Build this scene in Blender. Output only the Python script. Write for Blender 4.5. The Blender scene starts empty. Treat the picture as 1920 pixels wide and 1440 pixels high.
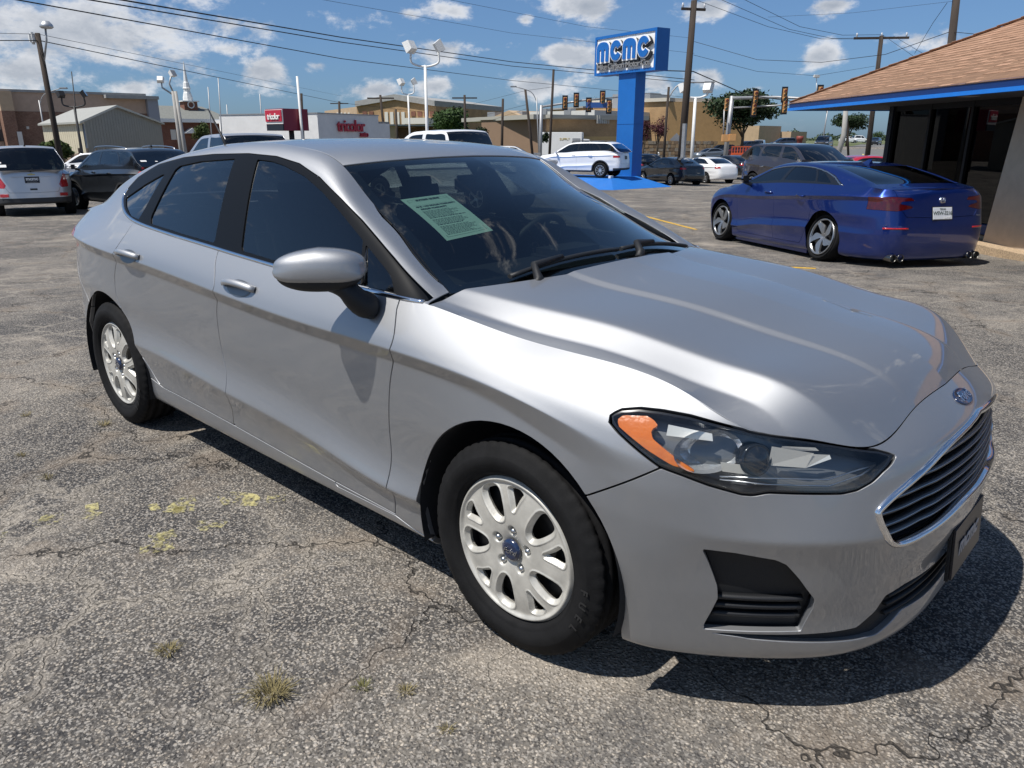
import bpy, bmesh, math, random
import numpy as np
from mathutils import Vector, Matrix, Euler
R = math.radians
rnd = random.Random(7)
SC = bpy.context.scene
COL = SC.collection
# ---------------------------------------------------------------- camera
CAM_POS = np.array([1.356, -2.340, 1.481]); CAM_YAW, CAM_PITCH, CAM_F = 0.74493, 0.31188, 1431.03 / 1920
fw_ = np.array([-math.sin(CAM_YAW) * math.cos(CAM_PITCH), math.cos(CAM_YAW) * math.cos(CAM_PITCH), -math.sin(CAM_PITCH)])
rt_ = np.array([math.cos(CAM_YAW), math.sin(CAM_YAW), 0.]); up_ = np.cross(rt_, fw_)
cam = bpy.data.cameras.new('camera'); cam.sensor_width = 36; cam.lens = 36 * CAM_F; cam.clip_start = .05; cam.clip_end = 6000
cam_ob = bpy.data.objects.new('camera', cam); COL.objects.link(cam_ob)
cam_ob.matrix_world = Matrix([[rt_[i], up_[i], -fw_[i], CAM_POS[i]] for i in range(3)] + [[0, 0, 0, 1]])
SC.camera = cam_ob
SC.render.resolution_x, SC.render.resolution_y = 1024, 768
SC.view_settings.view_transform = 'Standard'; SC.view_settings.look = 'None'; SC.view_settings.gamma = 1
SC.view_settings.exposure = 0.3; SC.view_settings.use_curve_mapping = False

def ray(px, py):
    """World direction through a point of the 1920x1440 photograph."""
    k = 1 / 1431.03
    return fw_ + (px - 960) * k * rt_ - (py - 720) * k * up_

LOT_P = [3.6, 5, 8.5, 12, 16.5, 20, 26, 39, 44, 100, 400]; LOT_Z = [0, -.05, -.22, -.27, -.32, -.40, -.56, -.90, -1.0, -1.15, -1.15]
def gz(x, y):
    """Height of the ground: the lot falls away behind the silver car, the street rises to the right."""
    p, q = (y - x) * .70711, (x + y) * .70711; z = float(np.interp(p, LOT_P, LOT_Z))
    if p > 60: t = min((p - 60) / 40, 1); z += .05 * min(max(q - 30, 0), 26) * t * t * (3 - 2 * t)
    return z

def at(px, D, z=None):
    """Ground point D metres from the camera in the column px (or at height z)."""
    d = ray(px, 258); d = d[:2] / np.hypot(*d[:2]); p = CAM_POS[:2] + D * d
    return Vector((p[0], p[1], gz(*p) if z is None else z))

def col(px, row):
    """Column at the horizon row of the upright line through a point (uprights lean in the photograph)."""
    return 960 + (px - 960) * (5159 - 258) / (5159 - row)

def row_D(px, py):
    """Distance of the ground seen at a point of the photograph."""
    d = ray(px, py); l = np.hypot(d[0], d[1]); z = 0.
    for _ in range(30): D = (z - CAM_POS[2]) / d[2] * l; z = at(col(px, py), D).z
    return D

def ontop(px, py, D):
    """Point at distance D in the column px, on row py (exact for any column)."""
    d = ray(px, py); t = D / np.hypot(d[0], d[1]); p = CAM_POS + t * d
    return Vector(p)

# ---------------------------------------------------------------- world: sky with fair-weather clouds, one sun
TO_SUN = Vector((-.17, -.53, 1)).normalized()
SUN_EL = math.asin(TO_SUN.z); SUN_AZ = math.atan2(TO_SUN.x, TO_SUN.y)
W = bpy.data.worlds.new('World'); SC.world = W; W.use_nodes = True
wn, wl = W.node_tree.nodes, W.node_tree.links
wn.clear()
def WN(t, **k):
    n = wn.new(t)
    for a, v in k.items(): setattr(n, a, v)
    return n
def wmath(op, a, b=None, clamp=False):
    n = WN('ShaderNodeMath', operation=op, use_clamp=clamp)
    for i, v in enumerate((a, b)):
        if v is None: continue
        if isinstance(v, (int, float)): n.inputs[i].default_value = v
        else: wl.new(v, n.inputs[i])
    return n.outputs[0]
sky = WN('ShaderNodeTexSky', sky_type='NISHITA', sun_disc=False, sun_elevation=SUN_EL, sun_rotation=SUN_AZ)
sky.air_density = 1.0; sky.dust_density = 0.6; sky.ozone_density = 2.2; sky.altitude = 200
tc = WN('ShaderNodeTexCoord'); D0 = tc.outputs['Generated']
# places of the larger clouds: column, row, half width, half height (photo pixels), weight
CLOUDS = [(120, 60, 420, 120, .42), (40, 130, 160, 75, .36), (330, 110, 190, 70, .34), (430, 45, 170, 60, .30), (490, 130, 90, 52, .40), (240, 165, 70, 28, .30),
          (600, 122, 60, 26, .32), (420, 92, 95, 40, .30), (700, 170, 110, 36, .40), (815, 165, 90, 38, .38), (830, 95, 85, 45, .36), (850, 25, 120, 45, .32), (1000, 160, 130, 46, .36),
          (1060, 105, 120, 46, .40), (1100, 12, 110, 42, .42), (985, 38, 28, 18, .30), (1330, 15, 85, 38, .40), (1545, 108, 75, 34, .42), (1560, 10, 75, 24, .38),
          (1720, 75, 130, 36, .34), (1330, 145, 70, 34, .38), (1230, 155, 60, 30, .36), (1420, 165, 50, 18, .28), (1620, 222, 70, 14, .22), (660, 40, 150, 30, .14), (770, 25, 50, 22, .28)]
acc = None
for (cx, cy, hw, hh, wt) in CLOUDS:
    c = ray(cx, cy); n_ = np.linalg.norm(c); c = Vector(c / n_)
    z = c; x = Vector((c.y, -c.x, 0)).normalized(); y = z.cross(x)
    mp = WN('ShaderNodeMapping', vector_type='TEXTURE')
    mp.inputs['Location'].default_value = c; mp.inputs['Rotation'].default_value = Matrix((x, y, z)).transposed().to_euler()
    mp.inputs['Scale'].default_value = (hw / 1431 / n_ * 1.5, hh / 1431 / n_ * 1.5, 1)
    wl.new(D0, mp.inputs['Vector'])
    g = WN('ShaderNodeTexGradient', gradient_type='QUADRATIC_SPHERE'); wl.new(mp.outputs[0], g.inputs[0])
    v = wmath('MULTIPLY', g.outputs['Fac'], wt * 1.5)
    acc = v if acc is None else wmath('MAXIMUM', acc, v)
def cloud_noise(off):
    mp = WN('ShaderNodeMapping'); mp.inputs['Scale'].default_value = (1, 1, 1.9); mp.inputs['Location'].default_value = off
    wl.new(D0, mp.inputs['Vector'])
    n = WN('ShaderNodeTexNoise'); n.inputs['Scale'].default_value = 14; n.inputs['Detail'].default_value = 10; n.inputs['Roughness'].default_value = .64
    n.inputs['Distortion'].default_value = .15
    wl.new(mp.outputs[0], n.inputs['Vector']); return n.outputs['Fac']
n0 = cloud_noise((0, 0, 0)); n1 = cloud_noise((TO_SUN.x * .012, TO_SUN.y * .012, -.030))
big = WN('ShaderNodeTexNoise'); big.inputs['Scale'].default_value = 3.1; big.inputs['Detail'].default_value = 3; wl.new(D0, big.inputs['Vector'])
sep = WN('ShaderNodeSeparateXYZ'); wl.new(D0, sep.inputs[0])
# away from the placed clouds the same kind of clouds drift all round the sky; the view ahead keeps its own
fwd = WN('ShaderNodeVectorMath', operation='DOT_PRODUCT'); wl.new(D0, fwd.inputs[0]); fwd.inputs[1].default_value = Vector(ray(960, 130) / np.linalg.norm(ray(960, 130)))
away = WN('ShaderNodeMapRange', interpolation_type='SMOOTHSTEP'); wl.new(fwd.outputs['Value'], away.inputs[0])
away.inputs[1].default_value = .60; away.inputs[2].default_value = .80; away.inputs[3].default_value = 1; away.inputs[4].default_value = 0
drift = wmath('MULTIPLY', wmath('MULTIPLY', wmath('SUBTRACT', big.outputs['Fac'], .44), 1.6, False), away.outputs[0])
place = wmath('MAXIMUM', acc, drift)
dens = wmath('ADD', wmath('MULTIPLY', wmath('SUBTRACT', n0, .5), 1.25), wmath('SUBTRACT', place, .17))
cov = WN('ShaderNodeMapRange', interpolation_type='SMOOTHSTEP'); wl.new(dens, cov.inputs[0]); cov.inputs[1].default_value = 0; cov.inputs[2].default_value = .26
lit = WN('ShaderNodeMapRange'); wl.new(wmath('SUBTRACT', n0, n1), lit.inputs[0]); lit.inputs[1].default_value = -.10; lit.inputs[2].default_value = .10
thick = WN('ShaderNodeMapRange'); wl.new(dens, thick.inputs[0]); thick.inputs[1].default_value = .12; thick.inputs[2].default_value = .42; thick.inputs[3].default_value = 1; thick.inputs[4].default_value = .35
lt = wmath('MULTIPLY', wmath('ADD', wmath('MULTIPLY', lit.outputs[0], .6), .4), thick.outputs[0], True)
cc = WN('ShaderNodeMix', data_type='RGBA'); wl.new(lt, cc.inputs['Factor']); cc.inputs['A'].default_value = (3.3, 3.8, 4.6, 1); cc.inputs['B'].default_value = (9.6, 9.7, 10.0, 1)
up_fade = WN('ShaderNodeMapRange', interpolation_type='SMOOTHSTEP'); wl.new(sep.outputs['Z'], up_fade.inputs[0]); up_fade.inputs[1].default_value = .0; up_fade.inputs[2].default_value = .05
mx = WN('ShaderNodeMix', data_type='RGBA'); wl.new(wmath('MULTIPLY', wmath('MULTIPLY', cov.outputs[0], .93), up_fade.outputs[0]), mx.inputs['Factor'])
hor = WN('ShaderNodeMapRange'); wl.new(sep.outputs['Z'], hor.inputs[0]); hor.inputs[1].default_value = 0; hor.inputs[2].default_value = .32; hor.inputs[3].default_value = .0; hor.inputs[4].default_value = 1
tint = WN('ShaderNodeMix', data_type='RGBA'); wl.new(hor.outputs[0], tint.inputs['Factor']); tint.inputs['A'].default_value = (.40, .60, .98, 1); tint.inputs['B'].default_value = (.80, .95, 1.06, 1)
skc = WN('ShaderNodeMix', data_type='RGBA', blend_type='MULTIPLY'); skc.inputs['Factor'].default_value = 1; wl.new(sky.outputs[0], skc.inputs['A']); wl.new(tint.outputs['Result'], skc.inputs['B'])
wl.new(skc.outputs['Result'], mx.inputs['A']); wl.new(cc.outputs['Result'], mx.inputs['B'])
bg = WN('ShaderNodeBackground'); bg.inputs['Strength'].default_value = 0.075; wl.new(mx.outputs['Result'], bg.inputs[0])
wo = WN('ShaderNodeOutputWorld'); wl.new(bg.outputs[0], wo.inputs[0])
sun = bpy.data.lights.new('sun', 'SUN'); sun.energy = 4.6; sun.angle = R(.53); sun.color = (1, .955, .89)
so = bpy.data.objects.new('sun', sun); COL.objects.link(so); so.rotation_euler = TO_SUN.to_track_quat('Z', 'Y').to_euler()

# ---------------------------------------------------------------- materials
def nt_of(m): return m.node_tree.nodes, m.node_tree.links
MATS = {}
def mat(name, c, rough=.6, metal=0., coat=0., var=0., scale=8., bump=0., bscale=60., spec=.5, emit=0., coat_rough=.03, stretch=None, var2=0., scale2=1.2):
    """Principled material whose colour and relief vary a little over the surface."""
    if name in MATS: return MATS[name]
    m = bpy.data.materials.new(name); m.use_nodes = True; N, L = nt_of(m); b = N['Principled BSDF']
    c4 = (*c, 1); b.inputs['Base Color'].default_value = c4; b.inputs['Roughness'].default_value = rough; b.inputs['Metallic'].default_value = metal
    b.inputs['Coat Weight'].default_value = coat; b.inputs['Coat Roughness'].default_value = coat_rough; b.inputs['Specular IOR Level'].default_value = spec
    if emit: b.inputs['Emission Color'].default_value = c4; b.inputs['Emission Strength'].default_value = emit
    if var or bump or var2:
        t = N.new('ShaderNodeTexCoord'); src = t.outputs['Object']
        if stretch:
            mp = N.new('ShaderNodeMapping'); mp.inputs['Scale'].default_value = stretch; L.new(src, mp.inputs[0]); src = mp.outputs[0]
    col = None
    for v_, s_ in ((var, scale), (var2, scale2)):
        if not v_: continue
        n = N.new('ShaderNodeTexNoise'); n.inputs['Scale'].default_value = s_; n.inputs['Detail'].default_value = 5; n.inputs['Roughness'].default_value = .62; L.new(src, n.inputs['Vector'])
        mr = N.new('ShaderNodeMapRange'); L.new(n.outputs['Fac'], mr.inputs[0]); mr.inputs[1].default_value = .25; mr.inputs[2].default_value = .75; mr.inputs[3].default_value = 1 - v_; mr.inputs[4].default_value = 1 + v_
        mm = N.new('ShaderNodeMix'); mm.data_type = 'RGBA'; mm.blend_type = 'MULTIPLY'; mm.inputs['Factor'].default_value = 1
        if col is None: mm.inputs['A'].default_value = c4
        else: L.new(col, mm.inputs['A'])
        L.new(mr.outputs[0], mm.inputs['B']); col = mm.outputs['Result']
    if col is not None: L.new(col, b.inputs['Base Color'])
    if bump:
        n = N.new('ShaderNodeTexNoise'); n.inputs['Scale'].default_value = bscale; n.inputs['Detail'].default_value = 4; L.new(src, n.inputs['Vector'])
        bp = N.new('ShaderNodeBump'); bp.inputs['Strength'].default_value = bump; bp.inputs['Distance'].default_value = .01; L.new(n.outputs['Fac'], bp.inputs['Height']); L.new(bp.outputs[0], b.inputs['Normal'])
    MATS[name] = m; return m

def paint(name, c, metal=.0, rough=.4, flake=0., dirt=0.):
    """Car paint: base coat with flakes under a clear coat, a little dust on it."""
    if name in MATS: return MATS[name]
    m = mat(name, c, rough, metal, coat=1.0, coat_rough=.03); N, L = nt_of(m); b = N['Principled BSDF']; b.inputs['Coat IOR'].default_value = 1.6
    t = N.new('ShaderNodeTexCoord')
    if flake:
        v = N.new('ShaderNodeTexNoise'); v.inputs['Scale'].default_value = 900; v.inputs['Detail'].default_value = 1; L.new(t.outputs['Object'], v.inputs['Vector'])
        bp = N.new('ShaderNodeBump'); bp.inputs['Strength'].default_value = flake; bp.inputs['Distance'].default_value = .002; L.new(v.outputs['Fac'], bp.inputs['Height']); L.new(bp.outputs[0], b.inputs['Normal'])
    if dirt:
        n = N.new('ShaderNodeTexNoise'); n.inputs['Scale'].default_value = 3.5; n.inputs['Detail'].default_value = 8; n.inputs['Roughness'].default_value = .7; L.new(t.outputs['Object'], n.inputs['Vector'])
        mr = N.new('ShaderNodeMapRange'); L.new(n.outputs['Fac'], mr.inputs[0]); mr.inputs[1].default_value = .35; mr.inputs[2].default_value = .8; mr.inputs[3].default_value = .015; mr.inputs[4].default_value = .02 + dirt * .35
        L.new(mr.outputs[0], b.inputs['Coat Roughness'])
        mx_ = N.new('ShaderNodeMix'); mx_.data_type = 'RGBA'; mx_.inputs['A'].default_value = (*c, 1); mx_.inputs['B'].default_value = (.30, .27, .22, 1)
        m2 = N.new('ShaderNodeMapRange'); L.new(n.outputs['Fac'], m2.inputs[0]); m2.inputs[1].default_value = .5; m2.inputs[2].default_value = .9; m2.inputs[3].default_value = 0; m2.inputs[4].default_value = dirt * .6
        L.new(m2.outputs[0], mx_.inputs['Factor']); L.new(mx_.outputs['Result'], b.inputs['Base Color'])
    return m

def glass(name, tint, refl=1.0, rough=0.0):
    """Thin pane: Fresnel mirror over tinted see-through."""
    if name in MATS: return MATS[name]
    m = bpy.data.materials.new(name); m.use_nodes = True; N, L = nt_of(m); N.clear()
    tr = N.new('ShaderNodeBsdfTransparent'); tr.inputs[0].default_value = (*tint, 1)
    gl = N.new('ShaderNodeBsdfGlossy'); gl.inputs['Roughness'].default_value = rough
    fr = N.new('ShaderNodeFresnel'); fr.inputs[0].default_value = 1.5
    geo = N.new('ShaderNodeNewGeometry')
    mu = N.new('ShaderNodeMath'); mu.operation = 'MULTIPLY'; mu.use_clamp = True; L.new(fr.outputs[0], mu.inputs[0]); mu.inputs[1].default_value = 1.7 * refl
    # on the back of a face the Fresnel node sees glass-to-air: use a plain small value there
    bk = N.new('ShaderNodeMix'); bk.data_type = 'FLOAT'; L.new(geo.outputs['Backfacing'], bk.inputs['Factor']); L.new(mu.outputs[0], bk.inputs['A']); bk.inputs['B'].default_value = .06
    mx_ = N.new('ShaderNodeMixShader'); L.new(bk.outputs['Result'], mx_.inputs[0]); L.new(tr.outputs[0], mx_.inputs[1]); L.new(gl.outputs[0], mx_.inputs[2])
    o = N.new('ShaderNodeOutputMaterial'); L.new(mx_.outputs[0], o.inputs[0]); MATS[name] = m; return m

# ---------------------------------------------------------------- objects
def tag(o, label=None, cat=None, group=None, kind=None):
    for k, v in (('label', label), ('category', cat), ('group', group), ('kind', kind)):
        if v: o[k] = v
    return o
def empty(name, loc=(0, 0, 0), rz=0., label=None, cat=None, group=None):
    o = bpy.data.objects.new(name, None); COL.objects.link(o); o.location = loc; o.rotation_euler = (0, 0, rz); o.empty_display_size = .2
    return tag(o, label, cat, group)
def link(name, me, parent=None, kind=None):
    o = bpy.data.objects.new(name, me); COL.objects.link(o)
    if parent is not None: o.parent = parent
    if kind: o['kind'] = kind
    return o
def copy_tree(o, parent=None):
    c = o.copy(); COL.objects.link(c)
    if parent is not None: c.parent = parent
    for ch in list(o.children): copy_tree(ch, c)
    return c

class MB:
    """Collects boxes, tubes, lathes and prisms into one mesh."""
    def __init__(s): s.v = []; s.f = []; s.sm = []
    def add(s, v, f, smooth=False):
        o = len(s.v); s.v += [tuple(p) for p in v]; s.f += [tuple(i + o for i in q) for q in f]; s.sm += [smooth] * len(f); return s
    def box(s, c, d, rz=0., rx=0., ry=0., bev=0.):
        x, y, z = d[0] / 2, d[1] / 2, d[2] / 2
        M = Euler((rx, ry, rz)).to_matrix(); c = Vector(c)
        if bev:
            b = min(bev, x * .9, y * .9, z * .9); bm = bmesh.new(); bmesh.ops.create_cube(bm, size=1)
            for q in bm.verts: q.co = Vector((q.co.x * 2 * x, q.co.y * 2 * y, q.co.z * 2 * z))
            bmesh.ops.bevel(bm, geom=bm.edges[:], offset=b, segments=2, affect='EDGES')
            bm.verts.index_update()
            s.add([M @ q.co + c for q in bm.verts], [[q.index for q in f.verts] for f in bm.faces]); bm.free(); return s
        P = [M @ Vector(p) + c for p in ((-x, -y, -z), (x, -y, -z), (x, y, -z), (-x, y, -z), (-x, -y, z), (x, -y, z), (x, y, z), (-x, y, z))]
        return s.add(P, [(0, 3, 2, 1), (4, 5, 6, 7), (0, 1, 5, 4), (1, 2, 6, 5), (2, 3, 7, 6), (3, 0, 4, 7)])
    def tube(s, path, r, n=8, cap=True, smooth=True, flat=1.0):
        P = [Vector(p) for p in path]; rr = r if hasattr(r, '__len__') else [r] * len(P); V = []; pu = None
        for i, p in enumerate(P):
            t = (P[min(i + 1, len(P) - 1)] - P[max(i - 1, 0)]).normalized()
            a = (Vector((0, 0, 1)) if abs(t.z) < .95 else Vector((1, 0, 0))) if pu is None else pu
            u = (a - t * a.dot(t)).normalized(); w = t.cross(u); pu = u
            for k in range(n):
                an = 2 * math.pi * k / n; V.append(p + (u * math.cos(an) * flat + w * math.sin(an)) * rr[i])
        F = [(i * n + k, i * n + (k + 1) % n, (i + 1) * n + (k + 1) % n, (i + 1) * n + k) for i in range(len(P) - 1) for k in range(n)]
        o = len(s.v); s.add(V, F, smooth)
        if cap: s.f += [tuple(o + k for k in range(n - 1, -1, -1)), tuple(o + (len(P) - 1) * n + k for k in range(n))]; s.sm += [False, False]
        return s
    def lathe(s, prof, n=32, c=(0, 0, 0), axis='z', smooth=True):
        V = []
        for (r, h) in prof:
            for k in range(n):
                a = 2 * math.pi * k / n; x, y = r * math.cos(a), r * math.sin(a)
                p = (x, y, h) if axis == 'z' else ((x, h, y) if axis == 'y' else (h, x, y)); V.append((p[0] + c[0], p[1] + c[1], p[2] + c[2]))
        F = [(i * n + k, i * n + (k + 1) % n, (i + 1) * n + (k + 1) % n, (i + 1) * n + k) for i in range(len(prof) - 1) for k in range(n)]
        return s.add(V, F, smooth)
    def prism(s, poly, fn, d0, d1):
        """Extrude a 2-D outline; fn(u, v, d) gives the 3-D point."""
        n = len(poly); V = [fn(u, v, d0) for u, v in poly] + [fn(u, v, d1) for u, v in poly]
        F = [tuple(range(n - 1, -1, -1)), tuple(range(n, 2 * n))] + [(i, (i + 1) % n, n + (i + 1) % n, n + i) for i in range(n)]
        return s.add(V, F)
    def quad(s, a, b, c, d): return s.add([a, b, c, d], [(0, 1, 2, 3)])
    def mesh(s, name, m):
        me = bpy.data.meshes.new(name); me.from_pydata([tuple(p) for p in s.v], [], s.f)
        me.polygons.foreach_set('use_smooth', s.sm)
        bm = bmesh.new(); bm.from_mesh(me); bmesh.ops.recalc_face_normals(bm, faces=bm.faces[:]); bm.to_mesh(me); bm.free()
        for q in (m if isinstance(m, (list, tuple)) else [m]): me.materials.append(q)
        return me
    def build(s, name, m, parent=None, kind=None): return link(name, s.mesh(name, m), parent, kind)

def text_mesh(txt, size, depth, m, name='lettering', shear=0., bold=.0, space=1.0):
    cu = bpy.data.curves.new(name, 'FONT'); cu.body = txt; cu.size = size; cu.extrude = depth; cu.align_x = 'CENTER'; cu.align_y = 'CENTER'; cu.shear = shear; cu.offset = bold; cu.space_character = space; cu.resolution_u = 4
    o = bpy.data.objects.new(name, cu); COL.objects.link(o); bpy.context.view_layer.update()
    me = bpy.data.meshes.new_from_object(o.evaluated_get(bpy.context.evaluated_depsgraph_get())); bpy.data.objects.remove(o); bpy.data.curves.remove(cu)
    me.name = name; me.materials.clear(); me.materials.append(m); return me
# ---------------------------------------------------------------- surfaces
def nat_matrix(k, xs):
    """Natural cubic spline through knots k, as a matrix onto xs."""
    k = np.asarray(k, float); n = len(k); h = np.diff(k)
    A = np.eye(n); Bm = np.zeros((n, n))
    for i in range(1, n - 1):
        A[i, i - 1] = h[i - 1]; A[i, i] = 2 * (h[i - 1] + h[i]); A[i, i + 1] = h[i]
        Bm[i, i - 1] = 6 / h[i - 1]; Bm[i, i] = -6 / h[i - 1] - 6 / h[i]; Bm[i, i + 1] = 6 / h[i]
    Mm = np.linalg.solve(A, Bm)
    xs = np.asarray(xs, float); j = np.clip(np.searchsorted(k, xs) - 1, 0, n - 2)
    I = np.eye(n); H = h[j][:, None]; a = (k[j + 1] - xs)[:, None] / H; b = 1 - a
    return a * I[j] + b * I[j + 1] + ((a ** 3 - a) * Mm[j] + (b ** 3 - b) * Mm[j + 1]) * H * H / 6

def bs_matrix(n, ts):
    """Clamped uniform cubic B-spline basis with n controls on ts in 0..1."""
    p = 3; kn = np.concatenate([np.zeros(p), np.linspace(0, 1, n - p + 1), np.ones(p)])
    ts = np.clip(np.asarray(ts, float), 0, 1 - 1e-9)
    N = ((ts[:, None] >= kn[None, :-1]) & (ts[:, None] < kn[None, 1:])).astype(float)
    for d in range(1, p + 1):
        M = np.zeros((len(ts), N.shape[1] - 1))
        for i in range(M.shape[1]):
            a = kn[i + d] - kn[i]; b = kn[i + d + 1] - kn[i + 1]
            if a > 0: M[:, i] += (ts - kn[i]) / a * N[:, i]
            if b > 0: M[:, i] += (kn[i + d + 1] - ts) / b * N[:, i + 1]
        N = M
    return N

MIR = np.array([1., -1., 1.])

class Patch:
    """Grid surface: cubic interpolation along stations, B-spline across rows."""
    def __init__(s, ctrl, ds, nt, sym0=False, sym1=False, flip=False, knots=None):
        c = np.asarray(ctrl, float); n = len(c)
        if knots is None:
            seg = np.linalg.norm(np.diff(c, axis=0), axis=2).mean(1)
            knots = np.concatenate([[0], np.cumsum(np.maximum(seg, .02))])
        knots = np.asarray(knots, float)
        s.knots = knots; L = knots[-1]
        ns = max(4, int(L / ds)); s.s = np.linspace(0, L, ns + 1)
        kk, cc = knots, c
        if sym0:
            kk = np.concatenate([-knots[2:0:-1], kk]); cc = np.concatenate([c[2:0:-1] * MIR, cc])
        if sym1:
            kk = np.concatenate([kk, 2 * L - knots[-2:-4:-1]]); cc = np.concatenate([cc, c[-2:-4:-1] * MIR])
        s.t = np.linspace(0, 1, nt + 1)
        s.P = np.einsum('ai,bj,ijk->abk', nat_matrix(kk, s.s), bs_matrix(c.shape[1], s.t), cc)
        s.flip = flip
    def refresh(s):
        P = s.P; ds_ = np.gradient(P, axis=0); dt_ = np.gradient(P, axis=1)
        N = np.cross(ds_, dt_); l = np.linalg.norm(N, axis=2, keepdims=True)
        for _ in range(12):
            bad = l[..., 0] < 1e-9
            if not bad.any(): break
            N = np.where(bad[..., None], np.roll(N, 1, 0) + np.roll(N, -1, 0), N); l = np.linalg.norm(N, axis=2, keepdims=True)
        N = N / np.maximum(l, 1e-12)
        s.N = -N if s.flip else N
    def mesh(s):
        s.refresh(); a, b, _ = s.P.shape
        i = np.arange(a * b).reshape(a, b)
        q = np.stack([i[:-1, :-1], i[1:, :-1], i[1:, 1:], i[:-1, 1:]], -1).reshape(-1, 4)
        F = np.concatenate([q[:, [0, 1, 2]], q[:, [0, 2, 3]]])
        if s.flip: F = F[:, ::-1]
        ss, tt = np.meshgrid(s.s, s.t, indexing='ij')
        return dict(A=np.concatenate([s.P.reshape(-1, 3), s.N.reshape(-1, 3), ss.reshape(-1, 1), tt.reshape(-1, 1)], 1), F=F)

def cut(m, d, keep=1):
    """Marching trim: keeps the part of the mesh where keep*d >= 0."""
    A, F = m['A'], m['F']; d = keep * d; d = np.where(np.abs(d) < 1e-7, 1e-7, d)
    ins = d > 0; cnt = ins[F].sum(1)
    out = [F[cnt == 3]]; newA = []; base = len(A)
    M = F[(cnt == 1) | (cnt == 2)]
    if len(M):
        im = ins[M]; one = im.sum(1) == 1
        k = np.where(one, im.argmax(1), (~im).argmax(1))
        r = np.arange(len(M)); a = M[r, k]; b = M[r, (k + 1) % 3]; c = M[r, (k + 2) % 3]
        e = np.concatenate([np.stack([a, b], 1), np.stack([a, c], 1)]); es = np.sort(e, 1)
        u, inv = np.unique(es[:, 0].astype(np.int64) * base + es[:, 1], return_inverse=True)
        i0, i1 = u // base, u % base
        w = (d[i0] / (d[i0] - d[i1]))[:, None]
        newA = A[i0] * (1 - w) + A[i1] * w
        nb = inv[:len(M)] + base; nc = inv[len(M):] + base
        out.append(np.stack([a, nb, nc], 1)[one])
        t = ~one
        out.append(np.stack([nb, b, c], 1)[t]); out.append(np.stack([nb, c, nc], 1)[t])
        A = np.concatenate([A, newA])
    F = np.concatenate(out)
    use = np.unique(F); mp = np.full(len(A), -1); mp[use] = np.arange(len(use))
    return dict(A=A[use], F=mp[F])

def poly_sd(p, poly):
    """Signed distance to a closed 2-D polygon, positive inside."""
    p = np.asarray(p, float); poly = np.asarray(poly, float); best = np.full(len(p), 1e9); ins = np.zeros(len(p), bool)
    for a, b in zip(poly, np.roll(poly, -1, 0)):
        e = b - a; l = e @ e
        if l < 1e-14: continue
        t = np.clip(((p - a) @ e) / l, 0, 1)
        best = np.minimum(best, np.hypot(*(p - a - t[:, None] * e).T))
        c = (a[1] > p[:, 1]) != (b[1] > p[:, 1])
        with np.errstate(divide='ignore', invalid='ignore'):
            ins ^= c & (p[:, 0] < (b[0] - a[0]) * (p[:, 1] - a[1]) / (b[1] - a[1]) + a[0])
    return np.where(ins, best, -best)

def smooth_poly(pts, closed=True, n=6):
    """Catmull-Rom through points; a repeated point stays a corner."""
    p = np.asarray(pts, float); out = []; N = len(p)
    rng = range(N if closed else N - 1)
    for i in rng:
        p1, p2 = p[i], p[(i + 1) % N]
        if np.allclose(p1, p2): continue
        p0 = p[(i - 1) % N] if closed or i > 0 else p1; p3 = p[(i + 2) % N] if closed or i + 2 < N else p2
        for k in range(n):
            t = k / n; m1 = (p2 - p0) / 2; m2 = (p3 - p1) / 2
            out.append((2 * t**3 - 3 * t**2 + 1) * p1 + (t**3 - 2 * t**2 + t) * m1 + (-2 * t**3 + 3 * t**2) * p2 + (t**3 - t**2) * m2)
    if not closed: out.append(p[-1])
    return np.array(out)

def join_m(*ms):
    A, F, o = [], [], 0
    for m in ms:
        A.append(m['A']); F.append(m['F'] + o); o += len(m['A'])
    return dict(A=np.concatenate(A), F=np.concatenate(F))

def mirror_m(m):
    A = m['A'].copy(); A[:, 1] *= -1; A[:, 4] *= -1
    return dict(A=A, F=m['F'][:, ::-1])
# ---------------------------------------------------------------- silver sedan: control net (x forward, right side is -y)
def sharpen(S, rows=((4, .012), (7, .014), (8, .008)), side=(6, 14), soft=.045, front=((6, .016),)):
    """Tighten the crease rows: near-double controls either side of them along the flanks."""
    out = []
    for i, st in enumerate(S):
        st = [np.array(q, float) for q in st]; new = []
        for j, q in enumerate(st):
            d = next((d_ for r_, d_ in rows if r_ == j), None)
            if d is None and 2 <= i <= 4 and front:
                d = next((d_ for r_, d_ in front if r_ == j), None)
                if d is not None:
                    lo, hi = st[j - 1] - q, st[j + 1] - q; new += [q + lo * (d / np.linalg.norm(lo)), q, q + hi * (d / np.linalg.norm(hi))]; continue
            if d is None and front and j == front[0][0]:
                lo, hi = st[j - 1] - q, st[j + 1] - q; new += [q + lo * .3, q, q + hi * .3]; continue
            if d is None: new.append(q); continue
            if not side[0] <= i <= side[1]: d = soft if not (i == side[0] - 1 or i == side[1] + 1) else soft * .6
            lo, hi = st[j - 1] - q, st[j + 1] - q
            new += [q + lo * min(.45, d / np.linalg.norm(lo)), q, q + hi * min(.45, d / np.linalg.norm(hi))]
        out.append(new)
    return out

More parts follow.
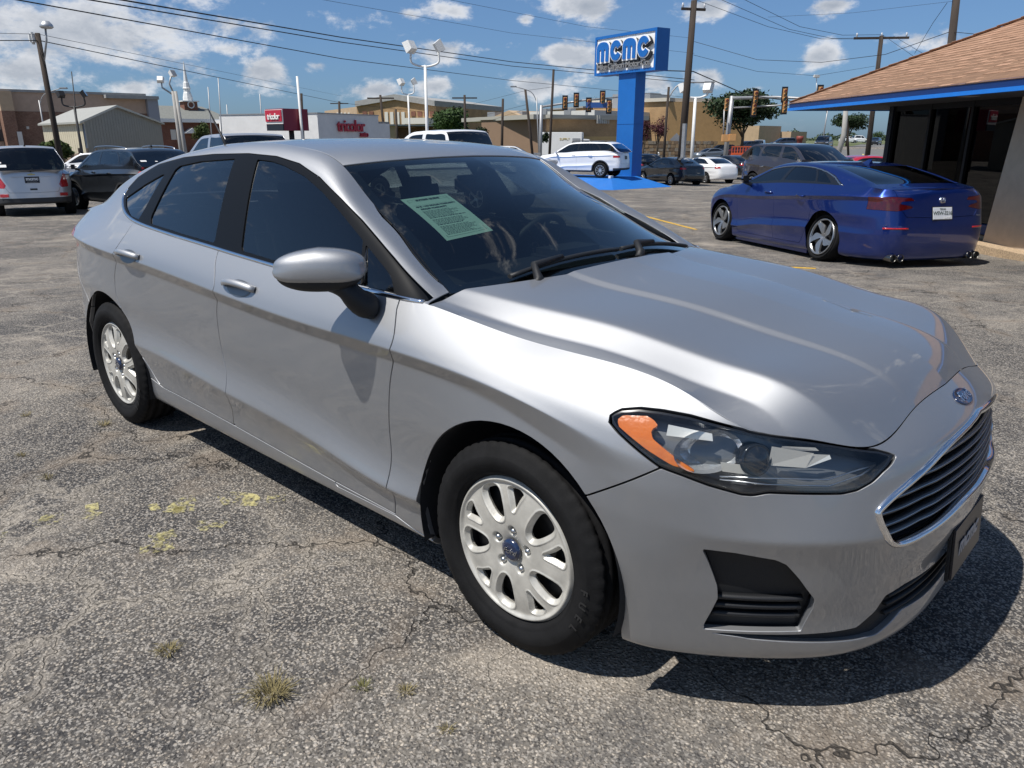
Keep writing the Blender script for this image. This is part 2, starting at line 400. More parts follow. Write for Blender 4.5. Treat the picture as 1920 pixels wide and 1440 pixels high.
def sedan_net():
    S = []
    def st(*r): S.append(r)
    #   underside          lip                 lip top            crease low         crease              mid                  under char          char                char up             shoulder            edge
    st((.86,0,.185), (.950,0,.185), (.965,0,.215), (.955,0,.300), (.965,0,.380), (.990,0,.470), (.992,0,.560), (.988,0,.640), (.978,0,.715), (.955,0,.770), (.867,0,.820))
    st((.83,-.28,.18), (.930,-.28,.180), (.948,-.28,.210), (.938,-.28,.300), (.945,-.28,.380), (.968,-.28,.470), (.970,-.28,.560), (.965,-.28,.640), (.953,-.28,.712), (.932,-.28,.763), (.858,-.28,.806))
    st((.72,-.50,.17), (.838,-.52,.175), (.858,-.525,.205), (.858,-.52,.300), (.875,-.515,.390), (.896,-.506,.480), (.914,-.510,.560), (.903,-.50,.635), (.895,-.49,.700), (.878,-.49,.742), (.838,-.50,.771))
    st((.60,-.64,.17), (.700,-.665,.175), (.720,-.672,.205), (.730,-.672,.300), (.760,-.668,.400), (.785,-.656,.490), (.806,-.662,.562), (.793,-.648,.640), (.785,-.635,.700), (.765,-.625,.752), (.735,-.615,.796))
    st((.48,-.745,.175), (.540,-.785,.175), (.556,-.793,.21), (.566,-.797,.300), (.588,-.797,.400), (.603,-.793,.490), (.616,-.800,.562), (.608,-.795,.650), (.605,-.790,.715), (.600,-.778,.775), (.600,-.742,.838))
    st((.40,-.80,.18), (.425,-.845,.18), (.432,-.852,.215), (.436,-.862,.300), (.445,-.872,.400), (.455,-.880,.490), (.458,-.882,.580), (.455,-.882,.665), (.452,-.876,.735), (.450,-.850,.825), (.452,-.760,.897))
    st((.22,-.82,.18), (.22,-.868,.185), (.22,-.872,.23), (.22,-.882,.310), (.22,-.900,.410), (.22,-.910,.510), (.22,-.916,.610), (.22,-.919,.700), (.22,-.916,.790), (.22,-.880,.868), (.22,-.788,.934))
    st((.0,-.82,.18), (.0,-.87,.185), (.0,-.876,.24), (.0,-.890,.325), (.0,-.908,.420), (.0,-.918,.530), (.0,-.924,.640), (.0,-.924,.745), (.0,-.928,.832), (.0,-.885,.895), (.0,-.807,.947))
    st((-.40,-.81,.18), (-.40,-.862,.182), (-.40,-.874,.25), (-.40,-.890,.325), (-.40,-.916,.365), (-.40,-.905,.46), (-.40,-.900,.620), (-.40,-.910,.812), (-.40,-.928,.858), (-.40,-.905,.915), (-.41,-.838,1.003))
    st((-.95,-.80,.18), (-.95,-.862,.182), (-.95,-.872,.25), (-.95,-.890,.338), (-.95,-.916,.412), (-.95,-.905,.51), (-.95,-.896,.650), (-.95,-.908,.820), (-.95,-.927,.866), (-.95,-.905,.930), (-.95,-.850,1.022))
    st((-1.62,-.80,.18), (-1.62,-.862,.185), (-1.62,-.872,.26), (-1.62,-.890,.352), (-1.62,-.918,.460), (-1.62,-.905,.56), (-1.62,-.896,.690), (-1.62,-.912,.852), (-1.62,-.929,.898), (-1.62,-.905,.965), (-1.62,-.850,1.053))
    st((-2.25,-.80,.18), (-2.25,-.865,.195), (-2.25,-.877,.27), (-2.25,-.890,.370), (-2.25,-.916,.500), (-2.25,-.907,.59), (-2.25,-.898,.720), (-2.25,-.912,.888), (-2.25,-.929,.934), (-2.25,-.905,1.000), (-2.25,-.845,1.080))
    st((-2.85,-.81,.20), (-2.85,-.875,.215), (-2.85,-.888,.29), (-2.85,-.900,.390), (-2.85,-.916,.510), (-2.85,-.915,.61), (-2.85,-.912,.730), (-2.85,-.914,.915), (-2.85,-.928,.962), (-2.85,-.890,1.020), (-2.85,-.815,1.100))
    st((-3.22,-0.788,.23), (-3.22,-0.849,.24), (-3.22,-0.859,.31), (-3.22,-0.871,.400), (-3.22,-0.877,.510), (-3.22,-0.879,.61), (-3.22,-0.877,.740), (-3.22,-0.875,.928), (-3.22,-0.881,.976), (-3.22,-0.832,1.040), (-3.22,-0.751,1.098))
    st((-3.52,-0.688,.26), (-3.52,-0.764,.27), (-3.524,-0.778,.33), (-3.529,-0.791,.400), (-3.529,-0.795,.510), (-3.529,-0.796,.61), (-3.524,-0.791,.740), (-3.52,-0.783,.928), (-3.52,-0.778,.976), (-3.511,-0.745,1.025), (-3.494,-0.683,1.084))
    st((-3.67,-.58,.28), (-3.722,-.640,.29), (-3.736,-.655,.35), (-3.749,-.665,.420), (-3.753,-.668,.520), (-3.749,-.668,.62), (-3.731,-.660,.740), (-3.705,-.650,.910), (-3.687,-.645,.970), (-3.652,-.625,1.030), (-3.608,-.590,1.066))
    st((-3.74,-.33,.28), (-3.81,-.360,.29), (-3.824,-.365,.35), (-3.837,-.370,.420), (-3.841,-.372,.520), (-3.837,-.372,.62), (-3.81,-.370,.740), (-3.775,-.365,.910), (-3.758,-.362,.970), (-3.731,-.352,1.045), (-3.687,-.335,1.074))
    st((-3.758,0,.28), (-3.828,0,.29), (-3.841,0,.35), (-3.854,0,.420), (-3.859,0,.520), (-3.854,0,.62), (-3.828,0,.740), (-3.793,0,.910), (-3.775,0,.970), (-3.749,0,1.045), (-3.705,0,1.076))
    # hood rows run from the fender shut line to the middle: edge, ledge, rise, ridge, flat, crease, centre
    H = [
     ((.600,-.742,.838), (.660,-.700,.822), (.715,-.650,.808), (.770,-.595,.796), (.818,-.530,.782), (.840,-.475,.773), (.850,-.38,.786), (.858,-.27,.801), (.860,-.24,.806), (.866,-.10,.818), (.867,0,.820)),
     ((.575,-.746,.855), (.610,-.705,.851), (.655,-.655,.852), (.695,-.612,.862), (.728,-.570,.866), (.748,-.52,.862), (.775,-.40,.862), (.790,-.27,.866), (.793,-.245,.870), (.800,-.10,.879), (.801,0,.880)),
     ((.470,-.758,.893), (.475,-.722,.889), (.480,-.675,.892), (.485,-.638,.912), (.490,-.602,.930), (.495,-.555,.935), (.500,-.41,.936), (.505,-.275,.938), (.506,-.245,.945), (.510,-.11,.952), (.511,0,.953)),
     ((.200,-.790,.934), (.200,-.748,.933), (.200,-.705,.937), (.200,-.668,.959), (.200,-.632,.978), (.200,-.585,.984), (.200,-.44,.988), (.200,-.300,.990), (.200,-.268,.998), (.200,-.12,1.006), (.200,0,1.008)),
     ((-.10,-.816,.957), (-.10,-.777,.954), (-.10,-.735,.960), (-.10,-.700,.983), (-.10,-.665,1.002), (-.10,-.62,1.009), (-.10,-.47,1.016), (-.10,-.325,1.019), (-.10,-.290,1.028), (-.10,-.12,1.038), (-.10,0,1.040)),
     ((-.372,-.835,.994), (-.382,-.806,.998), (-.386,-.768,1.004), (-.384,-.728,1.012), (-.366,-.690,1.022), (-.338,-.64,1.028), (-.275,-.48,1.040), (-.243,-.335,1.046), (-.238,-.300,1.052), (-.222,-.12,1.062), (-.220,0,1.063))]
    # side of the cabin: belt, mid window, window top, pillar, pillar shoulder, glass edge
    G = [
     ((-.378,-.837,.997), (-.387,-.825,1.001), (-.391,-.808,1.005), (-.394,-.785,1.010), (-.397,-.760,1.015), (-.402,-.728,1.019)),
     ((-.47,-.841,1.005), (-.485,-.822,1.030), (-.505,-.803,1.055), (-.515,-.782,1.070), (-.520,-.742,1.082), (-.520,-.690,1.062)),
     ((-.66,-.845,1.012), (-.690,-.811,1.077), (-.715,-.767,1.150), (-.725,-.745,1.170), (-.730,-.705,1.180), (-.730,-.640,1.165)),
     ((-.92,-.850,1.020), (-.945,-.788,1.145), (-.965,-.716,1.268), (-.975,-.690,1.290), (-.980,-.655,1.297), (-.970,-.598,1.280)),
     ((-1.15,-.850,1.031), (-1.150,-.775,1.190), (-1.150,-.678,1.346), (-1.150,-.655,1.366), (-1.150,-.620,1.385), (-1.140,-.575,1.382)),
     ((-1.42,-.850,1.044), (-1.42,-.768,1.220), (-1.42,-.660,1.393), (-1.42,-.635,1.414), (-1.42,-.600,1.436), (-1.40,-.560,1.442)),
     ((-1.75,-.850,1.058), (-1.75,-.766,1.236), (-1.75,-.655,1.413), (-1.75,-.630,1.434), (-1.75,-.595,1.453), (-1.75,-.555,1.462)),
     ((-2.10,-.848,1.072), (-2.10,-.766,1.236), (-2.10,-.658,1.398), (-2.10,-.634,1.420), (-2.10,-.598,1.440), (-2.10,-.550,1.450)),
     ((-2.45,-.840,1.090), (-2.45,-.768,1.218), (-2.45,-.675,1.345), (-2.46,-.652,1.372), (-2.47,-.612,1.398), (-2.48,-.550,1.404)),
     ((-2.75,-.825,1.108), (-2.76,-.765,1.185), (-2.77,-.698,1.268), (-2.78,-.675,1.300), (-2.80,-.632,1.330), (-2.82,-.560,1.328)),
     ((-3.02,-.795,1.104), (-3.02,-.757,1.140), (-3.03,-.718,1.184), (-3.05,-.692,1.212), (-3.08,-.648,1.235), (-3.1,-.580,1.228)),
     ((-3.28,-.755,1.094), (-3.28,-.735,1.104), (-3.29,-.712,1.116), (-3.3,-.690,1.128), (-3.318,-.655,1.140), (-3.335,-.600,1.142)),
     ((-3.494,-.715,1.084), (-3.494,-.708,1.085), (-3.494,-.700,1.087), (-3.498,-.69,1.089), (-3.507,-.66,1.093), (-3.52,-.615,1.096)),
     ((-3.608,-.590,1.066), (-3.612,-.585,1.068), (-3.617,-.580,1.070), (-3.617,-.575,1.072), (-3.617,-.57,1.073), (-3.617,-.565,1.074))]
    # glass, roof and deck: edge to middle
    T = [
     ((-.400,-.725,1.018), (-.330,-.60,1.022), (-.255,-.40,1.030), (-.215,-.18,1.036), (-.21,0,1.037)),
     ((-.520,-.690,1.062), (-.460,-.57,1.080), (-.400,-.38,1.098), (-.372,-.17,1.108), (-.368,0,1.110)),
     ((-.730,-.640,1.165), (-.680,-.53,1.190), (-.625,-.35,1.214), (-.598,-.16,1.228), (-.594,0,1.230)),
     ((-.970,-.598,1.280), (-.930,-.50,1.304), (-.880,-.33,1.326), (-.856,-.15,1.338), (-.852,0,1.340)),
     ((-1.140,-.575,1.382), (-1.100,-.48,1.394), (-1.062,-.32,1.404), (-1.042,-.14,1.410), (-1.040,0,1.411)),
     ((-1.40,-.560,1.442), (-1.39,-.46,1.452), (-1.37,-.31,1.460), (-1.36,-.14,1.464), (-1.36,0,1.465)),
     ((-1.75,-.555,1.462), (-1.75,-.45,1.470), (-1.75,-.30,1.477), (-1.75,-.14,1.480), (-1.75,0,1.481)),
     ((-2.10,-.550,1.450), (-2.11,-.45,1.458), (-2.12,-.30,1.466), (-2.12,-.14,1.469), (-2.12,0,1.470)),
     ((-2.48,-.550,1.404), (-2.52,-.45,1.410), (-2.55,-.30,1.414), (-2.57,-.14,1.416), (-2.57,0,1.417)),
     ((-2.82,-.560,1.328), (-2.87,-.45,1.336), (-2.92,-.30,1.340), (-2.94,-.14,1.342), (-2.94,0,1.343)),
     ((-3.1,-.580,1.228), (-3.17,-.46,1.236), (-3.22,-.30,1.240), (-3.24,-.14,1.242), (-3.24,0,1.243)),
     ((-3.335,-.600,1.142), (-3.406,-.46,1.150), (-3.45,-.30,1.156), (-3.467,-.14,1.158), (-3.467,0,1.158)),
     ((-3.52,-.615,1.096), (-3.564,-.46,1.108), (-3.59,-.30,1.114), (-3.599,-.14,1.116), (-3.599,0,1.116)),
     ((-3.617,-.565,1.074), (-3.652,-.44,1.078), (-3.683,-.30,1.081), (-3.7,-.14,1.083), (-3.705,0,1.083))]
    # undercut below the shoulder line and a shelf above the lower crease, along the doors
    for i in range(6, 15):
        st = [list(q) for q in S[i]]; f = {6: .45, 7: .8, 14: .5}.get(i, 1.)
        cx, cy, cz = st[8]; st[7] = [st[7][0], cy + .026 * f + (1 - f) * (st[7][1] - cy), cz - .046 * f + (1 - f) * (st[7][2] - cz)]
        st[5][1] += .017 * f; st[3][1] += .014 * f
        S[i] = [tuple(q) for q in st]
    for i, st in enumerate(H):                                      # steeper power bulge behind the nose
        f = min(i / 2, 1.); st = [list(q) for q in st]
        st[1][2] -= .002 * f; st[2][2] -= .005 * f; st[3][2] -= .001 * f; st[4][2] += .006 * f; st[5][2] += .004 * f; st[7][2] -= .002 * f; H[i] = [tuple(q) for q in st]
    return sharpen(S), sharpen(H, ((2, .014), (4, .016), (7, .010), (8, .010)), (1, 5), .03, None), G, T

def snap_edges(body, hood, cabin, top):
    """Make the hood, cabin and top patches start exactly on the edges they share."""
    edge = body.P[:, -1]
    P = hood.P
    # front edge by y, side edge by x
    iy = np.argmax(edge[:, 0] < P[0, 0, 0] - .002) ; fr = edge[:iy + 3]; sd = edge[max(iy - 6, 0):]
    tgt = np.stack([np.interp(-P[0, :, 1], -fr[:, 1], fr[:, k]) for k in range(3)], 1)
    delta = tgt - P[0]; w = np.exp(-np.linalg.norm(P - P[0:1], axis=2) / .10)
    P = P + w[..., None] * delta[None]
    o = np.argsort(sd[:, 0]); sd = sd[o]
    tgt = np.stack([np.interp(P[:, 0, 0], sd[:, 0], sd[:, k]) for k in range(3)], 1)
    delta = tgt - P[:, 0]; w = np.exp(-np.linalg.norm(P - P[:, 0:1], axis=2) / .06)
    hood.P = P + w[..., None] * delta[:, None]
    P = cabin.P
    tgt = np.stack([np.interp(P[:, 0, 0], sd[:, 0], sd[:, k]) for k in range(3)], 1)
    delta = tgt - P[:, 0]; w = (1 - cabin.t) ** 3
    cabin.P = P + w[None, :, None] * delta[:, None]
# ---------------------------------------------------------------- panels cut out of a car's surface
def mesh_from(name, m, mt, flange=0., inward=0., smooth=True):
    """Blender mesh of a trimmed surface: own normals kept, edges turned inward by `flange`."""
    A, F = m['A'], m['F']; P = A[:, :3] - A[:, 3:6] * inward; Nn = A[:, 3:6].copy()
    if flange and len(F):
        E = np.concatenate([F[:, [0, 1]], F[:, [1, 2]], F[:, [2, 0]]]).astype(np.int64); n = len(A)
        k = np.minimum(E[:, 0], E[:, 1]) * n + np.maximum(E[:, 0], E[:, 1])
        u, idx, ct = np.unique(k, return_index=True, return_counts=True); B = E[idx[ct == 1]]
        # leave the middle seam open
        B = B[~((np.abs(A[B[:, 0], 1]) < 1e-5) & (np.abs(A[B[:, 1], 1]) < 1e-5))]
        if len(B):
            vs, inv = np.unique(B, return_inverse=True); inv = inv.reshape(B.shape); o = len(P); q = len(vs)
            eo = np.zeros((q, 3)); ed = P[B[:, 1]] - P[B[:, 0]]; fn = np.cross(ed, Nn[B[:, 0]])
            for c in (0, 1): np.add.at(eo, inv[:, c], fn)
            eo /= np.maximum(np.linalg.norm(eo, axis=1, keepdims=True), 1e-12)
            base = P[vs]; nn = Nn[vs]
            P = np.concatenate([P, base, base - nn * min(.0035, flange) - eo * -.0006, base - nn * flange])
            mid = nn * .5 + eo * .5; mid /= np.maximum(np.linalg.norm(mid, axis=1, keepdims=True), 1e-9)
            Nn = np.concatenate([Nn, nn * .7 + eo * .7, eo, eo])
            a, b = inv[:, 0] + o, inv[:, 1] + o; G = []
            for l in range(2):
                a0, b0, a1, b1 = a + l * q, b + l * q, a + (l + 1) * q, b + (l + 1) * q
                G += [np.stack([b0, a0, a1], 1), np.stack([b0, a1, b1], 1)]
            F = np.concatenate([F] + G)
    me = bpy.data.meshes.new(name); me.vertices.add(len(P)); me.vertices.foreach_set('co', P.astype(np.float32).ravel())
    me.loops.add(F.size); me.loops.foreach_set('vertex_index', F.astype(np.int32).ravel()); me.polygons.add(len(F))
    me.polygons.foreach_set('loop_start', np.arange(0, F.size, 3, dtype=np.int32))
    me.update(calc_edges=True); me.polygons.foreach_set('use_smooth', [smooth] * len(F))
    if smooth:
        Nn = Nn / np.maximum(np.linalg.norm(Nn, axis=1, keepdims=True), 1e-9); me.normals_split_custom_set_from_vertices(Nn.astype(np.float32))
    me.materials.append(mt); return me

def panel(name, m, mt, parent, flange=.012, inward=0., label=None, both=False):
    """One panel (right side as modelled); both=True joins the mirrored half on."""
    if both: m = join_m(m, mirror_m(m))
    o = link(name, mesh_from(name, m, mt, flange, inward), parent)
    if label: o['label'] = label
    return o

def pair(name, m, mt, parent, **k):
    """The panel on the right side and its mirror image on the left, as two objects."""
    return panel(name, m, mt, parent, **k), panel(name, mirror_m(m), mt, parent, **k)

GAP = .0030
def take(m, sd, gap=GAP):
    """Split a mesh by a distance field into (inside, outside) with a shut line between."""
    return cut(m, sd - gap), cut(m, sd + gap, -1)

class CarSurf:
    """The four patches of a car with coordinates for trimming."""
    def __init__(s, net, ds=.01, nb=100, nh=48, nc=56, nt=40, snap=True, soft_x=-2.62):
        s.soft_x = soft_x
        S, H, G, T = net
        s.body = Patch(S, ds, nb, True, True, True); s.hood = Patch(H, ds * 1.3, nh, flip=True); s.cabin = Patch(G, ds, nc, flip=True); s.top = Patch(T, ds * 1.3, nt, flip=True)
        if snap: snap_edges(s.body, s.hood, s.cabin, s.top)
        P = s.body.P; j = int(.42 * (len(s.body.t) - 1)); r = P[:, j, :2]
        s.U = np.concatenate([[0], np.cumsum(np.linalg.norm(np.diff(r, axis=0), axis=1))])
        for p in (s.body, s.hood, s.cabin, s.top): p.refresh()
        # soften the seam between quarter panel and roof pillar, and between pillar and deck
        s._soft(s.body, s.cabin)
        s.m = {k: s._mesh(getattr(s, k)) for k in ('body', 'hood', 'cabin', 'top')}
    def _soft(s, body, cabin):
        e = body.P[:, -1]; xs = cabin.P[:, 0, 0]; o = np.argsort(e[:, 0])
        x_back = s.soft_x
        nb_ = np.stack([np.interp(xs, e[o, 0], body.N[o, -1, k]) for k in range(3)], 1)
        avg = nb_ + cabin.N[:, 0]; avg /= np.linalg.norm(avg, axis=1, keepdims=True)
        w = np.clip((x_back - xs) / .15, 0, 1)
        f = (np.clip(1 - cabin.t / .5, 0, 1) ** 1.5)[None, :, None] * w[:, None, None]
        N = cabin.N * (1 - f) + avg[:, None] * f; cabin.N = N / np.linalg.norm(N, axis=2, keepdims=True)
        ox = np.argsort(xs); av = np.stack([np.interp(e[:, 0], xs[ox], avg[ox, k]) for k in range(3)], 1); av /= np.linalg.norm(av, axis=1, keepdims=True)
        wb = np.clip((x_back - e[:, 0]) / .15, 0, 1) * (e[:, 0] > xs.min())
        f = (np.clip(1 - (1 - body.t) / .12, 0, 1) ** 1.5)[None, :, None] * wb[:, None, None]
        N = body.N * (1 - f) + av[:, None] * f; body.N = N / np.linalg.norm(N, axis=2, keepdims=True)
    def _mesh(s, p):
        a, b, _ = p.P.shape; i = np.arange(a * b).reshape(a, b)
        q = np.stack([i[:-1, :-1], i[1:, :-1], i[1:, 1:], i[:-1, 1:]], -1).reshape(-1, 4)
        F = np.concatenate([q[:, [0, 1, 2]], q[:, [0, 2, 3]]])[:, ::-1]
        ss, tt = np.meshgrid(p.s, p.t, indexing='ij')
        A = np.concatenate([p.P.reshape(-1, 3), p.N.reshape(-1, 3), ss.reshape(-1, 1), tt.reshape(-1, 1)], 1)
        # drop zero-area triangles
        e1 = A[F[:, 1], :3] - A[F[:, 0], :3]; e2 = A[F[:, 2], :3] - A[F[:, 0], :3]
        F = F[np.linalg.norm(np.cross(e1, e2), axis=1) > 1e-10]
        return dict(A=A, F=F)
    def uv(s, m):
        """(U, height) of a body mesh's vertices."""
        return np.stack([np.interp(m['A'][:, 6], s.body.s, s.U), m['A'][:, 2]], 1)
    def to_uv(s, pts):
        """(U, height) of 3-D points on the body."""
        P = s.body.P.reshape(-1, 3); k = s.body.P.shape[1]; out = []
        for p in pts:
            d = ((P - np.array(p)) ** 2); i = np.argmin(d.sum(1)); a = i // k
            best = s.body.s[a]
            # refine between neighbouring columns
            j = i % k; lo, hi = max(a - 1, 0), min(a + 1, len(s.body.s) - 1)
            c0, c1 = s.body.P[lo, j], s.body.P[hi, j]; e = c1 - c0; t = np.clip(((np.array(p) - c0) @ e) / max(e @ e, 1e-12), 0, 1)
            best = s.body.s[lo] + t * (s.body.s[hi] - s.body.s[lo])
            out.append((np.interp(best, s.body.s, s.U), p[2]))
        return np.array(out)
    def sd_uv(s, m, pts3, sm=0, closed_uv=None):
        poly = s.to_uv(pts3)
        if sm: poly = smooth_poly(poly, n=sm)
        return poly_sd(s.uv(m), poly)
    def sd_xz(s, m, poly, sm=0):
        poly = np.asarray(poly, float)
        if sm: poly = smooth_poly(poly, n=sm)
        return poly_sd(m['A'][:, [0, 2]], poly)
    def at_uv(s, U, z):
        """Surface point and normal at (U, z)."""
        si = np.interp(U, s.U, s.body.s); a = np.clip(np.searchsorted(s.body.s, si), 1, len(s.body.s) - 1)
        w = (si - s.body.s[a - 1]) / (s.body.s[a] - s.body.s[a - 1])
        c = s.body.P[a - 1] * (1 - w) + s.body.P[a] * w; n = s.body.N[a - 1] * (1 - w) + s.body.N[a] * w
        k = np.argmax(c[:, 2] > z) if (c[:, 2] > z).any() else len(c) - 1; k = max(k, 1)
        t = np.clip((z - c[k - 1, 2]) / max(c[k, 2] - c[k - 1, 2], 1e-9), 0, 1)
        return c[k - 1] * (1 - t) + c[k] * t, n[k]

def arch_poly(cx, cz, r, n=40):
    a = np.linspace(-.28, math.pi + .28, n)
    return [(cx + r * math.cos(t), cz + r * math.sin(t)) for t in a] + [(cx - r * .96, -.2), (cx + r * .96, -.2)]

def ring_strip(path, nrm, prof, mb, closed=True):
    """Sweep a profile [(along outward, along normal)] round a closed path; used for trim rings and slats."""
    P = [np.array(p) for p in path]; n = len(P); k = len(prof); V = []
    for i in range(n):
        t = P[(i + 1) % n] - P[i - 1] if closed or 0 < i < n - 1 else (P[1] - P[0] if i == 0 else P[-1] - P[-2])
        t = t / max(np.linalg.norm(t), 1e-9); N = np.array(nrm[i]); N = N - t * (N @ t); N /= max(np.linalg.norm(N), 1e-9); o = np.cross(t, N)
        for (a, b) in prof: V.append(P[i] + o * a + N * b)
    F = []
    for i in range(n if closed else n - 1):
        for j in range(k):
            F.append((i * k + j, i * k + (j + 1) % k, ((i + 1) % n) * k + (j + 1) % k, ((i + 1) % n) * k + j))
    o0 = len(mb.v); mb.add(V, F, True)
    if not closed:
        mb.f += [tuple(o0 + j for j in range(k)), tuple(o0 + (n - 1) * k + j for j in range(k))]; mb.sm += [False, False]
# ---------------------------------------------------------------- car materials
SILVER = paint('silver_metallic', (.375, .383, .396), metal=1., rough=.60, flake=.12, dirt=.10)
BLACKPL = mat('black_plastic', (.014, .015, .017), .5, spec=.35, bump=.15, bscale=500)
BLACKGL = mat('black_gloss', (.010, .011, .013), .16, coat=.25)
RUBBER = mat('tyre_rubber', (.0085, .0085, .009), .78, spec=.18, var=.4, scale=14, bump=.1, bscale=200)
CHROME = mat('chrome', (.82, .83, .85), .09, 1.)
SATIN = mat('satin_metal', (.55, .56, .57), .28, 1.)
COVER = mat('wheel_cover_paint', (.48, .465, .42), .42, .3, var=.2, scale=22, var2=.12, scale2=5)
STEEL = mat('dark_steel', (.03, .03, .032), .5, .6, var=.3, scale=20)
WELL = mat('wheel_well', (.012, .012, .013), .9)
GLASS_S = glass('side_glass', (.22, .25, .25), 1.1)
GLASS_W = glass('windscreen_glass', (.37, .43, .42), 1.1)
GLASS_D = glass('dark_glass', (.07, .08, .085), 1.25)
LENS = glass('lamp_lens', (.93, .95, .96), .9)
AMBER = mat('amber_lens', (.60, .14, .006), .22, coat=.9, var=.12, scale=25, bump=.10, bscale=80)
REDLENS = mat('red_lens', (.40, .012, .014), .15, coat=1., var=.4, scale=30)
REDDARK = mat('dark_red_lens', (.055, .002, .003), .12, coat=1., var=.5, scale=25)
FABRIC = mat('seat_fabric', (.035, .035, .038), .9, var=.3, scale=40)
DASH = mat('dash_vinyl', (.018, .018, .02), .6, bump=.2, bscale=300)
LINER = mat('head_liner', (.16, .155, .145), .95)
BLUEBADGE = mat('badge_blue', (.008, .018, .055), .2, coat=1.)
WHITEPT = mat('white_print', (.78, .78, .76), .5)
DARKPT = mat('dark_print', (.05, .075, .065), .6)
PLATE = mat('plate_black', (.012, .013, .02), .35)
LAMPDARK = mat('lamp_housing', (.17, .175, .18), .25, .35)

def tyre_mb(r, w, rim, n=160, tread=True):
    """Tyre about the y axis: sidewall bulge, shoulder, grooves; tread blocks nick the shoulders."""
    mb = MB(); h = w / 2
    prof = [(rim, -h * .72), (rim + .012, -h * .86), (rim + .020, -h * .955), (rim + .024, -h * .95), (rim + .028, -h * .99), ((r + rim) / 2 - .012, -h * 1.012), ((r + rim) / 2 - .010, -h * 1.022), ((r + rim) / 2 + .012, -h * 1.022), ((r + rim) / 2 + .014, -h * 1.010), (r - .034, -h * .975), (r - .032, -h * .96), (r - .016, -h * .90), (r - .005, -h * .80)]
    if tread:
        for g in (-.62, -.22, .22, .62):
            prof += [(r - .001, (g - .09) * h), (r - .008, (g - .07) * h), (r - .008, (g + .07) * h), (r - .001, (g + .09) * h)]
    prof += [(r - .005, h * .80), (r - .016, h * .90), (r - .035, h * .97), ((r + rim) / 2, h * 1.02), (rim + .03, h * .98), (rim + .012, h * .86), (rim, h * .72)]
    mb.lathe(prof, n, axis='y', smooth=True)
    if tread:
        k = len(prof)
        for i, (pr, ph) in enumerate(prof):
            a = abs(ph) / h
            if .55 < a < .93 and pr > r - .03:
                for j in range(n):
                    if (j + (1 if ph > 0 else 0)) % 4 == 0:
                        x, y, z = mb.v[i * n + j]; s_ = (pr - .0035) / pr; mb.v[i * n + j] = (x * s_, y, z * s_)
    return mb

def disc_grid(r0, r1, nr, na, fn):
    """Polar grid facing -y: fn(r, angle) gives the depth (y)."""
    rr = np.linspace(r0, r1, nr); aa = np.linspace(0, 2 * math.pi, na + 1)
    Rg, Ag = np.meshgrid(rr, aa, indexing='ij'); Y = fn(Rg, Ag)
    P = np.stack([Rg * np.cos(Ag), Y, Rg * np.sin(Ag)], -1)
    dr = np.gradient(P, axis=0); da = np.gradient(P, axis=1); N = np.cross(dr, da); N /= np.maximum(np.linalg.norm(N, axis=2, keepdims=True), 1e-9)
    N = np.where(N[..., 1:2] > 0, -N, N)
    i = np.arange(Rg.size).reshape(Rg.shape); q = np.stack([i[:-1, :-1], i[1:, :-1], i[1:, 1:], i[:-1, 1:]], -1).reshape(-1, 4)
    F = np.concatenate([q[:, [0, 1, 2]], q[:, [0, 2, 3]]])
    A = np.concatenate([P.reshape(-1, 3), N.reshape(-1, 3), Rg.reshape(-1, 1), Ag.reshape(-1, 1)], 1)
    a, b, c = (A[F[:, k], :3] for k in range(3)); flip = np.cross(b - a, c - a)[:, 1] > 0
    F = np.where(flip[:, None], F[:, ::-1], F); F = F[np.linalg.norm(np.cross(b - a, c - a), axis=1) > 1e-12]
    return dict(A=A, F=F)

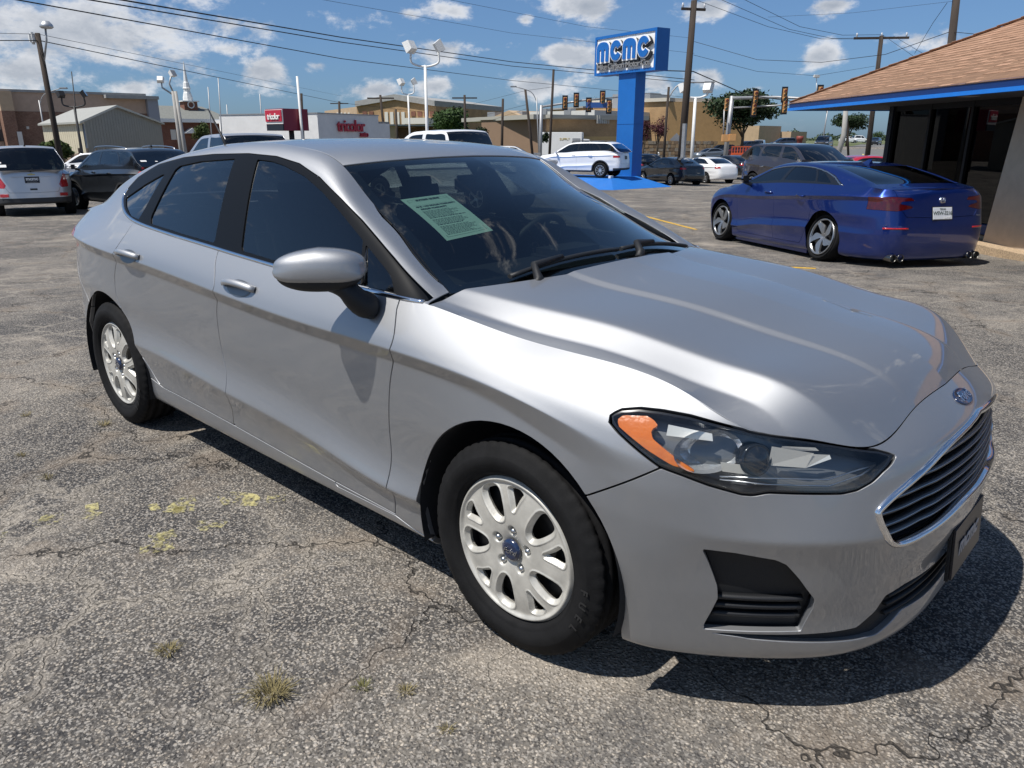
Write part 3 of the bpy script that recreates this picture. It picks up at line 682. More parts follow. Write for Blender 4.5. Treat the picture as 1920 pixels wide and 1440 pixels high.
def sedan_wheel(parent, x, side, proto={}):
    """Steel wheel with a ten-hole plastic cover; side -1 is the right of the car."""
    RC = .227
    if not proto:
        def hole_shapes():
            big, small = [], []
            for k in range(5):
                a0 = math.radians(90 + 36 + 72 * k - 10)
                pts = []
                for (r, w) in ((.44, .0), (.46, .045), (.55, .09), (.70, .122), (.80, .118), (.845, .07), (.852, 0), (.845, -.07), (.80, -.118), (.70, -.112), (.55, -.078), (.46, -.04)):
                    a = a0 + .16 * (r - .6); rr = r * RC; ww = w * RC * 1.05
                    pts.append((rr * math.cos(a) - ww * math.sin(a), rr * math.sin(a) + ww * math.cos(a)))
                big.append(smooth_poly(pts, n=3))
                a1 = math.radians(90 + 72 * k - 4); pts = []
                for (r, w) in ((.60, 0), (.72, .045), (.83, .10), (.85, .06), (.856, 0), (.85, -.06), (.83, -.10), (.72, -.045)):
                    rr = r * RC; ww = w * RC
                    pts.append((rr * math.cos(a1) - ww * math.sin(a1), rr * math.sin(a1) + ww * math.cos(a1)))
                small.append(np.array(pts))
            return big, small
        big, small = hole_shapes()
        def depth(r, a):
            q = r / RC; y = -.016 * (1 - ((q - .5) / .5) ** 2) - .012 * np.exp(-((q - .96) / .035) ** 2) + .012 * np.exp(-(q / .16) ** 2)
            p = np.stack([(r * np.cos(a)).ravel(), (r * np.sin(a)).ravel()], 1); d = np.full(len(p), -1e9)
            for b in big: d = np.maximum(d, poly_sd(p, b))
            for b in small: d = np.maximum(d, poly_sd(p, b) * 1.2)
            d = d.reshape(r.shape); y = y + .013 * np.clip(1 + d / .011, 0, 1) * (q < .95) - .003 * np.clip(1 - abs(d + .013) / .004, 0, 1) * (q < .93)
            for k in range(5):
                al = math.radians(90 + 72 * k - 2); lx, lz = .27 * RC * math.cos(al), .27 * RC * math.sin(al)
                e = np.hypot(r * np.cos(a) - lx, r * np.sin(a) - lz); y = y + .014 / (1 + np.exp((e - .0135) / .0014))
            return y
        m = disc_grid(.001, RC, 80, 360, depth); p2 = m['A'][:, [0, 2]]
        d = np.full(len(p2), -1e9)
        for b in big + small: d = np.maximum(d, poly_sd(p2, b))
        m = cut(m, d, -1)
        proto['cover'] = mesh_from('wheel_cover', m, COVER, flange=.016)
        mb = MB(); mb.lathe([(.0, -.036), (.035, -.040), (.055, -.036), (.056, -.028)], 40, axis='y'); 
        for v in range(len(mb.v)): x_, y_, z_ = mb.v[v]; mb.v[v] = (x_ * .62, y_ + .018, z_ * .62)
        proto['cap'] = mb.mesh('centre_cap', BLUEBADGE)
        t = text_mesh('Ford', .026, .0006, SATIN, shear=.4); 
        t.transform(Matrix.Translation((0, -.0235, 0)) @ Matrix.Rotation(R(90), 4, 'X')); proto['script'] = t
        mb = MB(); mb.lathe([(.21, .10), (.205, .05), (.19, .035), (.15, .03), (.12, .045), (.0, .05)], 48, axis='y')
        mb.lathe([(.222, .14), (.212, .12), (.206, .02), (.216, .008), (.226, .004), (.228, .012)], 48, axis='y'); proto['rim'] = mb.mesh('wheel', STEEL)
        for k in range(5):
            al = math.radians(90 + 72 * k - 2); mbn = MB(); proto['nut%d' % k] = mbn
            mbn.lathe([(.0, -.014), (.006, -.013), (.009, -.008), (.0095, .008)], 10, c=(.27 * RC * math.cos(al), 0, .27 * RC * math.sin(al)), axis='y')
        for k in range(5): proto['nut%d' % k] = proto['nut%d' % k].mesh('lug_nut', SATIN)
        proto['tyre'] = tyre_mb(.333, .215, .222, 200).mesh('tyre', RUBBER)
        lm = mat('tyre_letter', (.013, .013, .0135), .6)
        for k, ch in enumerate('FUEL'):
            t = text_mesh(ch, .032, .0006, lm, bold=.001); a = math.radians(-2 - 9 * k); t.transform(Matrix.Translation((.283 * math.cos(a), -.0335, .283 * math.sin(a))) @ Matrix.Rotation(-(a - math.pi / 2), 4, 'Y') @ Matrix.Rotation(R(90), 4, 'X')); proto['letter%d' % k] = t
    o = link('wheel', proto['rim'], parent); o.location = (x, side * .872, .331); o.rotation_euler = (0, .25 if x < -1 else 0., math.pi if side > 0 else 0)
    ty = link('tyre', proto['tyre'], o); ty.location = (0, .078, 0)
    for k, n_ in [('cover', 'wheel_cover'), ('cap', 'centre_cap'), ('script', 'cap_script')] + [('nut%d' % j, 'lug_nut') for j in range(5)] + [('letter%d' % j, 'tyre_letter') for j in range(4)]: link(n_, proto[k], o)
    return o

def build_silver_sedan():
    car = empty('silver_sedan', (0, 0, 0), 0, 'large silver four-door sedan with white wheel covers filling the foreground', 'car')
    cs = CarSurf(sedan_net(), ds=.010, nb=110, nh=56, nc=60, nt=48)
    m = cs.m['body']
    # wheel arches
    for poly in (arch_poly(.012, .338, .394), arch_poly(-2.845, .335, .392)): m = cut(m, cs.sd_xz(m, poly), -1)
    # headlight
    HL = [(.331, -.878, .821), (.338, -.867, .834), (.354, -.855, .845), (.395, -.837, .853), (.444, -.817, .853), (.504, -.794, .848), (.562, -.769, .838), (.618, -.738, .827), (.631, -.73, .822), (.718, -.64, .800), (.845, -.497, .766), (.88, -.459, .752), (.88, -.459, .750),
          (.874, -.508, .722), (.862, -.539, .701), (.844, -.574, .685), (.82, -.603, .679), (.691, -.727, .683), (.665, -.749, .675), (.644, -.766, .676), (.581, -.808, .694), (.527, -.84, .714), (.477, -.863, .729), (.413, -.879, .767), (.368, -.883, .794)]
    lamp, m = take(m, cs.sd_uv(m, HL))
    for side in (0, 1):
        mm = lamp if not side else mirror_m(lamp); s_ = -1 if not side else 1
        h = panel('headlight', mm, LAMPDARK, car, flange=.0, inward=.052)
        rim_, _x = None, None
        sdl = cs.sd_uv(lamp, HL); bez = cut(lamp, sdl - .007, -1); bez = bez if not side else mirror_m(bez)
        panel('lamp_bezel', bez, BLACKGL, h, flange=.045, inward=.001)
        ln = cut(lamp, sdl - .006); ln = ln if not side else mirror_m(ln); panel('lens', ln, LENS, h, flange=0)
        AM = [(.348, -.875, .818), (.362, -.86, .836), (.419, -.836, .841), (.449, -.834, .827), (.438, -.85, .811), (.446, -.854, .794), (.497, -.845, .759), (.553, -.820, .724), (.501, -.849, .736), (.437, -.869, .768)]
        am = cut(lamp, cs.sd_uv(lamp, AM)); am = am if not side else mirror_m(am); panel('turn_signal', am, AMBER, h, flange=.02, inward=.007)
        def lp(x, y, z): return (x, y if not side else -y, z)
        rb = MB(); k = 28                                     # reflector bowl, faceted
        c0 = Vector((.545, -.775, .765)); ax = Vector((.80, -.55, .22)).normalized(); u = ax.cross(Vector((0, 0, 1))).normalized(); w = ax.cross(u)
        prof = [(.062, .018), (.055, .0), (.040, -.018), (.022, -.028), (.006, -.030)]
        V = [c0 + u * (math.cos(2 * math.pi * i / k) * r_ * 1.45) + w * (math.sin(2 * math.pi * i / k) * r_ * .86) + ax * d_ for (r_, d_) in prof for i in range(k)]
        F = [(a * k + i, a * k + (i + 1) % k, (a + 1) * k + (i + 1) % k, (a + 1) * k + i) for a in range(len(prof) - 1) for i in range(k)]
        rb.add([lp(*v) for v in V], F, False); rb.build('reflector', mat('lamp_bowl', (.70, .71, .72), .18, .75), h)
        pj = MB(); c1 = Vector((.650, -.715, .752)); V = []   # projector lens
        for (r_, d_) in ((.040, -.03), (.040, .0), (.036, .004), (.034, .0), (.026, .010), (.012, .016), (.001, .017)):
            V += [c1 + u * (math.cos(2 * math.pi * i / k) * r_) + w * (math.sin(2 * math.pi * i / k) * r_) + ax * d_ for i in range(k)]
        F = [(a * k + i, a * k + (i + 1) % k, (a + 1) * k + (i + 1) % k, (a + 1) * k + i) for a in range(6) for i in range(k)]
        pj.add([lp(*v) for v in V], F, True); pj.build('projector_lens', BLACKGL, h)
        for (a, b, c_, d_) in (((.668, -.690, .735), (.735, -.628, .728), (.745, -.615, .765), (.672, -.690, .785)), ((.735, -.628, .728), (.775, -.580, .748), (.770, -.580, .757), (.742, -.615, .762)),
                               ((.590, -.765, .720), (.655, -.715, .712), (.640, -.728, .738), (.585, -.770, .745)), ((.690, -.672, .785), (.745, -.610, .778), (.752, -.602, .769), (.684, -.675, .772)),
                               ((.470, -.825, .826), (.560, -.775, .812), (.565, -.778, .795), (.470, -.832, .800))):
            wd = MB(); wd.quad(lp(*a), lp(*b), lp(*c_), lp(*d_)); wd.build('reflector_plate', mat('lamp_reflector', (.80, .77, .70), .25, .35), h)
        for dz in (0, .016):
            st_ = MB(); p = [lp(*(cs.at_uv(U_, zz)[0] - cs.at_uv(U_, zz)[1] * .022)) for U_, zz in [(q[0] - .0, q[1]) for q in cs.to_uv([(.600, -.79, .705 + dz * .5), (.69, -.722, .698 + dz), (.80, -.62, .695 + dz), (.855, -.55, .717 + dz), (.865, -.505, .740)])]]
            st_.tube(p, .0022, 6); st_.build('light_strip', SATIN, h)
    # tail light, wraps the rear corner
    TL = [(-3.20, -.86, .955), (-3.27, -.848, 1.000), (-3.42, -.80, 1.012), (-3.55, -.74, 1.010), (-3.70, -.63, .995), (-3.77, -.44, .965), (-3.79, -.40, .90), (-3.75, -.55, .875), (-3.55, -.75, .868), (-3.30, -.845, .905)]
    tl, m = take(m, cs.sd_uv(m, TL))
    pair('tail_light', tl, REDLENS, car, flange=.02)
    # grille opening, fog pockets, lower intake
    GR = [(.99, 0, .548), (.986, -.12, .547), (.972, -.255, .533), (.952, -.368, .527), (.928, -.454, .526), (.911, -.496, .543), (.898, -.52, .579), (.887, -.534, .618), (.889, -.527, .636), (.911, -.467, .672), (.934, -.375, .705), (.949, -.24, .734), (.962, 0, .757)]
    gr_uv = np.concatenate([[(-.2, .548)], cs.to_uv(GR), [(-.2, .757)]])
    gr_uv[1, 0] = 0; gr_uv[-2, 0] = 0
    inside = poly_sd(cs.uv(m), gr_uv); gr = cut(m, inside); m = cut(m, inside, -1)
    FOG = [(.579, -.816, .528), (.649, -.772, .524), (.726, -.717, .511), (.747, -.701, .498), (.773, -.672, .455), (.801, -.628, .390), (.797, -.622, .360), (.777, -.629, .290), (.777, -.629, .288), (.583, -.785, .284), (.583, -.785, .286), (.601, -.781, .338), (.615, -.779, .385), (.614, -.784, .42)]
    LO_U = [(.583, -.785, .278), (.777, -.626, .279), (.831, -.563, .279), (.87, -.502, .280), (.895, -.452, .315), (.908, -.43, .356), (.93, -.356, .366), (.954, -.196, .358), (.96, 0, .356)]
    LO_L = [(.96, 0, .268), (.957, -.076, .268), (.949, -.221, .270), (.93, -.338, .278), (.921, -.377, .258), (.902, -.431, .236), (.868, -.503, .240), (.776, -.623, .252), (.675, -.715, .262)]
    f_in = cs.sd_uv(m, FOG); fog = cut(m, f_in); m = cut(m, f_in, -1)
    lo_uv = np.concatenate([cs.to_uv(LO_U), [(-.2, .356), (-.2, .268)], cs.to_uv(LO_L)]); lo_uv[8, 0] = 0; lo_uv[11, 0] = 0
    l_in = poly_sd(cs.uv(m), lo_uv); lo = cut(m, l_in); m = cut(m, l_in, -1)
    # shut lines on the side
    F_DOOR = [(-.498, -.851, 1.2), (-.498, -.851, .998), (-.476, -.885, .944), (-.457, -.917, .877), (-.504, -.903, .734), (-.527, -.898, .58), (-.528, -.905, .45), (-.537, -.888, .311), (-.548, -.872, .246)]
    B_LINE = [(-1.647, -.855, 1.2), (-1.640, -.855, 1.047), (-1.588, -.91, .947), (-1.579, -.926, .896), (-1.626, -.907, .788), (-1.635, -.901, .625), (-1.600, -.915, .461), (-1.650, -.878, .289)]
    R_DOOR = [(-2.503, -.842, 1.2), (-2.503, -.842, 1.086), (-2.52, -.896, 1.013), (-2.556, -.927, .95), (-2.636, -.916, .836), (-2.65, -.913, .713), (-2.584, -.917, .588), (-2.474, -.911, .455), (-2.388, -.89, .344), (-2.332, -.884, .312)]
    uvF, uvB, uvR = (cs.to_uv(q) for q in (F_DOOR, B_LINE, R_DOOR))
    for q in (uvF, uvB, uvR): q[0, 1] = 1.3
    sm_ = lambda q: smooth_poly(q, False, 5)
    SILL = cs.to_uv([(-2.332, -.884, .312), (-1.645, -.878, .289), (-.992, -.875, .26), (-.548, -.87, .240), (-.45, -.866, .217)])
    front = np.concatenate([sm_(uvF), [SILL[2], SILL[1]], sm_(uvB)[::-1]])
    rear = np.concatenate([sm_(uvB), [SILL[0]], sm_(uvR)[::-1]])
    fd, m = take(m, poly_sd(cs.uv(m), front)); rd, m = take(m, poly_sd(cs.uv(m), rear))
    for nm, dm in (('front_door', fd), ('rear_door', rd)): pair(nm, dm, SILVER, car)
    U_arch = cs.to_uv([(.299, -.912, .612)])[0, 0]
    BUMP = np.concatenate([[(-.3, -.1), (U_arch + .35, -.1), (U_arch + .35, .55)], cs.to_uv([(.299, -.912, .612), (.477, -.863, .727), (.64, -.775, .76), (.80, -.58, .76)]), [(cs.to_uv([(.80, -.58, .76)])[0, 0], 1.2), (-.3, 1.2)]])
    bump, m = take(m, poly_sd(cs.uv(m), BUMP))
    panel('front_bumper', bump, SILVER, car, both=True, flange=.020)
    US = cs.to_uv([(-.5, -.9, .5)])[0, 0]
    fen = np.array([(-1, .20), (US - .10, .217), SILL[3] + (0, .002), (US + .3, .25), (US + .3, 1.3), (-1, 1.3)])
    # the fender ends at the sill line
    fenp = np.array([(-1, -.1), (cs.to_uv([(-.30, -.87, .3)])[0, 0], -.1), (cs.to_uv([(-.32, -.87, .25)])[0, 0], .205), tuple(SILL[4]), tuple(SILL[3]), (US + .4, .24), (US + .4, 1.3), (-1, 1.3)])
    fe, m = take(m, poly_sd(cs.uv(m), fenp)); pair('front_fender', fe, SILVER, car, flange=.018)
    UR = cs.to_uv([(-2.4, -.9, .35)])[0, 0]
    silp = np.concatenate([[(0, -.2)], [SILL[4] + (-.3, -.02), SILL[4], SILL[3], SILL[2], SILL[1], SILL[0]], [(UR + .35, .40), (UR + .35, -.2)]])
    sl, m = take(m, poly_sd(cs.uv(m), silp)); pair('sill', sl, SILVER, car, flange=.02)
    RB = cs.to_uv([(-3.14, -.89, .60), (-3.35, -.84, .80), (-3.50, -.78, .87), (-3.72, -.6, .86), (-3.80, -.3, .80)])
    rbp = np.concatenate([[(RB[0, 0] - .5, -.2), (RB[0, 0] - .5, .55)], RB, [(9, .80), (9, -.2)]])
    rbm, m = take(m, poly_sd(cs.uv(m), rbp)); panel('rear_bumper', rbm, SILVER, car, both=True, flange=.02)
    TR = cs.to_uv([(-3.66, -.55, 1.2), (-3.68, -.56, 1.0), (-3.78, -.38, .96), (-3.79, -.36, .80)])
    trp = np.concatenate([[(TR[0, 0], 1.4)], TR[1:], [(9, .80), (9, 1.4)]])
    tr, m = take(m, poly_sd(cs.uv(m), trp)); panel('trunk_panel', tr, SILVER, car, both=True)
    m = cut(m, cs.uv(m)[:, 0] - cs.to_uv([(-2.2, -.9, .9)])[0, 0]); pair('quarter_panel', m, SILVER, car, flange=.018)
    # front inserts
    panel('grille_backing', gr, WELL, car, flange=0, inward=.070, both=True)
    pair('fog_pocket', fog, BLACKPL, car, flange=0, inward=.030)
    for z in (.325, .352, .378):
        for s_ in (1, -1):
            fo = MB(); pts, nr = [], []
            for U_ in np.linspace(cs.to_uv([(.782, -.64, z)])[0, 0], cs.to_uv([(.605, -.782, z)])[0, 0], 14):
                p, n_ = cs.at_uv(U_, z); pts.append((p - n_ * .024) * (1, s_, 1)); nr.append(n_ * (1, s_, 1))
            ring_strip(pts, nr, [(-.008, -.006), (.006, -.006), (.004, .010), (-.004, .010)], fo, closed=False); fo.build('fog_louvre', BLACKPL, car)
    for nm, poly3, dep in (('fog_surround', FOG, .032),):
        uvp = cs.to_uv(poly3)
        for s_ in (1, -1):
            w_ = MB(); V = []; loop = smooth_poly(uvp, n=2)
            for (U_, z) in loop:
                p, nn = cs.at_uv(U_, z); V += [p * (1, s_, 1), (p - nn * dep) * (1, s_, 1)]
            k = len(loop); w_.add(V, [(2 * i, 2 * ((i + 1) % k), 2 * ((i + 1) % k) + 1, 2 * i + 1) for i in range(k)], False); w_.build(nm, BLACKPL, car)
    panel('lower_grille', lo, BLACKPL, car, flange=0, inward=.018, both=True)
    for z in (.285, .312, .338):
        loo = MB(); pts, nr = [], []
        for U_ in np.linspace(-.40, .40, 25):
            p, n_ = cs.at_uv(abs(U_), z); f = (1, 1 if U_ > 0 else -1, 1); pts.append((p - n_ * .012) * f); nr.append(n_ * f)
        ring_strip(pts, nr, [(-.005, -.01), (.005, -.01), (.003, .006), (-.003, .006)], loo, closed=False); loo.build('lower_grille_bar', BLACKPL, car)
    # chrome surround and slats of the grille
    loop = cs.to_uv(GR[1:-1]); loop = smooth_poly(np.concatenate([[(0, .548)], loop, [(0, .757)]]), False, 4)
    ptr = [cs.at_uv(U_, z) for U_, z in loop]
    path = [p for p, n_ in ptr] + [p * MIR for p, n_ in ptr[::-1]][1:-1]; nr = [n_ for p, n_ in ptr] + [n_ * MIR for p, n_ in ptr[::-1]][1:-1]
    rg = MB(); ring_strip(path, nr, [(-.010, -.05), (.003, -.02), (.007, .003), (.003, .008), (-.003, .008), (-.010, .003)], rg); rg.build('grille_surround', CHROME, car)
    wl_ = MB(); k = len(path); V = []
    for p, n_ in zip(path, nr): V += [p, p - n_ * .075]
    wl_.add(V, [(2 * i, 2 * ((i + 1) % k), 2 * ((i + 1) % k) + 1, 2 * i + 1) for i in range(k)]); wl_.build('grille_shroud', BLACKPL, car)
    for z in (.556, .587, .618, .649, .680, .711):
        pts, nr = [], []
        for U_ in np.linspace(-.62, .62, 63):
            if poly_sd(np.array([(abs(U_), z)]), gr_uv)[0] < .006: continue
            p, n_ = cs.at_uv(abs(U_), z); f = (1, 1 if U_ > 0 else -1, 1)
            jog = .004 * math.tanh((abs(U_) - .33) * 40); dip = -.035 * max(0, abs(U_) - .30)
            p = p - n_ * (.024 + jog); p = p + (0, 0, dip); pts.append(p * f); nr.append(n_ * f)
        if len(pts) > 4:
            sb = MB(); ring_strip(pts, nr, [(-.0075, -.014), (.0075, -.020), (.0065, .002), (.001, .009), (-.0055, .004)], sb, closed=False); sb.build('grille_slat', mat('slat_grey', (.11, .115, .12), .28, .7), car)
            ch = MB(); ring_strip([p + np.array(n_) * .0062 + (0, 0, .0012) for p, n_ in zip(pts, nr)], nr, [(-.0022, -.001), (.0022, -.001), (.0018, .0016), (-.0018, .0016)], ch, closed=False); ch.build('slat_trim', SATIN, car)
    # hood, roof, glass, deck
    h = cs.m['hood']; hm = cut(h, h['A'][:, 6] - .0028); hm = cut(hm, hm['A'][:, 7] * 1.2 - .0030)
    panel('hood', hm, SILVER, car, both=True, flange=.016)
    t = cs.m['top']; kn = cs.top.knots; sA, sB, sC = kn[4], kn[8], kn[11]
    S_ = lambda q: q['A'][:, 6]
    ws = cut(t, sA - .003 - S_(t)); ro = cut(t, S_(t) - sA - .003); ro = cut(ro, sB - .003 - S_(ro)); bl = cut(t, S_(t) - sB - .003); bl = cut(bl, sC - .003 - S_(bl)); dk = cut(t, S_(t) - sC - .003)
    edge = lambda q, g: cut(q, q['A'][:, 7] * .66 - g)
    ro = edge(ro, .004); panel('roof', ro, SILVER, car, both=True, flange=.02)
    panel('windscreen', edge(ws, .004), GLASS_W, car, both=True, flange=0, inward=.004)
    d_ = np.minimum(np.minimum(ws['A'][:, 7] * .66 - .035, S_(ws) - .06), sA - .045 - S_(ws)); fr = cut(ws, d_, -1)
    panel('windscreen_border', fr, BLACKGL, car, both=True, flange=0, inward=.0065)
    panel('rear_window', edge(bl, .004), GLASS_D, car, both=True, flange=0, inward=.004)
    panel('trunk_lid', edge(dk, .004), SILVER, car, both=True)
    hl_ = cut(t, S_(t) - sA - .02); hl_ = cut(hl_, sB - .02 - S_(hl_)); panel('headliner', hl_, LINER, car, both=True, flange=0, inward=.035)
    # cabin side: black frame, glass, chrome along the belt
    c = cs.m['cabin']
    FR = [(-2.795, 1.186), (-2.828, 1.225), (-2.753, 1.292), (-2.575, 1.358), (-2.302, 1.395), (-2.007, 1.413), (-1.704, 1.420), (-1.489, 1.412), (-1.311, 1.388), (-1.147, 1.343), (-.978, 1.276), (-.83, 1.213), (-.611, 1.112), (-.395, 1.008), (-.395, 1.006),
          (-.504, 1.002), (-.629, 1.004), (-.929, 1.014), (-1.206, 1.026), (-1.478, 1.041), (-1.65, 1.051), (-1.989, 1.068), (-2.209, 1.080), (-2.44, 1.100), (-2.573, 1.118), (-2.684, 1.145)]
    fr_, c2 = take(c, cs.sd_xz(c, FR), .0015)
    pair('roof_pillar', c2, SILVER, car, flange=.004)
    GL = {'front_window': [(-1.610, 1.398), (-1.50, 1.393), (-1.409, 1.380), (-1.243, 1.345), (-1.10, 1.296), (-.95, 1.233), (-.80, 1.164), (-.775, 1.152), (-.705, 1.024), (-.705, 1.022), (-1.232, 1.046), (-1.475, 1.060), (-1.478, 1.062)],
          'quarter_light': [(-.752, 1.140), (-.735, 1.133), (-.58, 1.062), (-.535, 1.019), (-.535, 1.018), (-.69, 1.022), (-.69, 1.024)],
          'rear_window_pane': [(-2.31, 1.340), (-2.28, 1.358), (-2.086, 1.382), (-1.788, 1.398), (-1.788, 1.396), (-1.690, 1.072), (-1.692, 1.070), (-2.000, 1.085), (-2.315, 1.104), (-2.317, 1.106), (-2.338, 1.13)],
          'rear_quarter_pane': [(-2.401, 1.318), (-2.43, 1.315), (-2.589, 1.263), (-2.755, 1.195), (-2.757, 1.190), (-2.69, 1.158), (-2.58, 1.124), (-2.459, 1.113), (-2.457, 1.115), (-2.44, 1.15)]}
    rest = fr_
    for nm, poly in GL.items():
        g, rest = take(rest, cs.sd_xz(rest, poly), .0005)
        pair(nm, g, GLASS_S, car, flange=0, inward=.006)
    pair('window_frame', rest, mat('frame_black', (.005, .0055, .0065), .42, spec=.14), car, flange=.010, inward=.001)
    for s_ in (-1, 1):
        cr = MB(); bl_ = [(-.40, 1.004), (-.55, 1.0065), (-.95, 1.016), (-1.42, 1.038), (-1.75, 1.056), (-2.10, 1.074), (-2.40, 1.094), (-2.56, 1.112), (-2.68, 1.140), (-2.775, 1.178), (-2.81, 1.205), (-2.80, 1.235)]
        Pc = cs.cabin.P.reshape(-1, 3); Nc = cs.cabin.N.reshape(-1, 3); pts, nr = [], []
        for (x, z) in smooth_poly(bl_, False, 5):
            i = np.argmin((Pc[:, 0] - x) ** 2 + (Pc[:, 2] - z) ** 2); y = Pc[i, 1] - (Nc[i, 0] * (x - Pc[i, 0]) + Nc[i, 2] * (z - Pc[i, 2])) / Nc[i, 1]
            pts.append(np.array((x, -s_ * y if s_ > 0 else y, z))); nr.append(Nc[i] * (1, -1 if s_ > 0 else 1, 1))
        ring_strip(pts, nr, [(-.008, -.004), (.008, -.004), (.007, .003), (.002, .0055), (-.006, .004)], cr, closed=False); cr.build('belt_trim', CHROME, car)
        pb = MB()
        pa, pb_ = np.array((-.762, -.757, 1.145)), np.array((-.690, -.842, 1.024))
        ring_strip([pa * (1, -s_, 1), (pa + pb_) / 2 * (1, -s_, 1) + np.array((0, s_ * .006, 0)), pb_ * (1, -s_, 1)], [np.array((0, s_ * .9, .4))] * 3, [(-.010, -.004), (.010, -.004), (.008, .007), (-.008, .007)], pb, closed=False); pb.build('window_bar', BLACKGL, car)
    # wheel wells, underbody
    for x, z in ((.012, .338), (-2.845, .335)):
        for s_ in (-1, 1):
            ww = MB(); a = np.linspace(-.30, math.pi + .30, 36); pf = [(.392, .897), (.398, .80), (.398, .55), (0, .55)]
            V = [(x + r_ * math.cos(t_), s_ * y, z + r_ * math.sin(t_)) for (r_, y) in pf for t_ in a]; n_ = len(a)
            ww.add(V, [(i * n_ + k, i * n_ + k + 1, (i + 1) * n_ + k + 1, (i + 1) * n_ + k) for i in range(3) for k in range(n_ - 1)], True); ww.build('wheel_liner', WELL, car)
    ub = MB(); ub.box((-1.42, 0, .235), (1.95, 1.60, .09)); ub.box((.48, 0, .25), (.50, 1.0, .09)); ub.box((-3.42, 0, .32), (.5, 1.3, .10)); ub.box((-1.4, 0, .26), (4.3, 1.06, .1)); ub.build('underbody', WELL, car)
    # cabin inside
    it = MB(); it.box((-1.6, 0, .33), (2.6, 1.6, .06)); it.box((-1.5, .80, .65), (2.2, .05, .64)); it.box((-1.5, -.80, .65), (2.2, .05, .64)); it.box((-2.75, 0, .98), (.62, 1.3, .03)); it.box((-1.03, 0, .50), (.9, .22, .35), bev=.04); it.build('cabin_floor', DASH, car)
    db = MB(); db.box((-.62, 0, .90), (.62, 1.52, .15), bev=.06, ry=.04); db.box((-.86, 0, .72), (.2, 1.45, .35), bev=.05); db.box((-.80, .37, .985), (.20, .34, .07), bev=.03); db.build('dashboard', DASH, car)
    sw = MB(); c0 = Vector((-1.00, .37, .975)); tilt = Matrix.Rotation(R(-62), 3, 'Y')
    ring = [c0 + tilt @ Vector((.185 * math.cos(a), .185 * math.sin(a), 0)) for a in np.linspace(0, 2 * math.pi, 41)]; sw.tube(ring, .016, 8, cap=False)
    for a in (0, 2.2, 4.1): sw.tube([c0, c0 + tilt @ Vector((.18 * math.cos(a), .18 * math.sin(a), 0))], .013, 6)
    sw.box(c0, (.05, .12, .10), bev=.02, ry=R(28)); sw.tube([c0, c0 + Vector((.25, 0, -.12))], .025, 8); sw.build('steering_wheel', DASH, car)
    for y in (.37, -.37):
        se = MB(); se.box((-1.42, y, .56), (.52, .50, .16), bev=.06); se.box((-1.70, y, .86), (.16, .50, .58), bev=.07, ry=R(-16)); se.box((-1.80, y, 1.205), (.10, .26, .17), bev=.045, ry=R(-10)); se.tube([(-1.78, y - .06, 1.1), (-1.80, y - .06, 1.17)], .007, 6); se.tube([(-1.78, y + .06, 1.1), (-1.80, y + .06, 1.17)], .007, 6); se.build('front_seat', FABRIC, car)
    rs = MB(); rs.box((-2.25, 0, .60), (.5, 1.3, .16), bev=.06); rs.box((-2.55, 0, .86), (.16, 1.3, .5), bev=.07, ry=R(-18))
    for y in (.38, 0, -.38): rs.box((-2.66, y, 1.12), (.09, .24, .12), bev=.04)
    rs.build('rear_seat', FABRIC, car)
    rm = MB(); rm.box((-1.03, 0, 1.30), (.03, .25, .07), bev=.02, rz=R(12)); rm.tube([(-.98, 0, 1.365), (-1.02, 0, 1.31)], .01, 6); rm.build('inside_mirror', BLACKPL, car)
    # wheels
    for x in (.012, -2.845):
        for s_ in (-1, 1): sedan_wheel(car, x, s_)
    # door handles
    for (x0, x1, z0, z1, y) in ((-2.500, -2.275, .960, .960, -.918), (-1.505, -1.280, .936, .936, -.913)):
        for s_ in (1, -1):
            hd = MB(); pts, nr = [], []
            for k in range(15):
                f = k / 14; x = x0 + (x1 - x0) * f; z = z0 + .004 * math.sin(math.pi * f); off = .004 + .034 * math.sin(math.pi * min(max(f, .0), 1)) ** .55
                p, n_ = cs.at_uv(cs.to_uv([(x, y, z)])[0, 0], z); pts.append((p + n_ * off) * (1, s_, 1)); nr.append(n_ * (1, s_, 1))
            ring_strip(pts, nr, [(-.013, -.004), (.004, -.008), (.013, -.004), (.014, .002), (.006, .007), (-.008, .006)], hd, closed=False); hb = hd.build('door_handle', SILVER, car)
            cp = MB(); V = []
            c_, n_ = cs.at_uv(cs.to_uv([((x0 + x1) / 2, y, z0 - .006)])[0, 0], z0 - .006); e = np.array((1, 0, .0)); e = e - n_ * (e @ n_); e /= np.linalg.norm(e); f_ = np.cross(n_, e)
            for r_ in range(6):
                for a in np.linspace(0, 2 * math.pi, 24, endpoint=False):
                    rr = 1 - r_ / 5.2; V.append((c_ + e * (.085 * rr * math.cos(a)) + f_ * (.033 * rr * math.sin(a)) + n_ * (.0022 if r_ == 0 else .0032)) * (1, s_, 1))
            cp.add(V, [(i * 24 + k, i * 24 + (k + 1) % 24, (i + 1) * 24 + (k + 1) % 24, (i + 1) * 24 + k) for i in range(5) for k in range(24)], True); cp.build('handle_cup', mat('cup_shaded_silver', (.20, .205, .21), .4, .8), hb)  # flat disc; the recess's shade is put into its darker silver
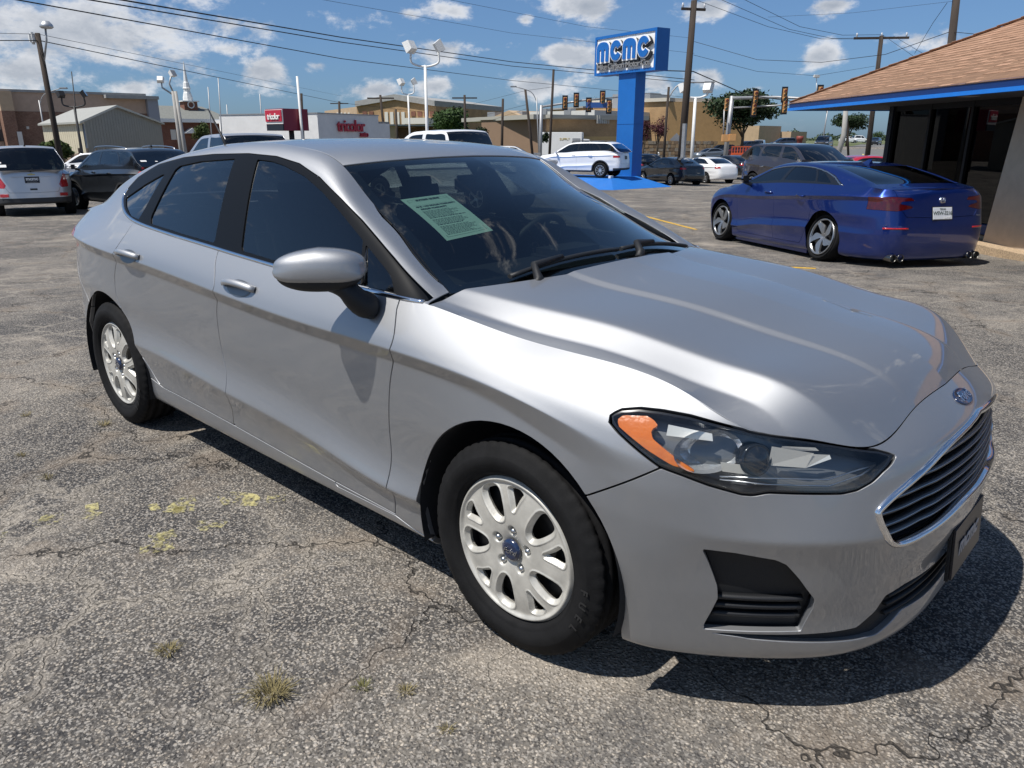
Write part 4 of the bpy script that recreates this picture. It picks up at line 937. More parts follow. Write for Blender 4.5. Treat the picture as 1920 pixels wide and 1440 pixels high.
    # mirrors
    for s_ in (-1, 1):
        root = np.array((-.675, -1.015, 1.096)) if s_ < 0 else np.array((-.97, -.955, 1.09)); ax = np.array((-.105, -.105, .0)) if s_ < 0 else np.array((-.14, -.012, 0.)); axn = ax / np.linalg.norm(ax); dp = np.array((-axn[1], axn[0], 0)); dp = dp if dp[0] > 0 else -dp; upv = np.array((0, 0, 1.))
        def blob(z0, zt, n1=28, n2=22, half=.142, dep=.070, ex=2.5):
            V = []
            for i in range(n1 + 1):
                th = math.pi * i / n1; ca = math.cos(th); sa = math.sin(th); lx = math.copysign(abs(ca) ** (2 / ex), ca); rad = sa ** (2 / ex) if sa > 0 else 0
                for j in range(n2):
                    ph = 2 * math.pi * j / n2; cb, sb = math.cos(ph), math.sin(ph); a = math.copysign(abs(cb) ** (2 / ex), cb); b = math.copysign(abs(sb) ** (2 / ex), sb)
                    if b < 0: a = math.copysign(abs(cb) ** .38, cb); lx_ = rad ** .55
                    else: lx_ = rad
                    zz = b * rad * (zt * (1 - .30 * lx * (lx > 0) - .10 * (lx < 0) * -lx) if b > 0 else z0); V.append((root + axn * lx * half + dp * (a * lx_ * dep - .018 * lx * lx) + upv * zz) * (1, -s_, 1))
            F = [(i * n2 + j, i * n2 + (j + 1) % n2, (i + 1) * n2 + (j + 1) % n2, (i + 1) * n2 + j) for i in range(n1) for j in range(n2)]
            return V, F
        mc = MB(); V, F = blob(.044, .066, ex=2.9); mc.add(V, F, True); mo = mc.build('wing_mirror', SILVER, car)
        mk = MB(); V, F = blob(.066, .02, half=.138, dep=.066); mk.add(V, F, True)
        pth = [root + axn * (-.02) + upv * -.045, root + axn * -.075 + upv * -.062 + dp * .0, np.array((-.605, -.925, .990)), np.array((-.600, -.880, .968))]
        mk.tube([p * (1, -s_, 1) for p in smooth_poly(pth, False, 4)], [.028, .03, .032, .036, .040, .043, .046, .048, .050, .052, .052, .05, .045], 14, flat=.8); mk.build('mirror_base', BLACKPL, mo)
        mg = MB(); V = []
        for a in np.linspace(0, 2 * math.pi, 28, endpoint=False): V.append((root + axn * (.122 * math.copysign(abs(math.cos(a)) ** .7, math.cos(a))) + upv * (.042 * math.copysign(abs(math.sin(a)) ** .7, math.sin(a))) - dp * .074) * (1, -s_, 1))
        mg.add(V, [tuple(range(28))]); mg.build('mirror_glass', CHROME, mo)
    # wipers and cowl
    cw = MB(); V = []
    ys = np.linspace(-.70, .70, 21)
    for y in ys:
        f = abs(y) / .70; x0 = -.222 - .14 * f ** 2.2; z0 = 1.050 - .045 * f ** 2
        V += [(x0 + .03, y, z0 - .012), (x0 - .10, y, z0 - .024), (x0 - .16, y, z0 + .000)]
    cw.add(V, [(3 * i + k, 3 * i + k + 1, 3 * i + k + 4, 3 * i + k + 3) for i in range(20) for k in range(2)], True); cw.build('cowl_panel', BLACKPL, car)
    tp = cs.top.P.reshape(-1, 3); tn = cs.top.N.reshape(-1, 3)
    def on_glass(x, y, h):
        q = np.array((x, -abs(y))); i = np.argmin(((tp[:, :2] - q) ** 2).sum(1)); z = tp[i, 2] - (tn[i, 0] * (x - tp[i, 0]) + tn[i, 1] * (-abs(y) - tp[i, 1])) / tn[i, 2]
        return np.array((x, y, z)) + tn[i] * (1, 1 if y < 0 else -1, 1) * h
    for (b0, b1, piv) in (((-.335, -.52), (-.295, .02), (-.262, -.47)), ((-.295, .04), (-.345, .60), (-.245, .10))):
        wp = MB(); pts = [on_glass(b0[0] + (b1[0] - b0[0]) * f - .05 * math.sin(math.pi * f) * 0, b0[1] + (b1[1] - b0[1]) * f, .014) for f in np.linspace(0, 1, 12)]
        wp.tube(pts, .012, 6, flat=.7); mid = pts[5]; z_ = on_glass(piv[0], piv[1], .02)[2]; wp.tube([(piv[0], piv[1], z_ - .020), (piv[0] - .012, piv[1] + .03, z_ + .002), pts[2] + np.array((.012, 0, .014)), mid + np.array((0, 0, .010))], [.018, .017, .013, .009], 8); wp.build('wiper', BLACKPL, car)
    # badge, plate
    p, n_ = cs.at_uv(0, .793); n_ = n_ / np.linalg.norm(n_); up2 = np.cross(n_, np.array((0, 1, 0))); up2 = up2 if up2[2] > 0 else -up2
    bd = MB(); V = []
    for (r_, h_) in ((1.12, -.002), (1.12, .003), (1.0, .0045), (.96, .003), (.5, .0045), (.01, .005)):
        for a in np.linspace(0, 2 * math.pi, 36, endpoint=False): V.append(p + np.array((0, 1, 0)) * .052 * r_ * math.cos(a) + up2 * .024 * r_ * math.sin(a) + n_ * h_)
    bd.add(V, [(i * 36 + k, i * 36 + (k + 1) % 36, (i + 1) * 36 + (k + 1) % 36, (i + 1) * 36 + k) for i in range(5) for k in range(36)], True); bo = bd.build('badge', BLUEBADGE, car)
    tx = text_mesh('Ford', .042, .0005, CHROME, shear=.4); tx.transform(Matrix([[0, up2[0], n_[0], p[0] + n_[0] * .006], [1, up2[1], n_[1], p[1]], [0, up2[2], n_[2], p[2] + n_[2] * .006], [0, 0, 0, 1]])); link('badge_script', tx, bo)
    pl = MB(); pl.box((.990, 0, .385), (.006, .310, .155), ry=R(-4), bev=.003); po = pl.build('front_plate', PLATE, car)
    pf = MB(); pf.box((.981, 0, .385), (.010, .325, .168), ry=R(-4), bev=.006); pf.build('plate_bracket', BLACKPL, po)
    tx = text_mesh('mcmc', .085, .0006, mat('plate_grey', (.30, .31, .34), .4), bold=.003); tx.transform(Matrix.Translation((.9945, 0, .392)) @ Matrix(((0, 0, 1, 0), (1, 0, 0, 0), (0, 1, 0, 0), (0, 0, 0, 1)))); link('plate_lettering', tx, po)
    # antenna on the roof
    an = MB(); an.tube([(-2.33, -.40, 1.43), (-2.40, -.395, 1.50), (-2.52, -.385, 1.62)], [.012, .006, .003], 8); an.build('antenna', BLACKPL, car)
    return car, cs
silver_sedan, sedan_cs = build_silver_sedan()

# the green form behind the windscreen
def build_form():
    q = [np.array(p) - (.010, .003, .022) for p in ((-.896, -.492, 1.286), (-.833, -.319, 1.302), (-.573, -.335, 1.186), (-.623, -.515, 1.165))]   # upper left, upper right, lower right, lower left
    def P(u, v, h=0.):
        a = q[0] * (1 - u) + q[1] * u; b = q[3] * (1 - u) + q[2] * u; p = a * (1 - v) + b * v; n = np.cross(q[1] - q[0], q[0] - q[3]); n = n / np.linalg.norm(n); n = n if n[2] > 0 else -n
        return p + n * (h + .004 * math.sin(math.pi * v) - .004 * (v > .8) * (v - .8) * 5 * (1 - u))
    mb = MB(); V = [P(i / 6, j / 8) for j in range(9) for i in range(7)]; mb.add(V, [(j * 7 + i, j * 7 + i + 1, j * 7 + i + 8, j * 7 + i + 7) for j in range(8) for i in range(6)], True)
    o = mb.build('paper_form', mat('green_paper', (.50, .74, .62), .8)); tag(o, 'pale green printed buyers guide form inside the windscreen of the silver sedan', 'paper')
    ln = MB(); r2 = random.Random(3)
    def bar(u0, u1, v, w): ln.quad(P(u0, v, .0012), P(u1, v, .0012), P(u1, v + w, .0012), P(u0, v + w, .0012))
    for v in (.10, .205): bar(.08, .92, v, .0022)
    bar(.08, .92, .945, .003); bar(.08, .92, .055, .003)
    for u in (.08, .917): ln.quad(P(u, .055, .0012), P(u + .006, .055, .0012), P(u + .006, .945, .0012), P(u, .945, .0012))
    for k in range(24):
        v = .36 + k * .0235
        if k in (8, 15): continue
        e = r2.uniform(.62, .88); u = .12
        while u < e:
            w_ = r2.uniform(.02, .07); bar(u, min(u + w_, e), v, .0060 if k not in (7, 14) else .011); u += w_ + .012
    ln.build('print_lines', DARKPT, o)
    def word(t, u, v, size, bold=.0):
        me = text_mesh(t, size, 0.0002, DARKPT, bold=bold); o_ = P(u, v, .0016); ex = P(u + .01, v, .0016) - o_; ey = P(u, v - .01, .0016) - o_; ex /= np.linalg.norm(ex); ey /= np.linalg.norm(ey); ez = np.cross(ex, ey)
        me.transform(Matrix([[ex[i], ey[i], ez[i], o_[i]] for i in range(3)] + [[0, 0, 0, 1]])); link('print_words', me, o)
    word('BUYERS GUIDE', .5, .08, .014, .0006); word('AS IS - NO DEALER WARRANTY', .52, .245, .011, .0005); word('DEALER WARRANTY', .42, .31, .011, .0005)
build_form()
# ---------------------------------------------------------------- ground
def asphalt():
    m = bpy.data.materials.new('worn_asphalt'); m.use_nodes = True; N, L = nt_of(m); b = N['Principled BSDF']; b.inputs['Roughness'].default_value = .85; b.inputs['Specular IOR Level'].default_value = .25
    t = N.new('ShaderNodeTexCoord'); O = t.outputs['Object']
    def noise(s, d=5, r=.6, dist=0, src=O):
        n = N.new('ShaderNodeTexNoise'); n.inputs['Scale'].default_value = s; n.inputs['Detail'].default_value = d; n.inputs['Roughness'].default_value = r; n.inputs['Distortion'].default_value = dist; L.new(src, n.inputs['Vector']); return n
    def mr(s, a, b_, c=0, d=1, smooth=True):
        n = N.new('ShaderNodeMapRange'); n.interpolation_type = 'SMOOTHSTEP' if smooth else 'LINEAR'; L.new(s, n.inputs[0])
        for i, v in enumerate((a, b_, c, d)): n.inputs[i + 1].default_value = v
        return n.outputs[0]
    def mix(f, a, b_, typ='MIX'):
        n = N.new('ShaderNodeMix'); n.data_type = 'RGBA'; n.blend_type = typ
        for k, v in (('Factor', f), ('A', a), ('B', b_)):
            if isinstance(v, (tuple, float, int)): n.inputs[k].default_value = (*v, 1) if isinstance(v, tuple) else v
            else: L.new(v, n.inputs[k])
        return n.outputs['Result']
    def mth(op, a, b_):
        n = N.new('ShaderNodeMath'); n.operation = op
        for i, v in enumerate((a, b_)):
            if isinstance(v, (int, float)): n.inputs[i].default_value = v
            else: L.new(v, n.inputs[i])
        return n.outputs[0]
    # aggregate: small stones in dark binder
    wob = noise(60, 2); vadd = N.new('ShaderNodeMix'); vadd.data_type = 'RGBA'; vadd.blend_type = 'LINEAR_LIGHT'; vadd.inputs['Factor'].default_value = .006; L.new(O, vadd.inputs['A']); L.new(wob.outputs['Color'], vadd.inputs['B'])
    v1 = N.new('ShaderNodeTexVoronoi'); v1.inputs['Scale'].default_value = 100; L.new(vadd.outputs['Result'], v1.inputs['Vector'])
    v2 = N.new('ShaderNodeTexVoronoi'); v2.inputs['Scale'].default_value = 150; L.new(O, v2.inputs['Vector'])
    s1 = N.new('ShaderNodeSeparateColor'); L.new(v1.outputs['Color'], s1.inputs[0]); s2 = N.new('ShaderNodeSeparateColor'); L.new(v2.outputs['Color'], s2.inputs[0])
    worn = noise(.55, 6, .65, .4); worn2 = noise(2.6, 6, .7)
    wf = mr(mth('ADD', mth('MULTIPLY', worn.outputs['Fac'], .65), mth('MULTIPLY', worn2.outputs['Fac'], .35)), .40, .62)
    binder = mix(wf, (.042, .041, .042), (.155, .141, .122))
    stone = mix(s1.outputs[1], (.17, .145, .12), (.55, .485, .40))
    pick = mth('MULTIPLY', mr(s1.outputs[0], .30, .60), mr(v1.outputs['Distance'], .62, .30))
    thr = mth('MULTIPLY', pick, mr(wf, 0, 1, .62, 1.0))
    col = mix(thr, binder, stone)
    col = mix(mth('MULTIPLY', mr(s2.outputs[0], .62, .80), .55), col, (.40, .37, .33))
    col = mix(mth('MULTIPLY', mr(s2.outputs[1], .70, .85), .6), col, (.025, .025, .028))
    # pale dust lying in patches and along the cracks
    dust = noise(.9, 8, .72, .6); df = mr(dust.outputs['Fac'], .48, .72, 0, .55); col = mix(df, col, (.44, .385, .315))
    dk = noise(.42, 5, .7, .8); col = mix(mr(dk.outputs['Fac'], .52, .68, 0, .6), col, (.050, .052, .057))
    # cracks: long ones and a finer net
    def cracks(scale, wid, dist, msk=None):
        w = noise(1.7, 5, .65); vv = N.new('ShaderNodeMix'); vv.data_type = 'RGBA'; vv.blend_type = 'LINEAR_LIGHT'; vv.inputs['Factor'].default_value = dist; L.new(O, vv.inputs['A']); L.new(w.outputs['Color'], vv.inputs['B'])
        v = N.new('ShaderNodeTexVoronoi'); v.feature = 'DISTANCE_TO_EDGE'; v.inputs['Scale'].default_value = scale; L.new(vv.outputs['Result'], v.inputs['Vector'])
        c = mr(v.outputs['Distance'], wid, wid * .25)
        if msk is not None: c = mth('MULTIPLY', c, msk)
        return c, v.outputs['Distance']
    c1, d1 = cracks(.62, .0042, .35, mr(noise(.8, 3).outputs['Fac'], .33, .45))
    c2, d2 = cracks(1.9, .007, .26, mr(noise(.5, 3, .5, 0).outputs['Color'], .46, .56))
    halo = mth('MULTIPLY', mr(d1, .07, .0, 0, .5), mr(noise(3, 4).outputs['Fac'], .42, .62)); col = mix(halo, col, (.24, .195, .15))
    col = mix(mth('MULTIPLY', mr(d2, .05, .0, 0, .7), mr(noise(.5, 3, .5, 0).outputs['Color'], .48, .60)), col, (.38, .34, .285))
    ck = mth('MAXIMUM', mth('MULTIPLY', c1, .85), mth('MULTIPLY', c2, .6)); col = mix(ck, col, (.022, .020, .018))
    L.new(col, b.inputs['Base Color'])
    hgt = mth('ADD', mth('MULTIPLY', mr(v1.outputs['Distance'], .7, .1), .0045), mth('MULTIPLY', s2.outputs[0], .0016)); hgt = mth('SUBTRACT', hgt, mth('MULTIPLY', ck, .010)); hgt = mth('ADD', hgt, mth('MULTIPLY', worn2.outputs['Fac'], .012))
    bp = N.new('ShaderNodeBump'); bp.inputs['Strength'].default_value = .85; bp.inputs['Distance'].default_value = 1.0; L.new(hgt, bp.inputs['Height']); L.new(bp.outputs[0], b.inputs['Normal'])
    return m
def ground_sheet():
    ps = [-3000, -800, -200, -60, -20, -8, 0] + [3 + .5 * k for k in range(90)] + list(range(49, 105, 4)) + [120, 160, 240, 400, 900, 3500]; qs = [-3000, -800, -200, -80, -40, -20, -10, 0, 10, 20] + list(range(28, 60, 3)) + [70, 100, 200, 800, 3000]
    V = []
    for q in qs:
        for p in ps: x, y = (q - p) * .70711, (p + q) * .70711; V.append((x, y, gz(x, y)))
    n = len(ps); mb = MB(); mb.add(V, [(j * n + i, (j + 1) * n + i, (j + 1) * n + i + 1, j * n + i + 1) for j in range(len(qs) - 1) for i in range(n - 1)], True)
    return mb.build('parking_lot', asphalt(), kind='structure')
ground_sheet()
# ---------------------------------------------------------------- other vehicles
def pmap(x, a, b): return float(np.interp(x, a, b)) if a[0] <= x <= a[-1] else (b[0] + (x - a[0]) if x < a[0] else b[-1] + (x - a[-1]))
def warp(net, fx, fz, sy):
    out = []
    for part in net:
        out.append([[np.array((fx(q[0]), q[1] * sy, fz(q[2]))) for q in st] for st in part])
    return out
SED_X = [-3.85, -3.28, -2.845, -2.45, -1.04, -.38, 0, .99]
def warp_sedan(p):
    lowz = p.get('low')
    xa = SED_X; xb = [-(p['wb'] + p['ro']), -p['deck'], -p['wb'], -p['rroof'], -p['head'], -p['cowl'], 0, p['fo']]
    za = [0, .18, .45, .90, 1.05, 1.48]; zb = [0, p['sill'], p['crease'], p['char'], p['belt'], p['h']]
    net = warp(sedan_net(), lambda x: pmap(x, xa, xb), lambda z: pmap(z, za, zb), p['w'] / 1.852)
    if lowz:                                                        # body kit: the ends reach down to the sills
        for i, st in enumerate(net[0]):
            z0 = min(q[2] for q in st)
            for q in st:
                if q[2] < .45 and (i <= 5 or i >= len(net[0]) - 6): q[2] = lowz + (q[2] - z0) * (.45 - lowz) / (.45 - z0)
    return net

def suv_net(p):
    """Tall body: the sedan's flanks stretched up, its own cabin and tailgate."""
    ln = p['wb'] + p['ro']
    xa = [-3.85, -2.845, -.38, 0, .99]; xb = [-ln, -p['wb'], -p['cowl'], 0, p['fo']]
    za = [0, .18, .45, .90, 1.05]; zb = [0, p['sill'], p['crease'], p['char'], p['belt']]
    S, H, G, T = warp(sedan_net(), lambda x: pmap(x, xa, xb), lambda z: pmap(z, za, zb), p['w'] / 1.852)
    hw = p['w'] / 2; n = len(S)
    # blunt nose and tail: pull the upper rows out
    for i, st in enumerate(S):
        if i <= 5:
            xm = max(q[0] for q in st)
            for j, q in enumerate(st[2:]): q[0] = q[0] + (xm - q[0]) * p.get('nose', .45) * (1 if j < len(st) - 3 else .75)
        if i >= n - 4:
            xm = min(q[0] for q in st)
            for q in st[2:]: q[0] = q[0] + (xm + p.get('tuck', .05) * (q[2] / p['belt']) - q[0]) * .8
    cw, hd, rr = p['cowl'], p['head'], p['rroof']; zr = p['h']; bt = p['belt']; tb = ln - .06 - p.get('gate', .0)
    tail = p.get('tailbelt', bt + .05)
    B = [(-cw, bt - .04), (-cw - .14, bt - .03), (-cw - .36, bt - .02), (-hd + .10, bt - .01), (-hd - .15, bt), (-hd - .5, bt + .01), (-(hd + rr) / 2, bt + .02), (-rr + .45, bt + .03), (-rr + .1, bt + .04), (-min(rr + .12, tb - .12), tail - .01), (-min(rr + .22, tb - .05), tail), (-tb, tail)]
    zc = bt - .03
    RL = [(-cw - .02, zc), (-cw - .02 - (hd - cw) * .22, zc + (zr - .10 - zc) * .25), (-cw - (hd - cw) * .52, zc + (zr - .10 - zc) * .56), (-cw - (hd - cw) * .82, zc + (zr - .10 - zc) * .86), (-hd - .08, zr - .085), (-hd - .45, zr - .045), (-(hd + rr) / 2, zr - .03), (-rr + .45, zr - .04), (-rr + .06, zr - .07), (-rr - (tb - rr) * .35, zr - .07 - (zr - .07 - tail) * .35), (-rr - (tb - rr) * .72, zr - .07 - (zr - .07 - tail) * .72), (-tb - .005, tail + .01)]
    yb = hw * .925; yr = hw * p.get('tumble', .70)
    G, T = [], []
    for k, ((xb_, zb_), (xr, zr_)) in enumerate(zip(B, RL)):
        f = min(1, max(0, (zr_ - zb_) / max(zr - bt - .05, .1))); end = .93 if k == 0 else (.97 if k == len(B) - 1 else 1)
        ybk = yb * (1 if k < 9 else (.985, .965, .90)[k - 9]); y_r = ybk + (yr - ybk) * f if f > .02 else ybk * .93
        b = np.array((xb_, -ybk, zb_)); r = np.array((xr, -y_r, zr_)); d = r - b
        row = [b, b + d * .42 + (0, -.018 * f, 0), b + d * .80 + (0, -.022 * f, 0), b + d * .90 + (0, -.018 * f, .004 * f), b + d * .965 + (0, -.006, .010 * f), r]
        G.append(row)
        cx = xr + (.20 * (1 - min(1, k / 4)) + .05 if k < 5 else -.02 if k < 8 else -.05); cz = zr_ + (.012 if k < 4 else .03 if k < 9 else .012)
        if k >= 9: cx = xr - .04 * (1 if k < 11 else .4)
        T.append([r, np.array((xr + (cx - xr) * .45, -y_r * .78, zr_ + (cz - zr_) * .5)), np.array((xr + (cx - xr) * .8, -y_r * .5, zr_ + (cz - zr_) * .82)), np.array((cx, -y_r * .22, cz - .001)), np.array((cx, 0, cz))])
    return S, H, G, T

ALLOY = mat('alloy', (.60, .61, .62), .28, .9); ALLOYDARK = mat('alloy_grey', (.34, .345, .35), .3, .8)
HEADCLEAR = mat('lamp_clear', (.75, .77, .80), .12, .5, coat=1.)
BLACKMAT = mat('trim_black', (.028, .029, .031), .6)
WHEELS = {}
def alloy(style, rr):
    """Face of an alloy wheel of radius rr; returns meshes (face, barrel)."""
    key = (style, round(rr, 3))
    if key in WHEELS: return WHEELS[key]
    holes = []
    if style == 'twist':
        for k in range(5):
            a0 = math.radians(72 * k + 20); pts = [(.20, -.42), (.30, -.46), (.60, -.44), (.90, -.40), (.93, -.1), (.93, .30), (.84, .34), (.60, .02), (.34, -.10), (.20, -.2)]
            holes.append(smooth_poly([(r * rr * math.cos(a0 + a * 1.25), r * rr * math.sin(a0 + a * 1.25)) for r, a in pts], n=3))
    else:
        n = int(style)
        for k in range(n):
            a0 = 2 * math.pi * (k + .5) / n; w = math.pi / n
            pts = [(.30, -.25), (.34, -.5), (.88, -.76), (.91, -.4), (.92, .4), (.88, .76), (.34, .5), (.30, .25)]
            holes.append(smooth_poly([(r * rr * math.cos(a0 + a * w), r * rr * math.sin(a0 + a * w)) for r, a in pts], n=2))
    big = style == 'twist'
    m = disc_grid(.001, rr, 30 if big else 16, 150 if big else 72, lambda r, a: -.02 + .03 * (1 - r / rr) ** 2 - .012 * np.exp(-((r / rr - .96) / .03) ** 2) + .012 * np.exp(-(r / rr / .14) ** 2))
    d = np.full(len(m['A']), -1e9)
    for h_ in holes: d = np.maximum(d, poly_sd(m['A'][:, [0, 2]], h_))
    m = cut(m, d, -1); f = mesh_from('rim_face', m, ALLOYDARK if big else ALLOY, flange=.03)
    mb = MB(); mb.lathe([(rr * .97, .0), (rr * .93, .05), (rr * .92, .14), (.0, .14)], 32, axis='y'); b = mb.mesh('barrel', STEEL)
    WHEELS[key] = (f, b); return WHEELS[key]
TYRES = {}
def car_wheel(parent, x, side, y, r, w, rr, style, camber=0., full=True, steer=0.):
    k = (r, w, rr)
    if k not in TYRES: TYRES[k] = tyre_mb(r, w, rr, 64 if full else 28, False).mesh('tyre', RUBBER)
    o = link('wheel', TYRES[k], parent); o.location = (x, side * (y - w / 2), r)
    o.rotation_euler = Euler((-camber if side < 0 else -camber, steer, math.pi if side > 0 else 0), 'XYZ')
    f, b = alloy(style, rr)
    e = link('rim', f, o); e.location = (0, -w / 2 * .80, 0)
    if full: q = link('barrel', b, o); q.location = (0, -w / 2 * .78, 0)
    return o

def xt_poly(cs, wins, lo, hi):
    """Window outlines on the cabin side: x at belt and top -> (x, t) polygon scaled to metres."""
    return [[(a, lo), (b, hi), (c, hi), (d, lo)] for (a, b, c, d) in wins]

def build_car(name, label, p, loc, rz, pnt, group=None, cat='car'):
    ds = p.get('ds', .04); car = empty(name, loc, rz, label, cat, group)
    suv = p.get('suv', False); net = suv_net(p) if suv else warp_sedan(p)
    cs = CarSurf(net, ds=ds, nb=p.get('nb', 40), nh=16, nc=p.get('nc', 26), nt=16, soft_x=-9 if suv else -p['rroof'] - .15)
    m = cs.m['body']; wb = p['wb']; ra = p['r'] * p.get('archk', 1.16); full = p.get('full', True)
    zc = p['r'] + .01 + p.get('dz', 0)
    for x in (.01, -wb): m = cut(m, cs.sd_xz(m, arch_poly(x, zc, ra, 24)), -1)
    fl = .012 if full else 0
    yz = lambda q: q['A'][:, [1, 2]]
    def front(q, poly, x0): return np.minimum(poly_sd(yz(q), poly), q['A'][:, 0] - x0)
    def rear(q, poly, x0): return np.minimum(poly_sd(yz(q), poly), x0 - q['A'][:, 0])
    hw = p['w'] / 2
    # lamps: outline given in (share of half width, height) seen from the ends
    for nm, poly, mt_, fn, x0 in (('tail_light', p.get('tail'), p.get('tailmat', REDLENS), rear, -wb - p['ro'] + p.get('tailwrap', .32)), ('headlight', p.get('headl'), HEADCLEAR, front, p['fo'] - p.get('headwrap', .5))):
        if poly:
            d = fn(m, [(-a * hw, z) for a, z in poly], x0); g, m = take(m, d, .002 if full else 0)
            if len(g['F']): pair(nm, g, mt_, car, flange=.015 if full else 0)
    if p.get('grille'):
        d = front(m, [(-a * hw, z) for a, z in p['grille']] + [(.2, p['grille'][-1][1]), (.2, p['grille'][0][1])], p['fo'] - .35); g, m = take(m, d, 0)
        if len(g['F']): panel('grille', g, BLACKMAT, car, flange=0, inward=.01, both=True)
    # black lower cladding
    if p.get('clad'):
        P3 = m['A'][:, :3]; d = p['clad'] - P3[:, 2]
        for x in (.01, -wb): d = np.maximum(d, (ra + p.get('cladw', .05)) - np.hypot(P3[:, 0] - x, P3[:, 2] - zc))
        if p.get('cladrear'): d = np.maximum(d, np.minimum(p['cladrear'] - P3[:, 2], -wb - p['ro'] + .4 - P3[:, 0]))
        g, m = take(m, d, 0); panel('lower_cladding', g, BLACKMAT, car, flange=.01 if full else 0, both=True)
    if p.get('doors'):
        x0, x1, x2 = p['doors']; sl = p['sill'] + .10; lean = .04
        tp_ = p['belt'] + .3
        fd = [(-x0 - .02, sl), (-x0 + .04, p['char']), (-x0 - .02, tp_), (-x1 - lean, tp_), (-x1 + .02, p['char']), (-x1, sl)]
        back = [(-x2 + .22, sl), (-x2 + .05, sl + .25), (-x2 - .02, p['char'] - .15), (-x2 + .02, p['char'] + .05), (-x2 + .05, tp_)]
        rd = [(-x1, sl), (-x1 + .02, p['char']), (-x1 - lean, tp_)] + back[::-1]
        for nm, poly in (('front_door', fd), ('rear_door', rd)):
            g, m = take(m, cs.sd_xz(m, poly), .0028); pair(nm, g, pnt, car, flange=fl)
    if p.get('gatecut'):                                            # tailgate / trunk lid outline seen from behind
        d = rear(m, [(-a * hw, z) for a, z in p['gatecut']] + [(.2, p['gatecut'][-1][1]), (.2, p['gatecut'][0][1])], -wb - p['ro'] + .45)
        g, m = take(m, d, .003); panel('tailgate' if suv else 'trunk_panel', g, pnt, car, flange=fl, both=True)
    panel('body', m, pnt, car, flange=fl, both=True)
    h = cs.m['hood']
    if full: h = cut(h, h['A'][:, 6] - .004); h = cut(h, h['A'][:, 7] - .004)
    panel('hood', h, pnt, car, flange=fl, both=True)
    t = cs.m['top']; kn = cs.top.knots; iA, iB, iC = (4, 8, len(kn) - 1) if suv else (4, 8, 11); S_ = lambda q: q['A'][:, 6]
    gB = p.get('spoiler', .0)
    ws = cut(t, kn[iA] - S_(t)); ro = cut(t, S_(t) - kn[iA]); ro = cut(ro, kn[iB] + gB - S_(ro)); bl = cut(t, S_(t) - kn[iB] - gB)
    bl, dk = cut(bl, kn[iC] - S_(bl)), cut(bl, S_(bl) - kn[iC])
    panel('windscreen', ws, p.get('wglass', GLASS_D), car, both=True, flange=0, inward=.003); panel('roof', ro, p.get('roofmat', pnt), car, both=True, flange=fl)
    panel('rear_window', bl, p.get('rglass', GLASS_D), car, both=True, flange=0, inward=.003)
    if len(dk['F']): panel('trunk_lid', dk, p.get('deckmat', pnt), car, both=True, flange=fl)
    c = cs.m['cabin']; xt = np.stack([c['A'][:, 0], c['A'][:, 7] * .8], 1)
    lo, hi = p.get('wlo', .05), p.get('whi', .40)
    frame = p.get('frame')
    rest = c
    XT = lambda q: np.stack([q['A'][:, 0], q['A'][:, 7] * .8], 1)
    if frame:
        g = cut(rest, poly_sd(XT(rest), [(a, t_ * .8) for a, t_ in frame])); rest2 = cut(rest, poly_sd(XT(rest), [(a, t_ * .8) for a, t_ in frame]), -1)
        src = g
    else: src = rest
    for (nm, poly) in p['wins']:
        pp = [(a, (lo if t_ == 0 else hi if t_ == 1 else t_) * .8) for a, t_ in poly]; d = poly_sd(XT(src), pp); g, src = cut(src, d), cut(src, d, -1)
        if len(g['F']): pair(nm, g, p.get('sglass', GLASS_D), car, flange=0, inward=.004)
    if frame: pair('window_frame', src, p.get('framemat', BLACKGL), car, flange=.008); src = rest2
    pair('roof_side', src, pnt, car, flange=fl)
    # inside: a dark core keeps the tinted cabin from being seen through to the ground
    core = MB(); core.box((-wb / 2 + .1, 0, (p['sill'] + p['belt']) / 2 - .03), (wb * .95, p['w'] * .80, p['belt'] - p['sill'] - .12)); core.box((.45, 0, p['sill'] + .16), (p['fo'] * .6, p['w'] * .55, .16)); core.box((-wb - p['ro'] * .45, 0, p['sill'] + .2), (p['ro'] * .6, p['w'] * .55, .16)); core.build('underbody', WELL, car)
    if full:
        for x in (-p['head'] - .35, ):
            for s_ in (-1, 1):
                se = MB(); se.box((x, s_ * .38, p['belt'] + .02), (.14, .46, .40), bev=.05, ry=R(-14)); se.box((x - .08, s_ * .38, p['belt'] + .29), (.09, .25, .16), bev=.04); se.build('seat', FABRIC, car)
    for x in (.01, -wb):
        for s_ in (-1, 1): car_wheel(car, x, s_, hw * p.get('track', .985), p['r'], p.get('tw', .225), p['rr'], p['wheel'], p.get('camber', 0.) * (1.0 if x < -1 else .5), full)
